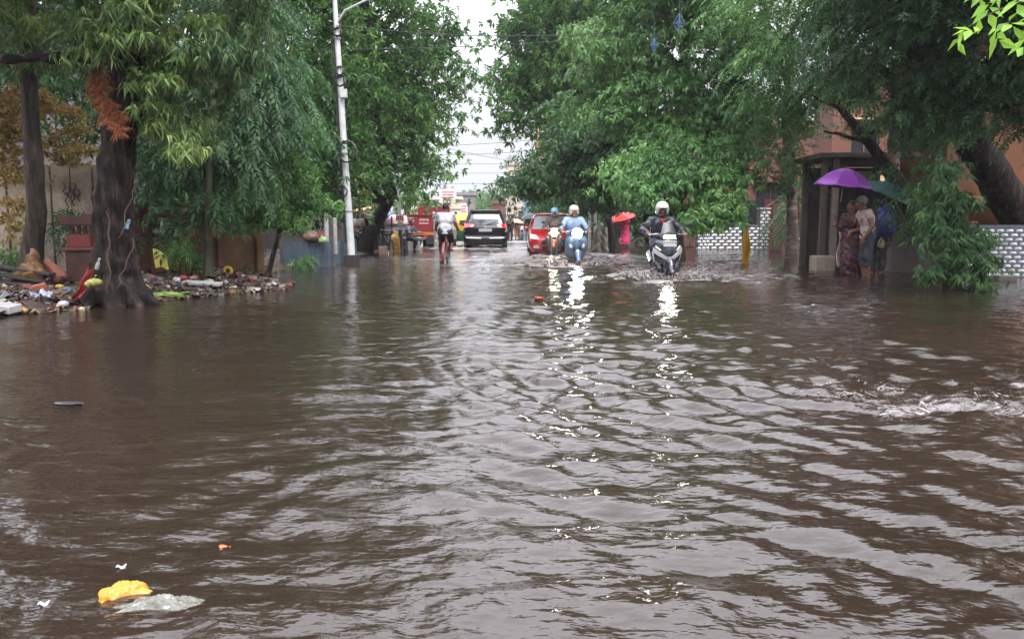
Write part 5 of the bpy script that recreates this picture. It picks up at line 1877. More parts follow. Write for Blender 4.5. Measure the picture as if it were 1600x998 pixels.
def hand_prims(w, d, n, curl, side, s=1.0):
    """palm, four unequal jointed fingers and a thumb. d: pointing direction, n: palm normal (fingers curl towards it)"""
    w, d = Vector(w), Vector(d).normalized()
    n = Vector(n)
    n = (n - d * n.dot(d)).normalized()
    sv = d.cross(n).normalized() * side          # towards the thumb
    q = []
    k = .008
    q.append(cap(w, w + d * .03, .026 * s, .028 * s, .02, (n, .75)))
    for t in (-.027, -.009, .009, .027):
        q.append(cap(w + d * .025 + sv * t * .8, w + d * .085 * s + sv * t, .0155 * s, .013 * s, .012, (n, .85)))
    for i, t in enumerate((.030, .010, -.010, -.029)):
        L = (.072, .08, .074, .058)[i] * s
        b = w + d * .088 * s + sv * t
        a1, a2, a3 = curl * .7, curl * 1.7, curl * 2.5
        p = b
        for seg, ang, rr in ((.44, a1, .0098), (.32, a2, .009), (.24, a3, .0082)):
            e = p + (d * math.cos(ang) + n * math.sin(ang)) * L * seg
            q.append(cap(p, e, rr * s, (rr - .0006) * s, .004))
            p = e
    tb = w + d * .03 + sv * .022
    t1 = tb + (d * .55 + sv * .7 + n * .35).normalized() * .042 * s
    t2 = t1 + (d * .8 + sv * .1 + n * (.35 + .5 * curl)).normalized() * .032 * s
    q += [cap(tb, t1, .0145 * s, .0115 * s, .01), cap(t1, t2, .011 * s, .009 * s, .006)]
    return q


def person(label, loc, rz, P=None, shirt=None, sleeve=.55, lower=None, lower_end=.95, skirt=None, hair=HAIR, hairstyle='short', helmet=None, visor=False,
           skin=SKIN, vox=.010, group=None, scale=1.0, hem=-.06, fem=False, jacket=False, eyes=True, extra_lower=0.0):
    J = dict(STAND)
    J.update(P or {})
    root = empty('person', loc, rz, label, 'person', group)
    root.scale = (scale,) * 3
    V = {k: np.array(v, float) for k, v in J.items() if isinstance(v, tuple)}
    hc = Vector(J['head'])
    HR = Euler((J['pitch'], 0, J['yaw'])).to_matrix()

    def h(x, y, z):
        return tuple(hc + HR @ Vector((x, y, z)))
    HR4 = HR.to_4x4()
    up = V['neck'] - V['pelvis']
    upn = up / np.linalg.norm(up)
    side = V['hipa'] - V['hipb']
    side = side / np.linalg.norm(side)
    w = .94 if fem else 1.0

    def torso(g, kk=.05):
        a = side
        return [cap(V['hipa'] - a * .01, V['hipb'] + a * .01, .095 + g, None, kk),
                cap(lerp(V['pelvis'], V['chest'], .35) + a * .06, lerp(V['pelvis'], V['chest'], .35) - a * .06, .098 * w + g, None, kk),
                cap(V['chest'] + a * .075, V['chest'] - a * .075, .108 * w + g, None, kk),
                cap(lerp(V['chest'], V['neck'], .45) + a * .09, lerp(V['chest'], V['neck'], .45) - a * .09, .098 * w + g, None, kk),
                cap(V['sha'] - a * .03, V['shb'] + a * .03, .062 + g, None, .04)]

    def arm(s, g, t=1.0, kk=.03):
        sh, el, wr = V['sh' + s], V['elb' + s], V['wr' + s]
        out = [cap(sh, lerp(sh, el, min(1, t * 2)), .052 + g, .052 + g + (.040 - .052) * min(1, t * 2), kk)]
        if t > .5:
            e = lerp(el, wr, (t - .5) * 2)
            out.append(cap(el, e, .041 + g, .041 + g + (.027 - .041) * (t - .5) * 2, kk))
        return out

    def leg(s, g, t=1.0, kk=.035):
        hp, kn, an = V['hip' + s], V['knee' + s], V['ank' + s]
        out = [cap(hp, kn, .086 + g, .056 + g * 1.2, kk)]
        e = lerp(kn, an, t)
        mid = lerp(kn, an, min(.35, t))
        out.append(cap(kn, mid, .055 + g, .053 + g, kk))
        if t > .35:
            out.append(cap(mid, e, .053 + g, .053 + g + (.036 - .053) * (t - .35) / .65, kk))
        return out
    body = torso(0) + arm('a', 0) + arm('b', 0) + leg('a', 0) + leg('b', 0)
    for s in 'ab':
        body += [cap(V['ank' + s] + np.array((0, .03, -.03)), V['toe' + s], .036, .028, .03), cap(V['ank' + s], V['ank' + s] + np.array((0, .02, -.04)), .036, .036, .02)]
        body += hand_prims(V['wr' + s], V['h' + s], V['n' + s], J['curl'], 1 if s == 'a' else -1)
    nb_ = lerp(V['neck'], tuple(h(0, .02, -.05)), 1)
    body += [cap(V['neck'] - upn * .03, nb_, .056, .052, .03),
             ell(h(0, .018, .035), (.076, .096, .092), .03, rot=HR4), ell(h(0, -.028, -.04), (.058, .066, .078), .03, rot=HR4), ell(h(0, -.055, -.09), (.034, .034, .026), .025, rot=HR4),
             cap(h(0, -.092, .012), h(0, -.116, -.026), .010, .0155, .012), cap(h(-.016, -.102, -.03), h(.016, -.102, -.03), .010, None, .01),
             cap(h(-.035, -.088, .03), h(.035, -.088, .03), .012, None, .014),
             cap(h(-.018, -.092, -.062), h(.018, -.092, -.062), .0085, None, .008), cap(h(-.015, -.089, -.074), h(.015, -.089, -.074), .009, None, .008),
             ell(h(.077, .012, -.005), (.013, .024, .033), .008, rot=HR4), ell(h(-.077, .012, -.005), (.013, .024, .033), .008, rot=HR4),
             ell(h(.031, -.098, .010), (.017, .014, .011), .01, True, rot=HR4), ell(h(-.031, -.098, .010), (.017, .014, .011), .01, True, rot=HR4),
             cap(h(-.02, -.106, -.068), h(.02, -.106, -.068), .003, None, .004, None, True)]
    link_mesh('body', sdf_mesh('body', body, vox), skin, root)
    if eyes:
        for sx in (-1, 1):
            e = MB().ell((0, 0, 0), (.0125,) * 3, 10, 7).build('eye', EYEW, root, loc=h(sx * .031, -.080, .010))
            MB().ell(tuple(HR @ Vector((0, -.0085, 0))), (.0058,) * 3, 8, 6).build('pupil', EYEM, e)
    if shirt:
        q = torso(.020 if jacket else .014) + arm('a', .020 if jacket else .015, sleeve) + arm('b', .020 if jacket else .015, sleeve)
        if jacket:
            q += [cap(V['neck'] - upn * .02 + np.array((.05, 0, 0)), V['neck'] - upn * .02 - np.array((.05, 0, 0)), .058, None, .03)]
        cuts = [(V['pelvis'] + upn * hem, -upn), (V['neck'] + upn * .025, upn)]
        link_mesh('jacket' if jacket else 'shirt', sdf_mesh('shirt', q, vox, cuts, fold=.006 if not jacket else .008, foldf=30), shirt, root)
    if lower:
        q = torso(.011)[:2] + leg('a', .016, lower_end) + leg('b', .016, lower_end)
        link_mesh('trousers', sdf_mesh('trousers', q, vox, [(V['pelvis'] + upn * .09, upn)], fold=.006, foldf=26), lower, root)
    if skirt:
        mid, lowz = (V['kneea'] + V['kneeb']) / 2, (V['anka'] + V['ankb']) / 2
        q = torso(.018)[:3] + [cap(V['pelvis'], mid, .15, .16, .06), cap(mid, lerp(mid, lowz, lower_end), .16, .17, .05)] + leg('a', .03, lower_end) + leg('b', .03, lower_end)
        zc = lerp(mid, lowz, lower_end)
        link_mesh('skirt', sdf_mesh('skirt', q, vox, [(zc, (0, 0, -1)), (V['chest'] + upn * .02, upn)], fold=.012, foldf=34), skirt, root)
    if hair:
        q = [ell(h(0, .026, .045), (.083, .102, .096), .02, rot=HR4)]
        cuts = [(h(0, -.045, .035), HR @ Vector((0, -.75, -.5))), (h(0, .02, -.045), HR @ Vector((0, .1, -1)))]
        if hairstyle == 'bun':
            q.append(ell(h(0, .13, .02), (.045, .042, .042), .02, rot=HR4))
        link_mesh('hair', sdf_mesh('hair', q, min(vox, .009), cuts, fold=.003, foldf=90), hair, root)
    if helmet:
        q = [ell(h(0, .012, .045), (.128, .150, .132), .02, rot=HR4), ell(h(0, .03, -.03), (.118, .125, .10), .05, rot=HR4),
             ell(h(0, -.16, -.045), (.088, .155, .098), .02, True, rot=HR4), ell(h(0, .0, -.09), (.09, .10, .10), .02, True, rot=HR4)]
        hm = link_mesh('helmet', sdf_mesh('helmet', q, min(vox, .0085), [(h(0, 0, -.11), HR @ Vector((0, 0, -1)))]), helmet, root)
        pk = [cap(h(-.085, -.115, .075), h(.085, -.115, .075), .016, None, .01), cap(h(-.07, -.145, .062), h(.07, -.145, .062), .010, None, .03)]
        link_mesh('peak', sdf_mesh('peak', pk, .007), helmet, hm)
        st = MB()
        st.tube([h(.098, -.03, -.04), h(.085, -.06, -.10), h(.03, -.075, -.135), h(-.03, -.075, -.135), h(-.085, -.06, -.10), h(-.098, -.03, -.04)], .007, 6)
        st.build('chin_strap', BLACKM, hm)
        li = MB()
        li.tube([h(x * .085, -.108 - .02 * (1 - abs(x)), .052 + .014 * (1 - abs(x))) for x in (-1, -.6, -.2, .2, .6, 1)], .009, 6)
        li.build('lining', BLACKM, hm)
    return root


# ------------------------------------------------------------------ umbrellas
def umbrella(label, loc, tilt, rad, height, mats, rimdrop=.30, group=None, n=8, handle=.75, bare=False):
    root = empty('umbrella', loc, 0, label, 'umbrella', group)
    root.rotation_euler = tilt
    vs, fs = [], []
    K, Mr = n * 6, 9
    for i in range(Mr + 1):
        t = i / Mr
        for j in range(K):
            a = 2 * math.pi * j / K
            fa = (j % 6) / 6
            sag = math.sin(math.pi * fa)
            rr_ = rad * t * (1 - .055 * sag * t)
            z = -rimdrop * (t ** 1.9) - .028 * sag * t * (1 - .3 * t)
            vs.append((rr_ * math.cos(a), rr_ * math.sin(a), z))
    base = len(vs)
    for i in range(Mr):
        for j in range(K):
            fs.append((i * K + j, (i + 1) * K + j, (i + 1) * K + (j + 1) % K, i * K + (j + 1) % K))
    mb = MB()
    mb.add(vs, fs)
    o = mb.build('canopy', mats, root, sharp=25)
    md = o.modifiers.new('thick', 'SOLIDIFY')
    md.thickness = .003
    for j in range(n):
        a = 2 * math.pi * j / n
        pts = [(rad * t * math.cos(a), rad * t * math.sin(a), -rimdrop * t ** 1.9 - .006) for t in (.02, .25, .5, .75, .99)]
        rb_ = MB().tube(pts, .004, 5).build('rib', STEEL, root)
        MB().tube([(0, 0, -.36 * height), (rad * .5 * math.cos(a), rad * .5 * math.sin(a), -rimdrop * .5 ** 1.9 - .008)], .003, 4).build('stretcher', STEEL, rb_)
    MB().tube([(0, 0, .05), (0, 0, -height)], .006, 8).build('shaft', STEEL, root)
    MB().tube([(0, 0, -height + .10), (0, 0, -height - .03), (.015, 0, -height - .06), (.045, 0, -height - .065), (.06, 0, -height - .04)], .012, 8).build('handle', BLACKM, root)
    MB().lathe((0, 0, 0), (0, 0, 1), [(-.01, .02), (.01, .016), (.05, .004)], 10).build('tip', BLACKM, root)
    return root
# ------------------------------------------------------------------ vehicles
PLATE = M('plate_white', srgb(160, 160, 160), rough=.4, var=.06)
INK = M('plate_ink', srgb(40, 40, 44), rough=.5)
LAMP_ON = M('headlamp_lit', (1.0, 0.97, 0.86), emit=60.0)
LAMP_ON2 = M('headlamp_lit_warm', (1.0, 0.90, 0.72), emit=20.0)
REDL = M('tail_lamp_red', srgb(222, 26, 40), rough=.12, var=.1, coat=.8)
CLEARL = M('clear_lens', srgb(206, 210, 214), rough=.1, coat=.8, var=.05)
BLACKP = M('black_plastic', srgb(24, 24, 26), rough=.5, var=.2)


def splash(label, loc, w, d, h, seed, n=46, drops=150, fine=.7, vox=.012):
    """water thrown up round a wheel: tongues and flying drops"""
    r = np.random.default_rng(seed)
    q = []
    for i in range(n):
        a = r.uniform(0, 2 * math.pi)
        k = r.uniform(.55, 1.0)
        p = np.array((math.cos(a) * w * k, math.sin(a) * d * k, -.02))
        hh = h * r.uniform(.25, 1.0) * (1 - .45 * abs(math.sin(a) * .5))
        tip = p + np.array((math.cos(a) * w * r.uniform(.1, .55), math.sin(a) * d * .4 - .03, hh))
        mid = p * .5 + tip * .5 + r.normal(size=3) * .02
        q += [cap(p, mid, fine * r.uniform(.028, .05), fine * r.uniform(.014, .024), .03 * fine), cap(mid, tip, .016 * fine, .005, .02 * fine)]
    me = sdf_mesh('splash', q, vox, fold=.010 * fine, foldf=60)
    m = MATS.get('splash_water')
    if m is None:
        m, nt, out = new_mat('splash_water')
        b = nd(nt, 'ShaderNodeBsdfPrincipled')
        tcn = nd(nt, 'ShaderNodeTexCoord')
        n_ = nd(nt, 'ShaderNodeTexNoise')
        n_.inputs['Scale'].default_value = 22
        n_.inputs['Detail'].default_value = 5
        nt.links.new(tcn.outputs['Object'], n_.inputs['Vector'])
        rp = ramp(nt, [(.35, (.16, .135, .125)), (.65, (.52, .49, .48))])
        nt.links.new(n_.outputs['Fac'], rp.inputs['Fac'])
        nt.links.new(rp.outputs['Color'], b.inputs['Base Color'])
        b.inputs['Roughness'].default_value = .18
        b.inputs['IOR'].default_value = 1.33
        b.inputs['Transmission Weight'].default_value = .35
        nt.links.new(b.outputs[0], out.inputs['Surface'])
        MATS['splash_water'] = m
    co_ = np.empty(len(me.vertices) * 3, np.float32)
    me.vertices.foreach_get('co', co_)
    V = [co_.reshape(-1, 3)]
    fq = np.empty(len(me.loops), np.int32)
    me.loops.foreach_get('vertex_index', fq)
    quads = [fq.reshape(-1, 4)]
    k = len(V[0])
    cube = np.array([(-1, -1, -1), (1, -1, -1), (1, 1, -1), (-1, 1, -1), (-1, -1, 1), (1, -1, 1), (1, 1, 1), (-1, 1, 1)]) / 1.6
    cf = np.array([(0, 3, 2, 1), (4, 5, 6, 7), (0, 1, 5, 4), (1, 2, 6, 5), (2, 3, 7, 6), (3, 0, 4, 7)])
    for i in range(drops):
        a = r.uniform(0, 2 * math.pi)
        k_ = r.uniform(.6, 1.9)
        p = np.array((math.cos(a) * w * k_, math.sin(a) * d * k_, abs(r.normal()) * h * .55 * math.exp(-(k_ - 1) ** 2)))
        s = r.uniform(.003, .010) * (fine if fine < .5 else 1)
        V.append(p + cube * s * np.array((1, 1, r.uniform(1, 2))))
        quads.append(cf + k)
        k += 8
    me2 = np_mesh('splash', np.concatenate(V), np.concatenate(quads))
    o = link_mesh('splash', me2, m, None, (loc[0], loc[1], 0))
    return tag(o, label, 'splash', kind='stuff')


def wheel(parent, c, Rr, w, axis=(1, 0, 0), spokes=5, rimmat=STEEL, name='wheel', tyre_r=None):
    tr = tyre_r or w / 2
    d = Vector(axis)
    wo_ = MB().ring(c, axis, Rr - tr, tr, 30, 10).build('wheel', RUBBER, parent)
    mb = MB()
    mb.lathe(Vector(c) - d * w * .28, axis, [(0, Rr - tr * 1.9), (0, Rr - tr * 1.1), (w * .56, Rr - tr * 1.1), (w * .56, Rr - tr * 1.9)], 28, cap=False)
    mb.lathe(Vector(c) - d * w * .35, axis, [(0, .03), (w * .7, .03)], 12)
    _, s, t = frame_of(axis)
    for i in range(spokes):
        a = 2 * math.pi * i / spokes
        mb.tube([Vector(c), Vector(c) + (s * math.cos(a) + t * math.sin(a)) * (Rr - tr * 1.3)], [.022, .014] if spokes < 12 else .0025, 6)
    mb.build('rim', rimmat, wo_)
    return wo_


def scooter(label, loc, rz, paint, style, cat='scooter'):
    """faces -Y; ground at z = 0"""
    root = empty('scooter', loc, rz, label, cat)
    dark = BLACKP
    wheel(root, (0, -.62, .22), .22, .10)
    wheel(root, (0, .62, .22), .22, .11)
    # mudguard
    me = sdf_mesh('fender', [cap((0, -.86, .30), (0, -.70, .47), .055, .075, .06, ((1, 0, 0), 1.0)), cap((0, -.70, .47), (0, -.46, .42), .075, .06, .06)], .011)
    link_mesh('front_mudguard', me, paint, root)
    MB().tube([(.075, -.62, .22), (.075, -.52, .52), (.04, -.42, .75)], .022, 8).build('fork', BLACKM, root)
    MB().tube([(-.075, -.62, .22), (-.075, -.52, .52), (-.04, -.42, .75)], .022, 8).build('fork', BLACKM, root)
    # leg shield: stacked rounded-V slices
    rings = []
    for z, w, yf, yb in ((.28, .16, -.40, -.30), (.36, .22, -.47, -.33), (.45, .25, -.535, -.36), (.56, .27, -.585, -.375), (.66, .28, -.60, -.385), (.76, .26, -.585, -.39), (.84, .215, -.555, -.39), (.90, .15, -.52, -.40)):
        rg = []
        for t in np.linspace(-1, 1, 15):
            rg.append((w * t, yb + (yf - yb) * (1 - abs(t) ** 1.7), z + .035 * abs(t) ** 2))
        for t in np.linspace(1, -1, 15)[1:-1]:
            rg.append((w * .96 * t, yb + .035 * (1 - t * t) * .2 + .012, z + .035 * abs(t) ** 2))
        rings.append(rg)
    sh = MB().loft(rings).build('leg_shield', paint, root, sharp=50)

    def front(x, z):
        zz = [.28, .36, .45, .56, .66, .76, .84, .90]
        w = np.interp(z, zz, [.16, .22, .25, .27, .28, .26, .215, .15])
        yf = np.interp(z, zz, [-.40, -.47, -.535, -.585, -.60, -.585, -.555, -.52])
        yb = np.interp(z, zz, [-.30, -.33, -.36, -.375, -.385, -.39, -.39, -.40])
        t = min(1, abs(x) / w)
        return Vector((x, yb + (yf - yb) * (1 - t ** 1.7), z + .035 * t * t))

    def strip(name, mat, pa, pb, pc, pd, off=.008, parent=sh):
        def f(u, v):
            x = (pa[0] * (1 - u) + pb[0] * u) * (1 - v) + (pd[0] * (1 - u) + pc[0] * u) * v
            z = (pa[1] * (1 - u) + pb[1] * u) * (1 - v) + (pd[1] * (1 - u) + pc[1] * u) * v
            p = front(x, z)
            p.y -= off
            return p
        return MB().grid(f, 10, 4, .012).build(name, mat, parent, sharp=40)
    # floor, seat, rear body
    MB().box((0, -.1, .30), (.34, .62, .07)).build('footboard', dark, root, bevel=.02)
    me = sdf_mesh('rear_body', [cap((0, .22, .50), (0, .78, .62), .15, .10, .08), cap((.10, .30, .42), (.09, .75, .58), .09, .06, .08), cap((-.10, .30, .42), (-.09, .75, .58), .09, .06, .08)], .014)
    link_mesh('rear_body', me, paint, root)
    me = sdf_mesh('seat', [cap((0, .10, .74), (0, .45, .75), .085, .095, .05, ((0, 0, 1), .55)), cap((0, .45, .77), (0, .74, .79), .09, .075, .05, ((0, 0, 1), .55))], .012)
    link_mesh('seat', me, RUBBER, root)
    ex = MB().tube([(.16, .30, .25), (.17, .62, .30), (.17, .82, .33)], [.035, .05, .055], 10).build('exhaust', STEEL, root)
    MB().box((0, .86, .58), (.2, .03, .07)).build('tail_lamp', REDL, root, bevel=.01)
    # steering cowl
    if style == 'sporty':
        q = [cap((-.10, -.44, .94), (.10, -.44, .94), .085, None, .06, ((0, 0, 1), .75)), cap((0, -.50, .93), (0, -.40, 1.02), .09, .07, .06), cap((-.2, -.40, .95), (.2, -.40, .95), .04, None, .06)]
        cw = link_mesh('handlebar_cowl', sdf_mesh('cowl', q, .010), dark, root)
        # smoked fly screen
        def sc(u, v):
            x = (u - .5) * (.30 - .14 * v)
            return (x, -.525 + .12 * v + .9 * x * x, 1.0 + .20 * v - .6 * x * x)
        MB().grid(sc, 10, 6, .006).build('fly_screen', M('smoke_screen', srgb(34, 34, 40), rough=.35, coat=.0, var=.2, scale=9), cw)
        lens = [((-.125, .915), (.125, .915), (.105, .985), (-.105, .985))]
        def lf(u, v):
            x = (u - .5) * (.215 - .02 * v)
            return (x, -.605 + 1.2 * x * x + .012 * v, .905 + .055 * v + .25 * x * x)
        MB().grid(lf, 10, 4, .004).build('headlight', LAMP_ON, cw)
        for s in (-1, 1):
            strip('chevron_trim', M('silver_white', srgb(176, 176, 178), rough=.25, var=.06), (s * .262, .71), (s * .272, .62), (s * .012, .49), (s * .012, .55))
            strip('indicator_lens', M('amber_clear', srgb(206, 190, 170), rough=.15), (s * .22, .755), (s * .24, .72), (s * .15, .665), (s * .14, .69), .010)
            strip('edge_trim', M('silver_white', srgb(208, 208, 208)), (s * .276, .62), (s * .258, .62), (s * .205, .36), (s * .222, .36), .006)
            me = sdf_mesh('lower_fairing', [cap((s * .20, -.40, .44), (s * .13, -.46, .34), .06, .05, .05)], .013)
            link_mesh('lower_fairing', me, dark, root)
        bl = strip('nose_badge', M('silver_white', srgb(208, 208, 208)), (-.035, .57), (.035, .57), (.022, .49), (-.022, .49), .014)
        pl = MB().box((0, -.622, .815), (.24, .012, .11), (R(-8), 0, 0)).build('number_plate', PLATE, root, smooth=False, bevel=.004)
    else:
        q = [cap((-.07, -.44, .95), (.07, -.44, .95), .10, None, .06), cap((0, -.48, .95), (0, -.38, 1.02), .11, .07, .06), cap((-.24, -.40, .98), (.24, -.40, .98), .035, None, .07)]
        cw = link_mesh('handlebar_cowl', sdf_mesh('cowl', q, .010), paint, root)
        MB().lathe((0, -.53, .955), (0, -1, -.08), [(0, .115), (.03, .12), (.045, .112), (.06, .085), (.066, .02)], 24).build('headlight', LAMP_ON, cw)
        MB().box((0, -.575, .81), (.24, .012, .07), (R(-10), 0, 0)).build('glare_bar', paint, root, smooth=False, bevel=.004)  # bar shaped after the glare below the lamp, in body paint
        for s in (-1, 1):
            strip('indicator_lens', CLEARL, (s * .15, .68), (s * .20, .66), (s * .17, .58), (s * .11, .60), .010)
            strip('vent_panel', dark, (s * .05, .62), (s * .08, .64), (s * .11, .50), (s * .05, .47), .006)
        pl = None
    hb = MB().tube([(-.36, -.33, .985), (-.2, -.40, .99), (0, -.41, .99), (.2, -.40, .99), (.36, -.33, .985)], .012, 8).build('handlebar', STEEL, root)
    for s in (-1, 1):
        MB().tube([(s * .25, -.385, .985), (s * .37, -.325, .985)], .018, 10).build('grip', RUBBER, hb)
        MB().tube([(s * .22, -.42, .985), (s * .35, -.40, .975)], .006, 6).build('brake_lever', STEEL, hb)
        mr = MB().tube([(s * .24, -.39, .99), (s * .30, -.40, 1.10), (s * .36, -.40, 1.15)], .007, 6).build('mirror', BLACKP, root)
        MB().ell((0, 0, 0), (.075, .018, .045), 14, 8).build('mirror_head', BLACKP, mr, loc=(s * .40, -.40, 1.16))
    if pl is not None:
        mb = MB()
        for row, z in enumerate((.842, .787)):
            for k in range(5):
                x = -.1 + .048 * k
                mb.box((x, -.630 + (.82 - z) * .14, z), (.010, .006, .038))
                if (k + row) % 2:
                    mb.box((x + .010, -.630 + (.82 - z) * .14, z + .012), (.012, .0055, .006))
                else:
                    mb.box((x + .010, -.630 + (.82 - z) * .14, z - .012), (.012, .0055, .006))
        mb.build('plate_characters', INK, pl, smooth=False)
    return root


RIDE = dict(pelvis=(0, .22, .85), hipa=(.10, .20, .83), hipb=(-.10, .20, .83), chest=(0, .17, 1.08), neck=(0, .12, 1.285), sha=(.185, .12, 1.245), shb=(-.185, .12, 1.245),
            elba=(.34, .0, 1.03), elbb=(-.34, .0, 1.03), wra=(.335, -.27, 1.015), wrb=(-.335, -.27, 1.015), ha=(0, -1, -.12), hb=(0, -1, -.12), na=(0, 0, -1), nb=(0, 0, -1), curl=.85,
            kneea=(.20, -.20, .74), kneeb=(-.20, -.20, .74), anka=(.15, -.10, .38), ankb=(-.15, -.10, .38), toea=(.16, -.25, .35), toeb=(-.16, -.25, .35),
            head=(0, .075, 1.435))

JEANS = M('dark_jeans', srgb(36, 40, 56), rough=.65, var=.25, scale=14)
BLACKT = M('black_trousers', srgb(26, 25, 28), rough=.6, var=.25, scale=14)
HELW = M('white_helmet', srgb(192, 192, 192), rough=.18, var=.05, coat=.7)

# nearest scooter
pB_ = gp(1042, 436)
lb = Vector((pB_.x + .02, pB_.y + .62, -WD))
NAVY = M('navy_black_paint', srgb(30, 34, 48), rough=.22, var=.12, coat=.8)
scooter('dark navy sporty scooter with silver chevron and lit headlight, nearest the camera', lb, R(2), NAVY, 'sporty')
P = dict(RIDE)
P.update(yaw=R(-6), pitch=R(4), head=(.0, .07, 1.425), elba=(.375, .02, 1.05), elbb=(-.375, .02, 1.05))
jk = M('dark_rain_jacket', srgb(40, 42, 54), rough=.42, var=.3, scale=9)
pr_ = person('rider in a dark rain jacket and white helmet on the nearest scooter', lb, R(2), P, jk, .95, JEANS, .95, None, None, helmet=HELW, skin=SKIN2, vox=.0095, jacket=True)
MB().tube([(-.17, .02, 1.30), (-.10, -.01, 1.25), (0, -.015, 1.20), (.10, -.01, 1.25), (.17, .02, 1.30)], .008, 6)
mb = MB()
mb.box((.12, .005, 1.215), (.075, .012, .018), (R(-25), 0, R(15)))
mb.build('chest_patch', M('pale_patch', srgb(150, 150, 150)), pr_)
# inner red collar
link_mesh('inner_shirt', sdf_mesh('inner', [cap((-.03, .05, 1.245), (.03, .05, 1.245), .045, None, .03), cap((0, .04, 1.20), (0, .045, 1.26), .04, .035, .02)], .010), M('maroon_shirt', srgb(112, 44, 52), rough=.6), pr_)
splash('churned brown water thrown up in front of the nearest scooter', (lb.x, lb.y - .70), .70, .32, .28, 5, 150, 700)
splash('low spray trailing beside the nearest scooter', (lb.x + .75, lb.y - .25), .55, .3, .10, 8, 60, 300)

for k, (x, y, w_, d_, h_) in enumerate(((2.35, 4.1, .30, .16, .045), (2.95, 4.35, .34, .16, .06), (3.25, 3.85, .26, .14, .05), (2.05, 4.75, .26, .14, .03))):
    splash(('small broken splash in the turbulent water at the right', 'largest low splash in the turbulent water by the right edge', 'low splash cut by the right edge of the turbulent water', 'farthest small splash of the turbulent water at the right')[k],
           (x, y), w_, d_, h_, 60 + k, 60, 500, .22, .005)
# second scooter, pale-blue
pA_ = gp(900, 415)
la = Vector((pA_.x, pA_.y + .62, -WD))
SKYB = M('steel_blue_paint', srgb(78, 98, 122), rough=.2, var=.1, coat=.9)
scooter('steel blue scooter with a glaring round headlight, left of the nearest scooter', la, R(3), SKYB, 'round')
P = dict(RIDE)
P.update(yaw=R(4), pitch=R(2), head=(.0, .07, 1.47), neck=(0, .12, 1.32), sha=(.195, .12, 1.28), shb=(-.195, .12, 1.28), chest=(0, .17, 1.10))
person('rider in a pale blue shirt and white helmet on the steel blue scooter', la, R(3), P, M('pale_blue_shirt', srgb(132, 154, 186), rough=.6, var=.12, scale=10), .42, BLACKT, .95, None, None,
       helmet=M('cream_helmet', srgb(176, 174, 170), rough=.2, coat=.6, var=.06), skin=SKIN, vox=.011)
splash('brown spray round the front wheel of the steel blue scooter', (la.x, la.y - .70), .72, .34, .30, 15, 150, 700)


# motorcycle behind
def motorbike(label, loc, rz, tank, lit=True, cat='motorcycle', group=None):
    root = empty('motorcycle', loc, rz, label, cat, group)
    wheel(root, (0, -.64, .29), .29, .09, spokes=5, rimmat=BLACKM)
    wheel(root, (0, .62, .29), .29, .11, spokes=5, rimmat=BLACKM)
    for s in (-1, 1):
        MB().tube([(s * .08, -.64, .29), (s * .08, -.46, .90)], .022, 8).build('fork', STEEL, root)
    me = sdf_mesh('g', [cap((0, -.86, .48), (0, -.64, .62), .045, .06, .05), cap((0, -.64, .62), (0, -.45, .60), .06, .045, .05)], .013)
    link_mesh('front_mudguard', me, tank, root)
    me = sdf_mesh('t', [cap((0, -.30, .86), (0, .05, .80), .12, .09, .06), cap((0, .05, .72), (0, .75, .80), .09, .06, .06)], .015)
    link_mesh('tank', me, tank, root)
    me = sdf_mesh('s', [cap((0, .02, .82), (0, .60, .86), .09, .085, .04, ((0, 0, 1), .5))], .014)
    link_mesh('seat', me, RUBBER, root)
    mb = MB()
    mb.box((0, -.05, .42), (.26, .36, .32)).tube([(.14, -.2, .35), (.15, .3, .28), (.15, .8, .36)], [.025, .03, .045], 8)
    mb.build('engine', M('engine_grey', srgb(70, 70, 74), rough=.4, metal=.5), root, bevel=.02)
    hl = MB().lathe((0, -.50, .90), (0, -1, -.1), [(-.12, .06), (-.03, .105), (.02, .11), (.035, .09), (.04, .02)], 20).build('headlight', LAMP_ON2 if lit else CLEARL, root)
    hb = MB().tube([(-.36, -.30, 1.04), (-.18, -.40, 1.03), (.18, -.40, 1.03), (.36, -.30, 1.04)], .012, 8).build('handlebar', STEEL, root)
    for s in (-1, 1):
        mr = MB().tube([(s * .22, -.38, 1.04), (s * .30, -.40, 1.2)], .006, 6).build('mirror', BLACKP, root)
        MB().ell((0, 0, 0), (.07, .018, .045), 12, 8).build('mirror_head', BLACKP, mr, loc=(s * .33, -.40, 1.22))
        MB().ell((0, 0, 0), (.03, .03, .025), 10, 6).build('indicator', M('amber_lens', srgb(214, 120, 30), rough=.15), root, loc=(s * .17, -.46, .88))
    return root


pm = gp(869, 401)
lm = Vector((pm.x - .02, pm.y + .7, -WD))
motorbike('orange motorcycle with a warm lit headlight behind the steel blue scooter', lm, R(-4), M('orange_paint', srgb(204, 84, 44), rough=.22, coat=.7))
P = dict(RIDE)
P.update(wra=(.33, -.24, 1.06), wrb=(-.33, -.24, 1.06), pelvis=(0, .22, .92), hipa=(.1, .2, .9), hipb=(-.1, .2, .9), chest=(0, .15, 1.16), neck=(0, .1, 1.37), sha=(.185, .1, 1.325), shb=(-.185, .1, 1.325), head=(0, .055, 1.52), elba=(.32, -.02, 1.1), elbb=(-.32, -.02, 1.1))
person('rider in a drab jacket and sky blue helmet on the orange motorcycle', lm, R(-4), P, M('drab_jacket', srgb(74, 68, 66), rough=.5, var=.25), .95, M('grey_trousers', srgb(84, 82, 84), rough=.6), .95, None, None,
       helmet=M('sky_blue_helmet', srgb(112, 168, 204), rough=.2, coat=.6), skin=SKIN2, vox=.014, jacket=True)
splash('spray at the front wheel of the orange motorcycle', (lm.x, lm.y - .75), .38, .24, .20, 25, 40, 100)


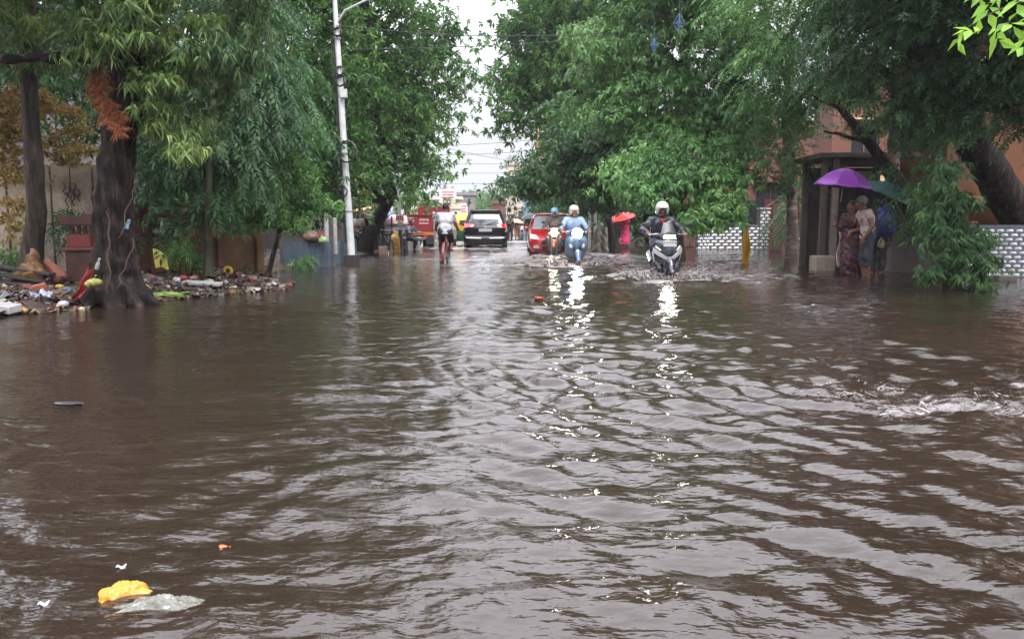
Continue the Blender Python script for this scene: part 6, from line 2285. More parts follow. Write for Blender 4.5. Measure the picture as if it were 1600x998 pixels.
# ------------------------------------------------------------------ cars as stacked rounded slices
def slices(lv, nc=5):
    """lv: (z, half width, y_rear, y_front, corner radius)"""
    rings = []
    for z, w, yr, yf, r in lv:
        rg = []
        for cx, cy_, a0 in ((w - r, yr - r, 0), (-(w - r), yr - r, 90), (-(w - r), yf + r, 180), (w - r, yf + r, 270)):
            for i in range(nc + 1):
                a = R(a0 + 90 * i / nc)
                rg.append((cx + r * math.cos(a), cy_ + r * math.sin(a), z))
        rings.append(rg)
    return rings


def profile(lv, k):
    zs = [l[0] for l in lv]
    return lambda z: float(np.interp(z, zs, [l[k] for l in lv]))


def quadpatch(fn, q, nu=8, nv=6, thick=.012):
    (a, b, c, d) = q

    def f(u, v):
        x = (a[0] * (1 - u) + b[0] * u) * (1 - v) + (d[0] * (1 - u) + c[0] * u) * v
        z = (a[1] * (1 - u) + b[1] * u) * (1 - v) + (d[1] * (1 - u) + c[1] * u) * v
        return fn(x, z)
    return MB().grid(f, nu, nv, thick)


def suv():
    p = gp(758, 388)
    L = Vector((p.x - .02, p.y + 2.1, -WD))
    root = empty('car', L, R(1.0), 'black people-carrier seen from behind with red tail lamps and a white plate', 'car')
    BLK = M('black_car_paint', srgb(8, 8, 10), rough=.3, var=.1, spec=.28)
    # rear is -Y here (nearest the camera)
    lv = [(.30, .84, 2.25, -2.12, .16), (.42, .90, 2.33, -2.25, .22), (.58, .915, 2.35, -2.30, .24), (.66, .915, 2.34, -2.27, .24), (.72, .915, 2.33, -2.20, .22), (.90, .915, 2.28, -2.21, .22), (1.02, .90, 2.1, -2.20, .2), (1.07, .885, 1.2, -2.18, .2),
          (1.12, .87, 1.1, -2.14, .2), (1.40, .79, .72, -2.03, .18), (1.62, .715, .35, -1.92, .18), (1.70, .67, .1, -1.93, .2), (1.745, .60, -.1, -1.80, .22), (1.765, .45, -.3, -1.55, .25)]
    MB().loft(slices(lv, 6)).build('body', BLK, root, sharp=28)
    yr, wz = profile(lv, 3), profile(lv, 1)

    def back(off):
        def f(x, z):
            w = wz(z)
            t = min(1, abs(x) / w)
            return Vector((x, yr(z) + .24 * max(0, t - .72) ** 2 / .28 ** 2 * .55 - off, z))
        return f
    GL = M('rear_glass', srgb(78, 84, 92), rough=.05, var=.25, scale=2.2, coat=1.0)
    quadpatch(back(.010), ((-.70, 1.13), (.70, 1.13), (.61, 1.56), (-.61, 1.56)), 14, 6).build('rear_window', GL, root)
    quadpatch(back(.016), ((-.80, 1.005), (.80, 1.005), (.79, 1.075), (-.79, 1.075)), 14, 2).build('tailgate_trim', M('gloss_black_trim', srgb(14, 14, 16), rough=.1, coat=1), root)
    for s in (-1, 1):
        tl = quadpatch(back(.030), ((s * .42, 1.07), (s * .885, 1.00), (s * .855, 1.19), (s * .50, 1.16)), 12, 5, .03).build('tail_lamp', REDL, root)
        quadpatch(back(.040), ((s * .48, 1.09), (s * .66, 1.06), (s * .66, 1.10), (s * .50, 1.12)), 6, 3, .012).build('reversing_lens', CLEARL, tl)
        quadpatch(back(.030), ((s * .79, .83), (s * .895, .86), (s * .895, .98), (s * .86, .98)), 5, 4, .02).build('reflector', CHROME, root)
        quadpatch(back(.030), ((s * .17, .565), (s * .78, .59), (s * .78, .635), (s * .17, .61)), 10, 3, .02).build('chrome_strip', M('satin_silver', srgb(196, 198, 202), rough=.25, metal=.6), root)
        # flared wheel, side glass, mirror
        wheel(root, (s * .80, -1.42, .33), .33, .22, rimmat=STEEL)
        wheel(root, (s * .80, 1.35, .33), .33, .22, rimmat=STEEL)

        def sidef(y, z, s=s):
            return Vector((s * (wz(z) + .008), y, z))
        quadpatch(sidef, ((-1.72, 1.15), (-.55, 1.15), (-.6, 1.55), (-1.62, 1.55)), 6, 4, .01).build('side_window', GL, root)
        quadpatch(sidef, ((-.48, 1.15), (.95, 1.15), (.45, 1.55), (-.52, 1.55)), 6, 4, .01).build('side_window', GL, root)
        MB().ell((s * 1.0, .88, 1.14), (.10, .06, .075), 12, 8).build('wing_mirror', BLK, root)
        MB().tube([(s * .60, -1.5, 1.80), (s * .60, .1, 1.80)], .02, 8).build('roof_rail', STEEL, root)
    quadpatch(back(.030), ((-.27, .855), (.27, .855), (.27, .985), (-.27, .985)), 6, 3, .02).build('number_plate', PLATE, root)
    MB().lathe((0, yr(1.035) - .028, 1.045), (0, -1, 0), [(0, .055), (.012, .05), (.014, .02)], 18).build('badge', CHROME, root)
    q = [cap((-.6, -1.86, 1.715), (.6, -1.86, 1.715), .035, None, .03), cap((-.55, -1.98, 1.68), (.55, -1.98, 1.68), .022, None, .05)]
    sp = link_mesh('spoiler', sdf_mesh('sp', q, .016), BLK, root)
    MB().tube([(.02, yr(1.15) - .03, 1.145), (.30, yr(1.2) - .03, 1.20), (.44, yr(1.24) - .03, 1.235)], .012, 6).build('wiper', BLACKP, root)
    quadpatch(back(.012), ((-.76, .40), (.76, .40), (.78, .52), (-.78, .52)), 12, 3, .02).build('bumper_skirt', BLACKP, root)


suv()


def red_car():
    p = gp(871, 399)
    root = empty('car', (p.x - .08, p.y + 1.9, -WD), R(0.5), 'red hatchback with wipers and pale windscreen behind the orange motorcycle', 'car')
    RED = M('red_car_paint', srgb(186, 34, 38), rough=.18, var=.08, coat=1.0)
    # front is -Y
    lv = [(.25, .74, 1.75, -1.62, .14), (.35, .80, 1.80, -1.74, .24), (.50, .82, 1.82, -1.80, .30), (.66, .83, 1.80, -1.78, .32), (.80, .83, 1.78, -1.62, .34), (.90, .82, 1.74, -1.25, .3), (.95, .80, 1.70, -.95, .25), (1.0, .78, 1.68, -.82, .22),
          (1.25, .70, 1.55, -.42, .2), (1.42, .64, 1.38, -.15, .2), (1.50, .58, 1.2, .0, .22), (1.53, .44, 1.0, .2, .25)]
    MB().loft(slices(lv, 6)).build('body', RED, root, sharp=28)
    yf, wz, cr_ = profile(lv, 3), profile(lv, 1), profile(lv, 4)

    def fr(off):
        def f(x, z):
            w, r = wz(z), cr_(z)
            e = max(0, abs(x) - (w - r))
            return Vector((x, yf(z) + r - math.sqrt(max(0, r * r - min(e, r * .98) ** 2)) - off, z))
        return f
    SH = M('windscreen', srgb(150, 158, 168), rough=.05, var=.3, scale=2.0, coat=1)
    quadpatch(fr(.012), ((-.70, 1.01), (.70, 1.01), (.585, 1.44), (-.585, 1.44)), 14, 6).build('windscreen', SH, root)
    for s in (-1, 1):
        quadpatch(fr(.012), ((s * .52, .66), (s * .80, .70), (s * .79, .84), (s * .60, .80)), 6, 5, .02).build('headlight', CLEARL, root)
        quadpatch(fr(.014), ((s * .50, .40), (s * .70, .40), (s * .68, .49), (s * .54, .49)), 5, 4, .02).build('fog_lamp', CLEARL, root)

        def sidef(y, z, s=s):
            return Vector((s * (wz(z) + .006), y, z))
        quadpatch(sidef, ((-.62, 1.02), (.25, 1.02), (.25, 1.36), (-.22, 1.36)), 6, 4, .01).build('side_window', glass_mat('dark_glass'), root)
        quadpatch(sidef, ((.32, 1.02), (1.25, 1.02), (1.10, 1.36), (.32, 1.36)), 6, 4, .01).build('side_window', glass_mat('dark_glass'), root)
        MB().ell((s * .90, -.55, 1.03), (.09, .06, .07), 12, 8).build('wing_mirror', RED, root)
        wheel(root, (s * .73, -1.18, .28), .28, .17)
        wheel(root, (s * .73, 1.2, .28), .28, .17)
        MB().tube([fr(.025)(s * .05 - .2, 1.03), fr(.028)(s * .05 + .12, 1.10)], .01, 5).build('wiper', BLACKP, root)
    quadpatch(fr(.012), ((-.46, .52), (.46, .52), (.40, .66), (-.40, .66)), 8, 4, .02).build('grille', BLACKP, root)
    quadpatch(fr(.020), ((-.24, .50), (.24, .50), (.24, .60), (-.24, .60)), 6, 3, .012).build('number_plate', PLATE, root)
    quadpatch(fr(.014), ((-.44, .36), (.44, .36), (.40, .46), (-.40, .46)), 8, 3, .02).build('air_intake', BLACKP, root)
    MB().lathe((0, yf(.71) - .01, .70), (0, -1, 0), [(0, .05), (.015, .045), (.018, .015)], 16).build('badge', CHROME, root)


red_car()


def auto_rickshaw():
    c = at(719, 360, 38)
    root = empty('auto_rickshaw', (c.x + .25, 38.8, -WD), R(2), 'yellow and green three-wheeled taxi half hidden by the black car', 'auto rickshaw')
    YEL = M('taxi_yellow', srgb(222, 176, 40), rough=.4, var=.1, dirt=.2)
    GRN = M('taxi_green', srgb(44, 96, 66), rough=.35, var=.15, dirt=.3)
    lo_ = [(.35, .58, 1.1, -1.0, .12), (.5, .64, 1.2, -1.1, .15), (.85, .66, 1.2, -1.1, .15)]
    hi_ = [(1.28, .63, 1.0, -1.0, .15), (1.5, .60, .95, -.92, .16), (1.62, .50, .85, -.8, .2), (1.66, .35, .7, -.6, .2)]
    MB().loft(slices(lo_)).build('lower_body', GRN, root)
    MB().loft(slices(hi_)).build('canopy', YEL, root)
    MB().box((0, -1.0, 1.06), (1.22, .04, .44)).build('rear_panel', YEL, root, bevel=.02)
    MB().box((0, -1.03, 1.24), (.6, .02, .22)).build('rear_window', glass_mat('dark_glass'), root)
    for s in (-1, 1):
        wheel(root, (s * .55, -.75, .22), .22, .12)
        MB().box((s * .60, .85, 1.05), (.05, .06, .5)).build('pillar', YEL, root)
        MB().box((s * .5, -1.13, .62), (.12, .03, .1)).build('tail_lamp', REDL, root)
    wheel(root, (0, 1.1, .22), .22, .12)


auto_rickshaw()


def red_cart():
    c = at(652, 365, 34)
    root = empty('pickup_truck', (c.x - .1, 34.6, -WD), R(-14), 'small pickup with a maroon load box and orange sill, left of the cyclist', 'truck')
    MAR = M('maroon_box_paint', srgb(132, 36, 44), rough=.45, var=.15, dirt=.35)
    ORG = M('orange_sill', srgb(196, 112, 48), rough=.45, dirt=.4)
    mb = MB()
    t, W2, D, z0, z1 = .05, .78, 2.2, .84, 1.58
    mb.box((0, 0, (z0 + z1) / 2), (2 * W2, t, z1 - z0)).box((-W2 + t / 2, D / 2 + t / 2 + .001, (z0 + z1) / 2), (t, D, z1 - z0)).box((W2 - t / 2, D / 2 + t / 2 + .001, (z0 + z1) / 2), (t, D, z1 - z0)).box((0, D + t, (z0 + z1) / 2 + .2), (2 * W2, t, z1 - z0 + .4))
    bx_ = mb.build('load_box', MAR, root, smooth=False, bevel=.008)
    for x in (-W2 + .06, 0, W2 - .06):
        MB().box((x, -.045, (z0 + z1) / 2), (.06, .035, z1 - z0 - .02)).build('stiffener', MAR, bx_, smooth=False, bevel=.006)
    MB().box((0, -.05, z1 - .02), (2 * W2 + .04, .05, .06)).build('top_rail', MAR, bx_, smooth=False, bevel=.006)
    wp = M('white_lettering', srgb(206, 196, 190), rough=.5, dirt=.3)
    for k in range(4):
        MB().box((-.45 + .11 * k, -.035, 1.30 - .03 * (k % 2)), (.03, .012, .2 - .05 * (k % 2))).build('letter', wp, bx_, smooth=False)
    MB().box((-.29, -.035, 1.44), (.38, .0115, .03)).build('letter', wp, bx_, smooth=False)
    for k in range(5):
        MB().box((.18 + .09 * k, -.035, 1.34 + .02 * (k % 2)), (.05, .012, .08)).build('letter', wp, bx_, smooth=False)
        MB().box((.18 + .09 * k, -.035, 1.20), (.05, .0118, .06)).build('letter', wp, bx_, smooth=False)
    MB().box((0, .02, .75), (2 * W2 + .06, .1, .14)).build('sill', ORG, root, smooth=False, bevel=.01)
    MB().box((0, 1.1, .66), (1.3, 2.2, .1)).build('chassis', BLACKM, root, smooth=False)
    for s in (-1, 1):
        wheel(root, (s * .62, .35, .34), .34, .2)
        wheel(root, (s * .62, 2.9, .34), .34, .2)
        MB().box((s * .62, -.02, .50), (.36, .03, .40)).build('mudflap', RUBBER, root, smooth=False)
        MB().box((s * .45, -.05, .64), (.14, .04, .08)).build('tail_lamp', REDL, root, smooth=False)
    lv = [(.45, .72, 3.6, 2.35, .12), (.9, .76, 3.65, 2.33, .14), (1.2, .75, 3.5, 2.33, .14), (1.6, .66, 3.1, 2.36, .14), (1.7, .55, 2.95, 2.5, .16)]
    cb = MB().loft(slices(lv)).build('cab', M('cab_white', srgb(190, 188, 184), rough=.3, dirt=.3), root)
    MB().box((0, 2.325, 1.35), (1.0, .02, .3)).build('rear_window', glass_mat('dark_glass'), cb)


red_cart()
# pale wrapped bundle leaning at the truck's right side
c = gp(683, 388)
me = sdf_mesh('bundle', [cap((0, 0, .1), (-.02, 0, .9), .10, .12, .05), cap((-.02, 0, .9), (-.12, 0, 1.6), .12, .07, .05), cap((.05, .1, .3), (.06, .1, 1.2), .1, .09, .05)], .02, fold=.015, foldf=22)
tag(link_mesh('bundle', me, M('pale_bundle', srgb(150, 142, 136), rough=.6, dirt=.4), None, (at(683, 380, 33).x, 33, -.17)), 'pale wrapped bundle standing at the right of the maroon pickup', 'bundle')


# ------------------------------------------------------------------ bicycles
def bike_parts(root, frame, far=False, seat=BLACKP, carrier=True):
    """front is +Y, ground z = 0"""
    for y in (-.52, .53):
        w_ = MB().ring((0, y, .34), (1, 0, 0), .325, .020, 36, 7).build('wheel', RUBBER, root)
        mb = MB().ring((0, y, .34), (1, 0, 0), .302, .008, 30, 5)
        for i in range(18):
            a = 2 * math.pi * i / 18
            mb.tube([(.02 * (-1) ** i, y, .34), (0, y + .3 * math.cos(a), .34 + .3 * math.sin(a))], .0018, 4)
        mb.lathe((-.035, y, .34), (1, 0, 0), [(0, .022), (.07, .022)], 10)
        mb.build('rim', STEEL, w_)
    mb = MB()
    bb, st, hd, hl = (0, -.06, .30), (0, -.20, .82), (0, .36, .86), (0, .40, .70)
    mb.tube([bb, st], .016, 8).tube([st, hd], .015, 8).tube([bb, hl], .017, 8).tube([hd, hl], .018, 8)
    for s in (-1, 1):
        mb.tube([(s * .02, -.06, .30), (s * .05, -.52, .34)], .010, 6).tube([(s * .015, -.19, .78), (s * .05, -.52, .34)], .009, 6).tube([(s * .03, .41, .66), (s * .045, .53, .34)], .011, 6)
    mb.tube([(-.05, .41, .66), (.05, .41, .66)], .014, 6)
    mb.build('frame', frame, root)
    for y, a0, a1 in ((-.52, 20, 190), (.53, 10, 130)):
        def gf(u, v, y=y, a0=a0, a1=a1):
            a = R(a0 + (a1 - a0) * u)
            x = (v - .5) * .075
            r_ = .362 + .012 * (1 - (2 * v - 1) ** 2)
            return (x, y + (-1 if y < 0 else 1) * r_ * -math.cos(a) * (1 if y > 0 else 1), .34 + r_ * math.sin(a))
        MB().grid(gf, 18, 4, .003).build('mudguard', frame, root, sharp=60)
    MB().tube([(0, .36, .86), (0, .345, .98)], .012, 8).tube([(-.29, .16, .99), (-.24, .30, 1.0), (-.06, .35, .98), (.06, .35, .98), (.24, .30, 1.0), (.29, .16, .99)], .011, 8).build('handlebar', STEEL, root)
    MB().tube([(0, -.20, .82), (0, -.215, .90)], .012, 8).build('seat_post', STEEL, root)
    me = sdf_mesh('saddle', [cap((0, -.30, .925), (0, -.05, .93), .065, .025, .03, ((0, 0, 1), .45)), cap((.045, -.31, .925), (-.045, -.31, .925), .045, None, .03, ((0, 0, 1), .6))], .011)
    link_mesh('saddle', me, seat, root)
    mb = MB()
    mb.lathe((.045, -.06, .30), (1, 0, 0), [(0, .09), (.006, .09)], 22)
    mb.tube([(.06, -.06, .30), (.075, -.06, .14)], .009, 6).tube([(-.06, -.06, .30), (-.075, -.06, .46)], .009, 6)
    mb.build('crank', STEEL, root)
    for s, z in ((1, .14), (-1, .46)):
        MB().box((s * .115, -.06, z), (.09, .07, .022)).build('pedal', RUBBER, root, bevel=.004)
    if carrier:
        mb = MB()
        for x in (-.06, 0, .06):
            mb.tube([(x, -.30, .76), (x, -.74, .76)], .006, 5)
        mb.tube([(-.06, -.74, .76), (.06, -.74, .76)], .006, 5).tube([(-.06, -.6, .76), (-.06, -.53, .36)], .006, 5).tube([(.06, -.6, .76), (.06, -.53, .36)], .006, 5)
        mb.build('carrier', STEEL, root)


pc = gp(694, 412)
lc = Vector((pc.x, pc.y + .65, -WD))
root = empty('bicycle', lc, R(-1), 'red-framed bicycle with a pale saddle cover ridden away up the middle of the street', 'bicycle')
bike_parts(root, M('red_cycle_paint', srgb(104, 38, 42), rough=.35, var=.15), seat=M('pale_saddle', srgb(136, 134, 134), rough=.4, dirt=.2), carrier=False)
# cyclist faces +Y: build facing -Y and turn half round
P = dict(pelvis=(0, .20, .98), hipa=(.095, .19, .96), hipb=(-.095, .19, .96), chest=(0, .10, 1.24), neck=(0, .01, 1.44), sha=(.19, .02, 1.40), shb=(-.19, .02, 1.40),
         elba=(.25, -.06, 1.15), elbb=(-.25, -.06, 1.15), wra=(.285, -.17, 1.05), wrb=(-.285, -.17, 1.05), ha=(0, -1, -.3), hb=(0, -1, -.3), na=(0, -.2, -1), nb=(0, -.2, -1), curl=.85,
         kneea=(.12, -.06, .60), kneeb=(-.13, -.18, .72), anka=(.13, .06, .24), ankb=(-.13, .02, .54), toea=(.14, -.08, .17), toeb=(-.14, -.12, .48), head=(0, -.03, 1.585), pitch=R(4))
# his right foot (left in the picture is +x after the half turn) is at the bottom of the stroke
person('cyclist in a white tee shirt and black half trousers riding away on the red bicycle', lc, R(179), P, M('white_tee', srgb(156, 154, 160), rough=.65, var=.06), .30, BLACKT, .30, None, HAIR, skin=SKIN2, vox=.011, eyes=False)

# parked bicycles and cycle rickshaws at the left kerb
proto = empty('bicycle', (at(607, 392, 26.5).x, 26.5, bz(-4.2, 26.5) - .05), R(200), 'dark parked bicycle standing left of the thin sign post', 'bicycle', 'bicycles parked at the left kerb')
bike_parts(proto, BLACKM)
for u, Y, rz, lab in ((632, 27.5, 188, 'dark parked bicycle just right of the thin sign post'), (617, 29.5, 165, 'parked bicycle mostly hidden behind the other two')):
    o = copy_tree(proto)
    o.location = (at(u, 392, Y).x, Y, -.14)
    o.rotation_euler = (0, 0, R(rz))
    o['label'] = lab


def rickshaw(label, loc, rz, hood):
    root = empty('cycle_rickshaw', loc, rz, label, 'rickshaw')
    fr = M('rickshaw_frame', srgb(66, 84, 98), rough=.4, dirt=.3)
    for x in (-.42, .42):
        w_ = MB().ring((x, -.2, .36), (1, 0, 0), .34, .022, 32, 7).build('wheel', RUBBER, root)
        mb = MB()
        for i in range(14):
            a = 2 * math.pi * i / 14
            mb.tube([(x, -.2, .36), (x, -.2 + .33 * math.cos(a), .36 + .33 * math.sin(a))], .003, 4)
        mb.build('spokes', STEEL, w_)
    w_ = MB().ring((0, 1.15, .36), (1, 0, 0), .34, .022, 32, 7).build('wheel', RUBBER, root)
    mb = MB().tube([(-.42, -.2, .36), (.42, -.2, .36)], .018, 8).tube([(0, -.2, .40), (0, .95, .55)], .02, 8).tube([(0, 1.15, .36), (0, .98, 1.0)], .018, 8).tube([(-.26, .85, 1.02), (0, .98, 1.0), (.26, .85, 1.02)], .013, 8)
    mb.build('frame', fr, root)
    MB().box((0, -.1, .72), (.86, .5, .12)).build('seat', M('rickshaw_seat', srgb(120, 40, 46), rough=.4), root, bevel=.02)
    MB().box((0, -.38, .98), (.86, .06, .5), (R(-8), 0, 0)).build('backrest', M('rickshaw_back', srgb(190, 176, 172), rough=.45, dirt=.3), root, bevel=.02)
    MB().box((0, .08, .52), (.8, .5, .06)).build('footrest', fr, root, bevel=.01)

    def hf(u, v):
        a = R(10 + 150 * u)
        x = (v - .5) * .92
        return (x, -.1 - .42 * math.cos(a), 1.05 + .42 * math.sin(a) * (1 - .1 * (2 * v - 1) ** 2))
    MB().grid(hf, 14, 8, .012).build('hood', hood, root, sharp=70)
    return root


rickshaw('parked cycle rickshaw with a red and white hood behind the parked bicycles', (at(614, 385, 31).x, 31.5, -.12), R(15), M('hood_red_white', srgb(196, 160, 158), rough=.5, dirt=.3))

# ------------------------------------------------------------------ people on foot
c = gp(559, 399)
P = dict(elba=(.24, -.02, 1.12), wra=(.10, -.20, 1.12), ha=(-1, -.2, 0), na=(0, 1, 0), elbb=(-.24, -.02, 1.12), wrb=(-.08, -.2, 1.15), hb=(1, -.2, 0), nb=(0, 1, 0), curl=.4)
person('man in a pinkish tee shirt and navy shorts behind the white lamp post', (at(560, 399, 27.5).x, 27.5, -.16), R(15), P, M('pink_white_tee', srgb(206, 190, 194), rough=.65, var=.1), .3,
       M('navy_shorts', srgb(36, 38, 66), rough=.6), .12, skin=SKIN2, vox=.013, scale=.94)
c = at(641, 375, 30)
P = dict(RIDE)
person('man in a grey shirt sitting on a low box in front of the maroon pickup', (c.x, 31, -.38), R(70), P, M('grey_shirt', srgb(84, 86, 96), rough=.6), .5, BLACKT, .9, skin=SKIN2, vox=.014)
bo = MB().box((0, 0, 0), (.46, .42, .42)).build('crate', M('white_crate', srgb(190, 188, 186), rough=.5, dirt=.4), None, bevel=.02, loc=(c.x + .02, 31 - .0, .12))
tag(bo, 'white crate under the seated man in the grey shirt', 'crate')
me = sdf_mesh('sack', [cap((0, 0, .1), (0, 0, .55), .2, .17, .08), cap((0, 0, .55), (.03, 0, .8), .12, .05, .08)], .02, fold=.01, foldf=30)
tag(link_mesh('sack', me, M('mustard_sack', srgb(204, 152, 60), rough=.5, var=.2), None, (at(617, 378, 28.4).x, 28.4, -.1)), 'mustard yellow sack slung between the parked bicycles', 'sack')
mp_ = MB().lathe((0, 0, 0), (0, 0, 1), [(0, .13), (.3, .16), (.31, .15), (.3, .14)], 16).build('bucket', M('cream_bucket', srgb(196, 170, 150), rough=.4, dirt=.3))
mp_.location = (at(599, 392, 26.2).x, 26.2, -.04)
tag(mp_, 'cream plastic bucket beside the leftmost parked bicycle', 'bucket')

# red umbrella woman
c = gp(976, 389)
rw = M('magenta_kurta', srgb(206, 50, 104), rough=.6, var=.12, scale=9)
person('woman in a magenta dress wading beneath the red umbrella', (c.x, c.y, -.15), R(30), dict(elba=(.22, -.1, 1.15), wra=(.12, -.24, 1.30), ha=(0, -.2, 1), na=(-1, -.3, 0), curl=.9), rw, .5, None, .35, rw, HAIR, 'bun', skin=SKIN2, vox=.014, fem=True, scale=.98)
umbrella('small red umbrella with a white patch held over the woman in magenta', (c.x - .22, c.y - .1, at(966, 333, c.y).z), (R(4), R(-16), R(20)), .62, .75, M('red_umbrella', srgb(206, 48, 46), rough=.4, var=.12, scale=5), .20)

# purple umbrella group
c = gp(1352, 432)
pm_ = Vector((c.x, c.y, -.13))
P = dict(pelvis=(0, .02, .93), chest=(0, -.03, 1.20), neck=(0, -.09, 1.375), sha=(.18, -.07, 1.345), shb=(-.18, -.07, 1.345), head=(0, -.15, 1.52), pitch=R(18), yaw=R(-4),
         elba=(.24, -.02, 1.08), wra=(.22, -.16, .87), elbb=(-.24, -.18, 1.12), wrb=(-.14, -.36, 1.22), hb=(.2, -.3, 1), nb=(1, -.2, 0), curl=.8)
man = person('grey-haired man in a pale sleeveless vest wading under the purple umbrella', pm_, R(-92), P, M('pale_vest', srgb(176, 154, 148), rough=.65, var=.1), .14, M('rolled_dark_trousers', srgb(34, 35, 42), rough=.6), .32, None, HAIRG, skin=SKIN2, vox=.0095)
st = MB()
st.tube([(.10, -.17, 1.16), (.13, -.15, 1.30), (.12, -.07, 1.425), (.11, .05, 1.36), (.10, .12, 1.15), (.10, .13, .98)], .018, 6, flat=.4)
st.build('bag_strap', M('strap_dark', srgb(70, 48, 50)), man)
umbrella('purple eight-panelled umbrella held by the grey-haired man', (at(1322, 264, c.y - .1).x, c.y - .1, at(1322, 264, c.y).z), (R(4), R(5), R(10)), .545, .72, M('purple_umbrella', srgb(124, 52, 152), rough=.38, var=.10, scale=4), .33)
P = dict(elba=(.22, -.06, 1.10), wra=(.16, -.24, 1.05), elbb=(-.22, -.06, 1.10), wrb=(-.15, -.26, 1.16), hb=(0, -1, .4), nb=(1, 0, 0), curl=.7)
mar = M('maroon_sari', srgb(56, 17, 28), rough=.55, var=.2, scale=8)
wo2 = person('woman in a maroon sari with a pale striped border beside the grey-haired man', (at(1340, 432, c.y).x, c.y + .40, -.15), R(-60), P, mar, .4, None, .82, mar, HAIR, 'bun', skin=SKIN, vox=.012, fem=True, scale=.95)
sa = MB()
sa.grid(lambda u, v: (-.215 + .03 * math.sin(v * 7), -.10 + .10 * u - .02 * v, 1.05 - .72 * v + .02 * math.sin(u * 6)), 5, 14, .008)
sa.build('sari_border', M('pale_stripe', srgb(206, 170, 170), rough=.6, var=.3, scale=20), wo2, sharp=60)
# green umbrella person with blue bag
c2 = gp(1374, 428)
gpn = Vector((c2.x + .10, c2.y + .35, -.15))
gm = person('dark-clothed person carrying a blue backpack under the dark green umbrella', gpn, R(160), dict(elba=(.22, -.12, 1.15), wra=(.10, -.25, 1.28), ha=(0, -.2, 1), na=(-1, -.3, 0), curl=.9), M('dark_blouse', srgb(44, 40, 56), rough=.6), .6, BLACKT, .62, None, HAIR, skin=SKIN2, vox=.013, scale=.96)
umbrella('dark green umbrella tilted back behind the purple one', (at(1386, 280, gpn.y).x + .04, gpn.y - .15, at(1381, 288, gpn.y).z), (R(12), R(22), R(12)), .72, .7, M('bottle_green_umbrella', srgb(40, 84, 82), rough=.42, var=.15, scale=4), .30)
me = sdf_mesh('backpack', [ell((0, 0, 0), (.21, .15, .30), .05), ell((.01, -.09, -.06), (.16, .09, .18), .05), cap((-.12, 0, .24), (.12, 0, .24), .06, None, .06)], .014, fold=.008, foldf=30)
bpk = link_mesh('backpack', me, M('navy_nylon', srgb(46, 58, 116), rough=.5, var=.2, scale=9), None, (at(1384, 350, gpn.y - .5).x, gpn.y - .5, at(1384, 348, gpn.y - .5).z))
tag(bpk, 'big navy blue backpack hanging below the dark green umbrella', 'bag')
MB().tube([(-.09, .02, .23), (-.04, .02, .34), (.04, .02, .34), (.09, .02, .23)], .012, 6).build('handle_loop', M('navy_strap', srgb(60, 78, 132)), bpk)
me = sdf_mesh('carrier', [ell((0, 0, 0), (.07, .05, .09), .03), cap((0, 0, .05), (0, 0, .14), .03, .012, .03)], .010, fold=.006, foldf=50)
tag(link_mesh('carrier_bag', me, M('pale_green_bag', srgb(150, 152, 108), rough=.5, var=.2, scale=20), None, (at(1375, 382, gpn.y - .2).x, gpn.y - .25, at(1375, 381, gpn.y - .2).z)), 'small pale green carrier bag hanging under the blue backpack', 'bag')

# distant figures between the black car and the red car
for k, (u, v, Y, lab, col, um) in enumerate(((826, 372, 46, 'distant person in dark rainwear just left of the red car', srgb(40, 42, 56), 1), (838, 370, 52, 'distant person in black behind the red car roof', srgb(30, 30, 34), 0),
                                             (797, 371, 50, 'distant person in dark clothes right of the black car', srgb(34, 32, 40), 0))):
    c = at(u, 372, Y)
    person(lab, (c.x, Y, -.16), R(8 * k), {}, M('far_cloth_%d' % k, col, rough=.6), .95, BLACKT, .9, vox=.022, eyes=False, group='distant people wading in the street')
c = at(826, 345, 46)
umbrella('black umbrella of the distant person left of the red car', (c.x, 45.9, at(826, 333, 46).z), (R(10), R(-8), 0), .55, .7, M('black_umbrella', srgb(30, 34, 48), rough=.4), .26)
c = at(808, 370, 54)
pk = M('peach_poncho', srgb(206, 140, 122), rough=.5, var=.15)
person('distant person in a spread peach poncho riding towards the camera', (c.x, 54, -.17), R(3), dict(elba=(.32, -.1, 1.15), elbb=(-.32, -.1, 1.15), wra=(.36, -.3, 1.0), wrb=(-.36, -.3, 1.0), ha=(0, -1, 0), hb=(0, -1, 0), na=(0, 0, -1), nb=(0, 0, -1)), pk, .95, None, .3, pk, HAIR, vox=.022, eyes=False)
umbrella('peach coloured umbrella over the distant rider in the peach poncho', (at(807, 345, 53.6).x, 53.6, at(807, 342, 53.6).z), (R(-6), R(4), 0), .72, .7, M('peach_umbrella', srgb(206, 148, 128), rough=.5), .34)
root = empty('motorcycle', (at(797, 372, 49).x, 49, -WD), 0)
bpy.data.objects.remove(root)
motorbike('distant dark motorcycle between the black car and the red car', (at(815, 372, 49).x, 49, -WD), R(2), M('dark_tank', srgb(40, 40, 48), rough=.3), lit=False)
print('VEHICLES DONE')
# ------------------------------------------------------------------ rubbish on the bank and flotsam
def mat_islands(name, cols, rough=.5):
    m, nt, out = new_mat(name)
    geo = nd(nt, 'ShaderNodeNewGeometry')
    r = ramp(nt, [(i / (len(cols)), c) for i, c in enumerate(cols)])
    r.color_ramp.interpolation = 'CONSTANT'
    nt.links.new(geo.outputs['Random Per Island'], r.inputs['Fac'])
    b = nd(nt, 'ShaderNodeBsdfPrincipled')
    nt.links.new(r.outputs['Color'], b.inputs['Base Color'])
    b.inputs['Roughness'].default_value = rough
    nt.links.new(b.outputs[0], out.inputs['Surface'])
    return m


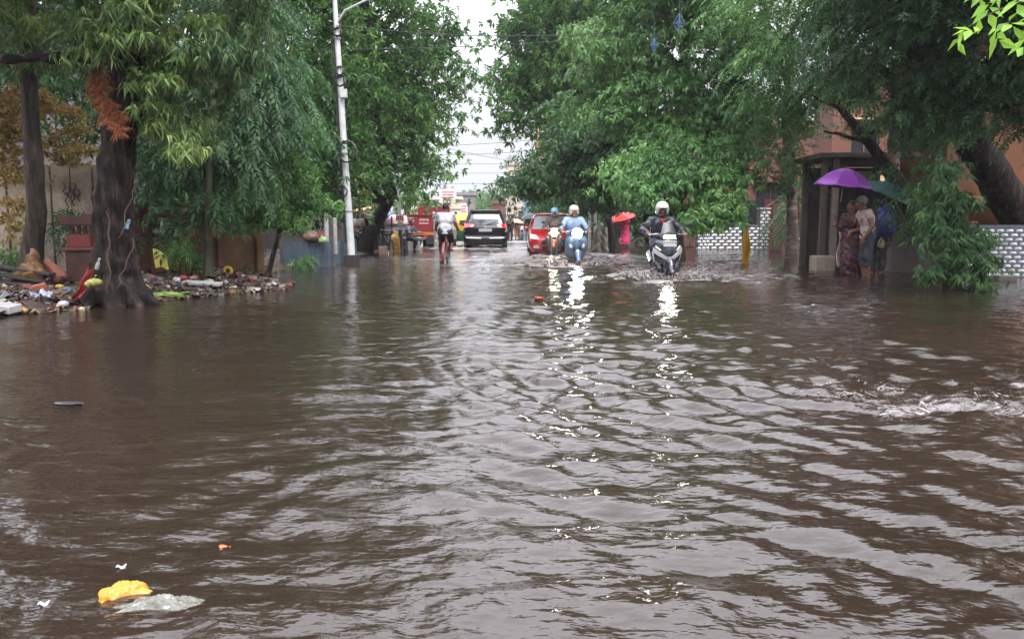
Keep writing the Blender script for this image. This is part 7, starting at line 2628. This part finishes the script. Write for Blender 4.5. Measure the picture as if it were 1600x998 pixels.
def scraps(n, xr, yr, dmin, dmax, s0, s1, seed, crumple=.35, dec=1.0):
    """crumpled scraps lying on the bank"""
    r = np.random.default_rng(seed)
    P = np.stack([r.uniform(*xr, n * 12), r.uniform(*yr, n * 12)], 1)
    d = edge_dist(P)
    P = P[(d > dmin) & (d < dmax)]
    d = edge_dist(P)
    P = P[r.random(len(P)) < np.exp(-np.clip(d, 0, 9) / dec)][:n]
    Z = bank_z(P)
    V, Q = [], []
    k = 0
    for i in range(len(P)):
        s = s0 * (s1 / s0) ** (r.random() ** 1.6)
        a = r.uniform(0, 6.28)
        asp = r.uniform(.4, 1)
        g = np.array([(x, y) for y in (-1, 0, 1) for x in (-1, 0, 1)], float) * .5 * s * [1, asp]
        z = r.normal(size=9) * s * crumple * .5
        xy = np.stack([g[:, 0] * math.cos(a) - g[:, 1] * math.sin(a), g[:, 0] * math.sin(a) + g[:, 1] * math.cos(a)], 1) + P[i] + r.normal(size=(9, 2)) * s * .08
        V.append(np.column_stack([xy, max(Z[i], -.004) + z + s * .18]))
        Q.append(np.array([(0, 1, 4, 3), (1, 2, 5, 4), (3, 4, 7, 6), (4, 5, 8, 7)]) + k)
        k += 9
    return np.concatenate(V), np.concatenate(Q)


V1 = scraps(2600, (-9, -3), (7.2, 15.5), -.12, 2.6, .03, .16, 1, .4, 1.1)
lm_ = mat_islands('mixed_scraps', [tuple(q * .7 for q in c_) for c_ in [srgb(186, 180, 176), srgb(104, 74, 60), srgb(86, 64, 54), srgb(70, 54, 48), srgb(140, 74, 64), srgb(78, 62, 54), srgb(176, 166, 146), srgb(102, 92, 86), srgb(92, 72, 60), srgb(96, 66, 52),
                                   srgb(120, 124, 134), srgb(66, 54, 48), srgb(112, 84, 70), srgb(96, 102, 72), srgb(150, 122, 84), srgb(80, 66, 60)]])
o = link_mesh('litter', np_mesh('litter', *V1, smooth=False), lm_)
tag(o, 'mixed scraps of paper, plastic and cloth strewn over the muddy bank', 'litter', kind='stuff')
V2 = scraps(3800, (-12, -3), (7, 24), -.05, 5.5, .03, .09, 2, .3, 3.0)
o = link_mesh('fallen_leaves', np_mesh('fallen_leaves', *V2, smooth=False), mat_islands('leaf_litter', [srgb(74, 52, 40), srgb(96, 66, 46), srgb(58, 44, 36), srgb(122, 84, 54), srgb(84, 60, 46), srgb(50, 40, 34), srgb(110, 96, 60)], .55))
tag(o, 'brown fallen leaves covering the muddy bank', 'leaves', kind='stuff')


def on_bank(u, v, lift=0.0):
    """point of the bank seen at this pixel (a few fixed-point steps)"""
    z = 0.05
    for _ in range(12):
        p = gp(u, v, z)
        z = .5 * z + .5 * max(0, bz(p.x, p.y))
    p = gp(u, v, z)
    p.z += lift
    return p


def item(name, label, cat, mesh_or_mb, mat, loc, rot=(0, 0, 0), bevel=0, sharp=40, group=None):
    if isinstance(mesh_or_mb, MB):
        o = mesh_or_mb.build(name, mat, None, sharp=sharp, bevel=bevel)
    else:
        o = link_mesh(name, mesh_or_mb, mat)
    o.location = loc
    o.rotation_euler = rot
    return tag(o, label, cat, group)


def bag_mesh(s, seed, knot=True, vox=.012):
    r = np.random.default_rng(seed)
    q = [ell((r.normal() * s * .2, r.normal() * s * .15, s * .35 + r.normal() * s * .1), (s * r.uniform(.4, .7), s * r.uniform(.35, .5), s * r.uniform(.3, .45)), s * .2) for _ in range(4)]
    if knot:
        q += [cap((0, 0, s * .6), (s * .1, 0, s * 1.0), s * .16, s * .05, s * .1), cap((s * .1, 0, s * .95), (s * .25, 0, s * 1.1), s * .05, s * .09, s * .05)]
    return sdf_mesh('bag', q, vox, fold=s * .05, foldf=9 / s)


def cloth(w, l, seed, drop=0.0, wr=.06, n=14):
    return MB().grid(lambda u, v: ((u - .5) * w * (1 - .3 * v * (seed % 2)), (v - .5) * l, wr * (mnoise.noise(Vector((u * 4 + seed, v * 5, seed))) + .5 * mnoise.noise(Vector((u * 11, v * 11, seed)))) - drop * v * v), n, n, .006)


Wm = M('dirty_white_plastic', srgb(172, 170, 170), rough=.4, var=.12, scale=9, dirt=.3)
RC = M('red_cloth', srgb(128, 40, 42), rough=.55, var=.2, scale=12)
# strip of red cloth running down beside the trunk
mb = MB()
pts = [at(u, v, 9.35) for u, v in ((141, 421), (137, 432), (133, 445), (128, 456), (120, 466))]
p0 = pts[0].copy()
mb.grid(lambda u, v: pts[min(3, int(v * 4))].lerp(pts[min(3, int(v * 4)) + 1], v * 4 - min(3, int(v * 4))) - p0 + Vector(((u - .5) * (.055 + .07 * v) + .01 * math.sin(v * 12), -.05 * math.sin(u * 5 + v * 3) * .6, .01 * math.sin(9 * u))), 8, 24, .006)
item('red_cloth', 'long strip of red cloth trailing down beside the thick dark trunk', 'cloth', mb, RC, p0, sharp=80)
item('bag', 'yellow-green plastic bag stuffed against the foot of the thick trunk', 'bag', bag_mesh(.12, 3), M('yellow_green_bag', srgb(150, 142, 76), rough=.4, var=.35, scale=22, dirt=.5), at(147, 447, 9.3))
item('bottle', 'small white-capped dark bottle leaning above the red cloth', 'bottle', MB().lathe((0, 0, 0), (0, 0, 1), [(0, .022), (.07, .023), (.10, .011), (.115, .010)], 12).lathe((0, 0, .115), (0, 0, 1), [(0, .015), (.025, .015), (.027, .007)], 12), M('white_cap', srgb(150, 152, 156), dirt=.4), at(151, 420, 9.35), (R(12), R(25), 0))
item('cloth', 'crumpled orange-tan cloth heaped against the slender left tree', 'cloth', sdf_mesh('c', [cap((-.14, 0, -.05), (.10, 0, -.05), .09, .12, .08), cap((.02, 0, .0), (.06, 0, .26), .12, .04, .08)], .012, fold=.026, foldf=31), M('tan_cloth', srgb(118, 86, 52), rough=.6, var=.25, scale=9), at(46, 425, 10.4))
item('cloth', 'salmon cloth scrap at the right of the slender left tree', 'cloth', sdf_mesh('c', [cap((-.05, 0, .1), (.08, 0, -.1), .05, .09, .08)], .014, fold=.014, foldf=30), M('salmon_cloth', srgb(126, 72, 58), rough=.6, var=.25), at(82, 422, 10.5))
pl_ = empty('plank_pile', on_bank(25, 450), 0, 'dark wet planks stacked at the left edge of the rubbish heap', 'planks')
for k, (dx, dy, dz, L_, ry, rz) in enumerate(((-.25, 0, .18, 1.3, 9, 4), (-.2, .15, .26, 1.25, 8, -3), (-.3, -.12, .10, 1.1, 6, 8), (-.15, .3, .20, 1.4, 7, 0))):
    MB().box((dx, dy, dz), (L_, .14, .035), (0, R(ry), R(rz))).build('plank', M('black_wet_wood', srgb(48, 44, 44), rough=.4, var=.35, scale=6), pl_, smooth=False, bevel=.004)
for k, (u, v, s_, rz, lab) in enumerate(((63, 457, .13, 20, 'single broken red brick on the rubbish right of the dark planks'), (118, 432, .12, 50, 'red brick fragment below the gatepost'), (80, 448, .09, 70, 'half brick half buried in rubbish under the slender tree'))):
    item('brick', lab, 'brick', MB().box((0, 0, 0), (s_ * 1.2, s_ * .7, s_ * .85)), M('brick_red', srgb(150, 76, 58), rough=.65, var=.25, scale=14, bump=.4), on_bank(u, v, .05), (R(10), R(-14), R(rz)), .01)
item('foam_slab', 'white foam packing slab at the left edge by the water', 'slab', MB().box((0, 0, 0), (.30, .2, .09)), Wm, on_bank(6, 485, .03), (R(4), R(5), R(-8)), .012)
item('plastic_sheet', 'grey-blue plastic sheet lying at the water edge right of the foam slab', 'plastic sheet', cloth(.26, .3, 2, .0, .10), M('grey_blue_plastic', srgb(164, 172, 190), rough=.3, var=.15), on_bank(60, 474, .07), (R(25), 0, R(20)), sharp=80)
item('cloth', 'pale yellow cloth hung over the ochre garden wall', 'cloth', MB().grid(lambda u, v: ((u - .5) * .2 + .05 * v, -.10 - .03 * math.sin(u * 6 + v * 2) - .03 * v, -.30 * v + .02 * math.sin(5 * u) - .1 * u * (1 - v)), 8, 14, .008), M('pale_yellow_cloth', srgb(212, 196, 96), rough=.6, var=.15), at(254, 388, 12.2), sharp=80)
item('dish', 'white plate-like container wedged above the ochre garden wall', 'container', MB().lathe((0, 0, 0), (0, -.5, 1), [(0, .06), (.03, .10), (.035, .105), (.03, .09)], 18), Wm, at(250, 362, 12.7))
item('board', 'long white plank-shaped foam board floating at the edge of the rubbish', 'board', MB().box((0, 0, 0), (.56, .16, .045)), Wm, on_bank(316, 447, .04), (R(8), R(3), R(-4)), .01)
item('stick', 'short yellow bamboo stick on the rubbish right of the thick trunk', 'stick', MB().tube([(-.12, 0, 0), (0, .01, .005), (.12, 0, 0)], .011, 7), M('bamboo', srgb(196, 164, 88), rough=.5), on_bank(229, 452, .05), (0, R(28), R(-30)))
mb = MB()
r = random.Random(6)
for k in range(26):
    a = Vector((r.uniform(-.25, .1), r.uniform(-.1, .1), .01 + r.random() * .03))
    b_ = a + Vector((r.uniform(.15, .3), r.uniform(-.06, .06), r.uniform(-.01, .04)))
    mb.tube([a, a.lerp(b_, .5) + Vector((0, 0, .015)), b_], [.006, .008, .003], 5)
item('cut_stalks', 'heap of fresh green cut stalks at the water edge right of the trunk', 'stalks', mb, M('fresh_stalk', srgb(130, 164, 76), rough=.45, var=.25), on_bank(255, 467, .02))['kind'] = 'stuff'
item('ring', 'yellow ring-shaped wrapper on the bank by the thin mossy stem', 'wrapper', MB().ring((0, 0, .07), (0.1, -1, .2), .065, .028, 20, 8), M('yellow_wrapper', srgb(212, 180, 60), rough=.4, var=.2), on_bank(356, 430, .0))
reds = [(287, 437, .10, srgb(178, 58, 54), 'crumpled red packet among white scraps on the bank'), (302, 436, .08, srgb(196, 90, 84), 'smaller pinkish-red packet right of the red one'),
        (276, 441, .10, srgb(214, 214, 216), 'crumpled white paper left of the red packet'), (238, 436, .08, srgb(190, 90, 110), 'pink wrapper beside the right foot of the trunk'), (226, 441, .07, srgb(214, 214, 220), 'white lump of plastic at the right foot of the trunk'),
        (338, 424, .10, srgb(206, 200, 198), 'whitish bag behind the yellow ring'), (378, 430, .07, srgb(210, 206, 202), 'small white bag near the low dark weeds'), (160, 478, .11, srgb(196, 196, 190), 'wet white bag at the water edge under the trunk'),
        (180, 476, .08, srgb(200, 200, 196), 'smaller wet white bag right of the other under the trunk'), (36, 488, .08, srgb(212, 160, 84), 'orange-yellow wrapper at the water edge near the foam slab'), (98, 478, .09, srgb(212, 210, 214), 'white crumpled bag left of the red cloth at the water'),
        (95, 450, .08, srgb(216, 176, 70), 'small yellow packet in the rubbish left of the red cloth'), (108, 458, .09, srgb(90, 104, 124), 'blue-grey crumpled bag below the yellow packet'), (40, 462, .09, srgb(112, 104, 100), 'grey crumpled sack between the planks and the brick'),
        (420, 448, .08, srgb(176, 150, 136), 'small tan lump at the right tip of the rubbish spit'), (455, 416, .09, srgb(206, 200, 170), 'cream bag at the foot of the tin enclosure'), (262, 452, .08, srgb(206, 196, 196), 'pale scrap bag above the green stalks'),
        (205, 468, .06, srgb(206, 208, 208), 'tiny white bag at the base of the roots'), (128, 484, .06, srgb(206, 196, 150), 'cream wrapper floating at the edge in front of the red cloth')]
for k, (u, v, s_, col, lab) in enumerate(reds):
    item('bag', lab, 'bag', bag_mesh(s_, 40 + k, k % 3 == 0, .009), M('bag_%d' % k, tuple(q * .72 for q in col), rough=.4, var=.3, scale=16, dirt=.7), on_bank(u, v, -.01), (0, 0, k * 1.3))
item('mound', 'rounded grey-brown sack lying half submerged at the right tip of the rubbish', 'sack', sdf_mesh('m', [ell((0, 0, .02), (.26, .16, .12), .05), ell((.2, .02, .0), (.16, .12, .09), .08), ell((-.18, 0, 0), (.12, .1, .07), .06)], .016, fold=.012, foldf=24), M('brown_sack', srgb(112, 88, 78), rough=.5, var=.25, scale=9, bump=.4), gp(404, 446))
item('blue_rag', 'pale blue rag tucked in a fold of the thick dark trunk', 'cloth', cloth(.045, .12, 3, .02, .03, 8), M('pale_blue_rag', srgb(110, 134, 150), rough=.6), at(199, 350, 9.42), (R(80), R(10), 0), sharp=80)
sb = empty('scrap_shelf', on_bank(92, 412), R(4), 'low slab shelf of old boards with a pale bundle, left of the gatepost', 'shelf')
MB().box((0, 0, .38), (.62, .42, .05), (0, R(3), 0)).build('slab', WOOD, sb, smooth=False, bevel=.01)
for x in (-.24, .24):
    MB().box((x, 0, .16), (.10, .3, .38)).build('support', brick_mat('support_brick', srgb(120, 66, 50), srgb(88, 50, 42), srgb(96, 88, 80)), sb, smooth=False, bevel=.01)
p = at(100, 379, sb.location.y)
item('bundle', 'pale crumpled bundle on the board shelf left of the gatepost', 'bundle', bag_mesh(.14, 71, False), M('pale_bundle2', srgb(190, 180, 174), rough=.6, var=.2), p - Vector((0, 0, .07)))
br_ = MB()
r = random.Random(9)
for k in range(70):
    p = on_bank(r.uniform(0, 420), r.uniform(428, 470), 0)
    if edge_dist(np.array([[p.x, p.y]]))[0] < .05:
        continue
    z = max(0, bz(p.x, p.y)) + .015
    a = r.uniform(0, 3.14)
    L_ = r.uniform(.08, .35)
    d = Vector((math.cos(a), math.sin(a), r.uniform(-.1, .25))) * L_
    br_.tube([Vector((p.x, p.y, z)), Vector((p.x, p.y, z)) + d * .5 + Vector((0, 0, .02)), Vector((p.x, p.y, z)) + d], [.007, .006, .003], 5)
tag(br_.build('twigs', M('twig_brown', srgb(84, 64, 52), rough=.6, var=.3)), 'broken twigs scattered through the rubbish', 'twigs', kind='stuff')


def crumpled(w, l, h, seed, arch=0.0, cr=1.0):
    """a soft creased packet or bag, its rim drawn under the water"""
    def f(u, v):
        a, b_ = 2 * u - 1, 2 * v - 1
        e = max(0, 1 - a ** 4) * max(0, 1 - b_ ** 4)
        n1 = mnoise.noise(Vector((u * 5 + seed, v * 4, seed)))
        n2 = abs(mnoise.noise(Vector((u * 11 + seed, v * 9, 3.1 * seed))))
        n3 = abs(mnoise.noise(Vector((u * 23, v * 19 + seed, seed))))
        return (a * w / 2 * (1 + .22 * n1 + .1 * n2), b_ * l / 2 * (1 + .4 * n1) + arch * (1 - a * a), h * e * (1.0 + cr * (.9 * n1 - 1.1 * n2 - .4 * n3)) - .010)
    return MB().grid(f, 44, 30)


# flotsam on the water
def floats(name, label, cat, me, mat, u, v, rot=(0, 0, 0), lift=.004):
    p = gp(u, v)
    return item(name, label, cat, me, mat, (p.x, p.y, water_z(p.x, p.y) + lift), rot)


floats('floating_packet', 'yellow packet floating in the foreground water at lower left', 'packet', crumpled(.12, .072, .026, 5, 0, .4),
       M('yellow_packet', srgb(190, 128, 32), rough=.3, var=.2, scale=30, dirt=.3), 193, 926, (0, 0, R(35)))
floats('floating_bag', 'translucent white plastic bag half sunk in the foreground below the yellow packet', 'bag', crumpled(.24, .09, .022, 9, .035, .7),
       M('translucent_bag', srgb(124, 124, 114), rough=.25, var=.35, scale=26, trans=.4, dirt=.5), 247, 955, (0, 0, R(0)))
for u, v, s_, lab in ((189, 881, .010, 'tiny white scrap floating above the yellow packet'), (68, 941, .010, 'small white scrap floating left of the yellow packet'), (1010, 930, .005, 'white fleck floating low in the middle of the foreground')):
    floats('floating_scrap', lab, 'scrap', MB().grid(lambda u_, v_, s_=s_: ((u_ - .5) * s_ * 2.4, (v_ - .5) * s_ * 2, .004 * math.sin(u_ * 5 + v_ * 3)), 6, 6, .002), Wm, u, v)
floats('floating_leaf', 'small orange leaf floating in the left foreground', 'leaf', MB().grid(lambda u, v: ((u - .5) * .034, (v - .5) * .024 * math.sin(math.pi * (.1 + .8 * u)) * 1.4, .004 * math.cos(u * 5)), 8, 6, .0015), M('orange_leaf', srgb(196, 96, 48), rough=.5), 351, 851)
floats('floating_leaf', 'dark curled leaf floating on the left side of the water', 'leaf', MB().grid(lambda u, v: ((u - .5) * .16, (v - .5) * .07 * math.sin(math.pi * (.08 + .84 * u)), .014 * (2 * v - 1) ** 2 + .006), 10, 6, .002), M('dark_leaf', srgb(34, 34, 40), rough=.4), 107, 636)
floats('floating_leaf', 'orange-brown leaf floating in front of the steel blue scooter', 'leaf', MB().grid(lambda u, v: ((u - .5) * .12, (v - .5) * .10 * math.sin(math.pi * (.1 + .8 * u)), .03 * (2 * v - 1) ** 2 + .006), 8, 6, .002), M('orange_leaf', srgb(196, 96, 48)), 842, 469)
# ------------------------------------------------------------------ rain haze: pale air filling the street
hm = bpy.data.materials.new('rain_haze')
hm.use_nodes = True
hm.node_tree.nodes.clear()
vo = nd(hm.node_tree, 'ShaderNodeVolumePrincipled')
vo.inputs['Color'].default_value = (0.94, 0.95, 0.97, 1)
vo.inputs['Density'].default_value = 0.0006
vo.inputs['Anisotropy'].default_value = 0.2
ho = nd(hm.node_tree, 'ShaderNodeOutputMaterial')
hm.node_tree.links.new(vo.outputs['Volume'], ho.inputs['Volume'])
hz = MB().box((0, 92, 7.4), (150, 216, 17.2)).build('haze', hm, smooth=False)
tag(hz, kind='stuff')
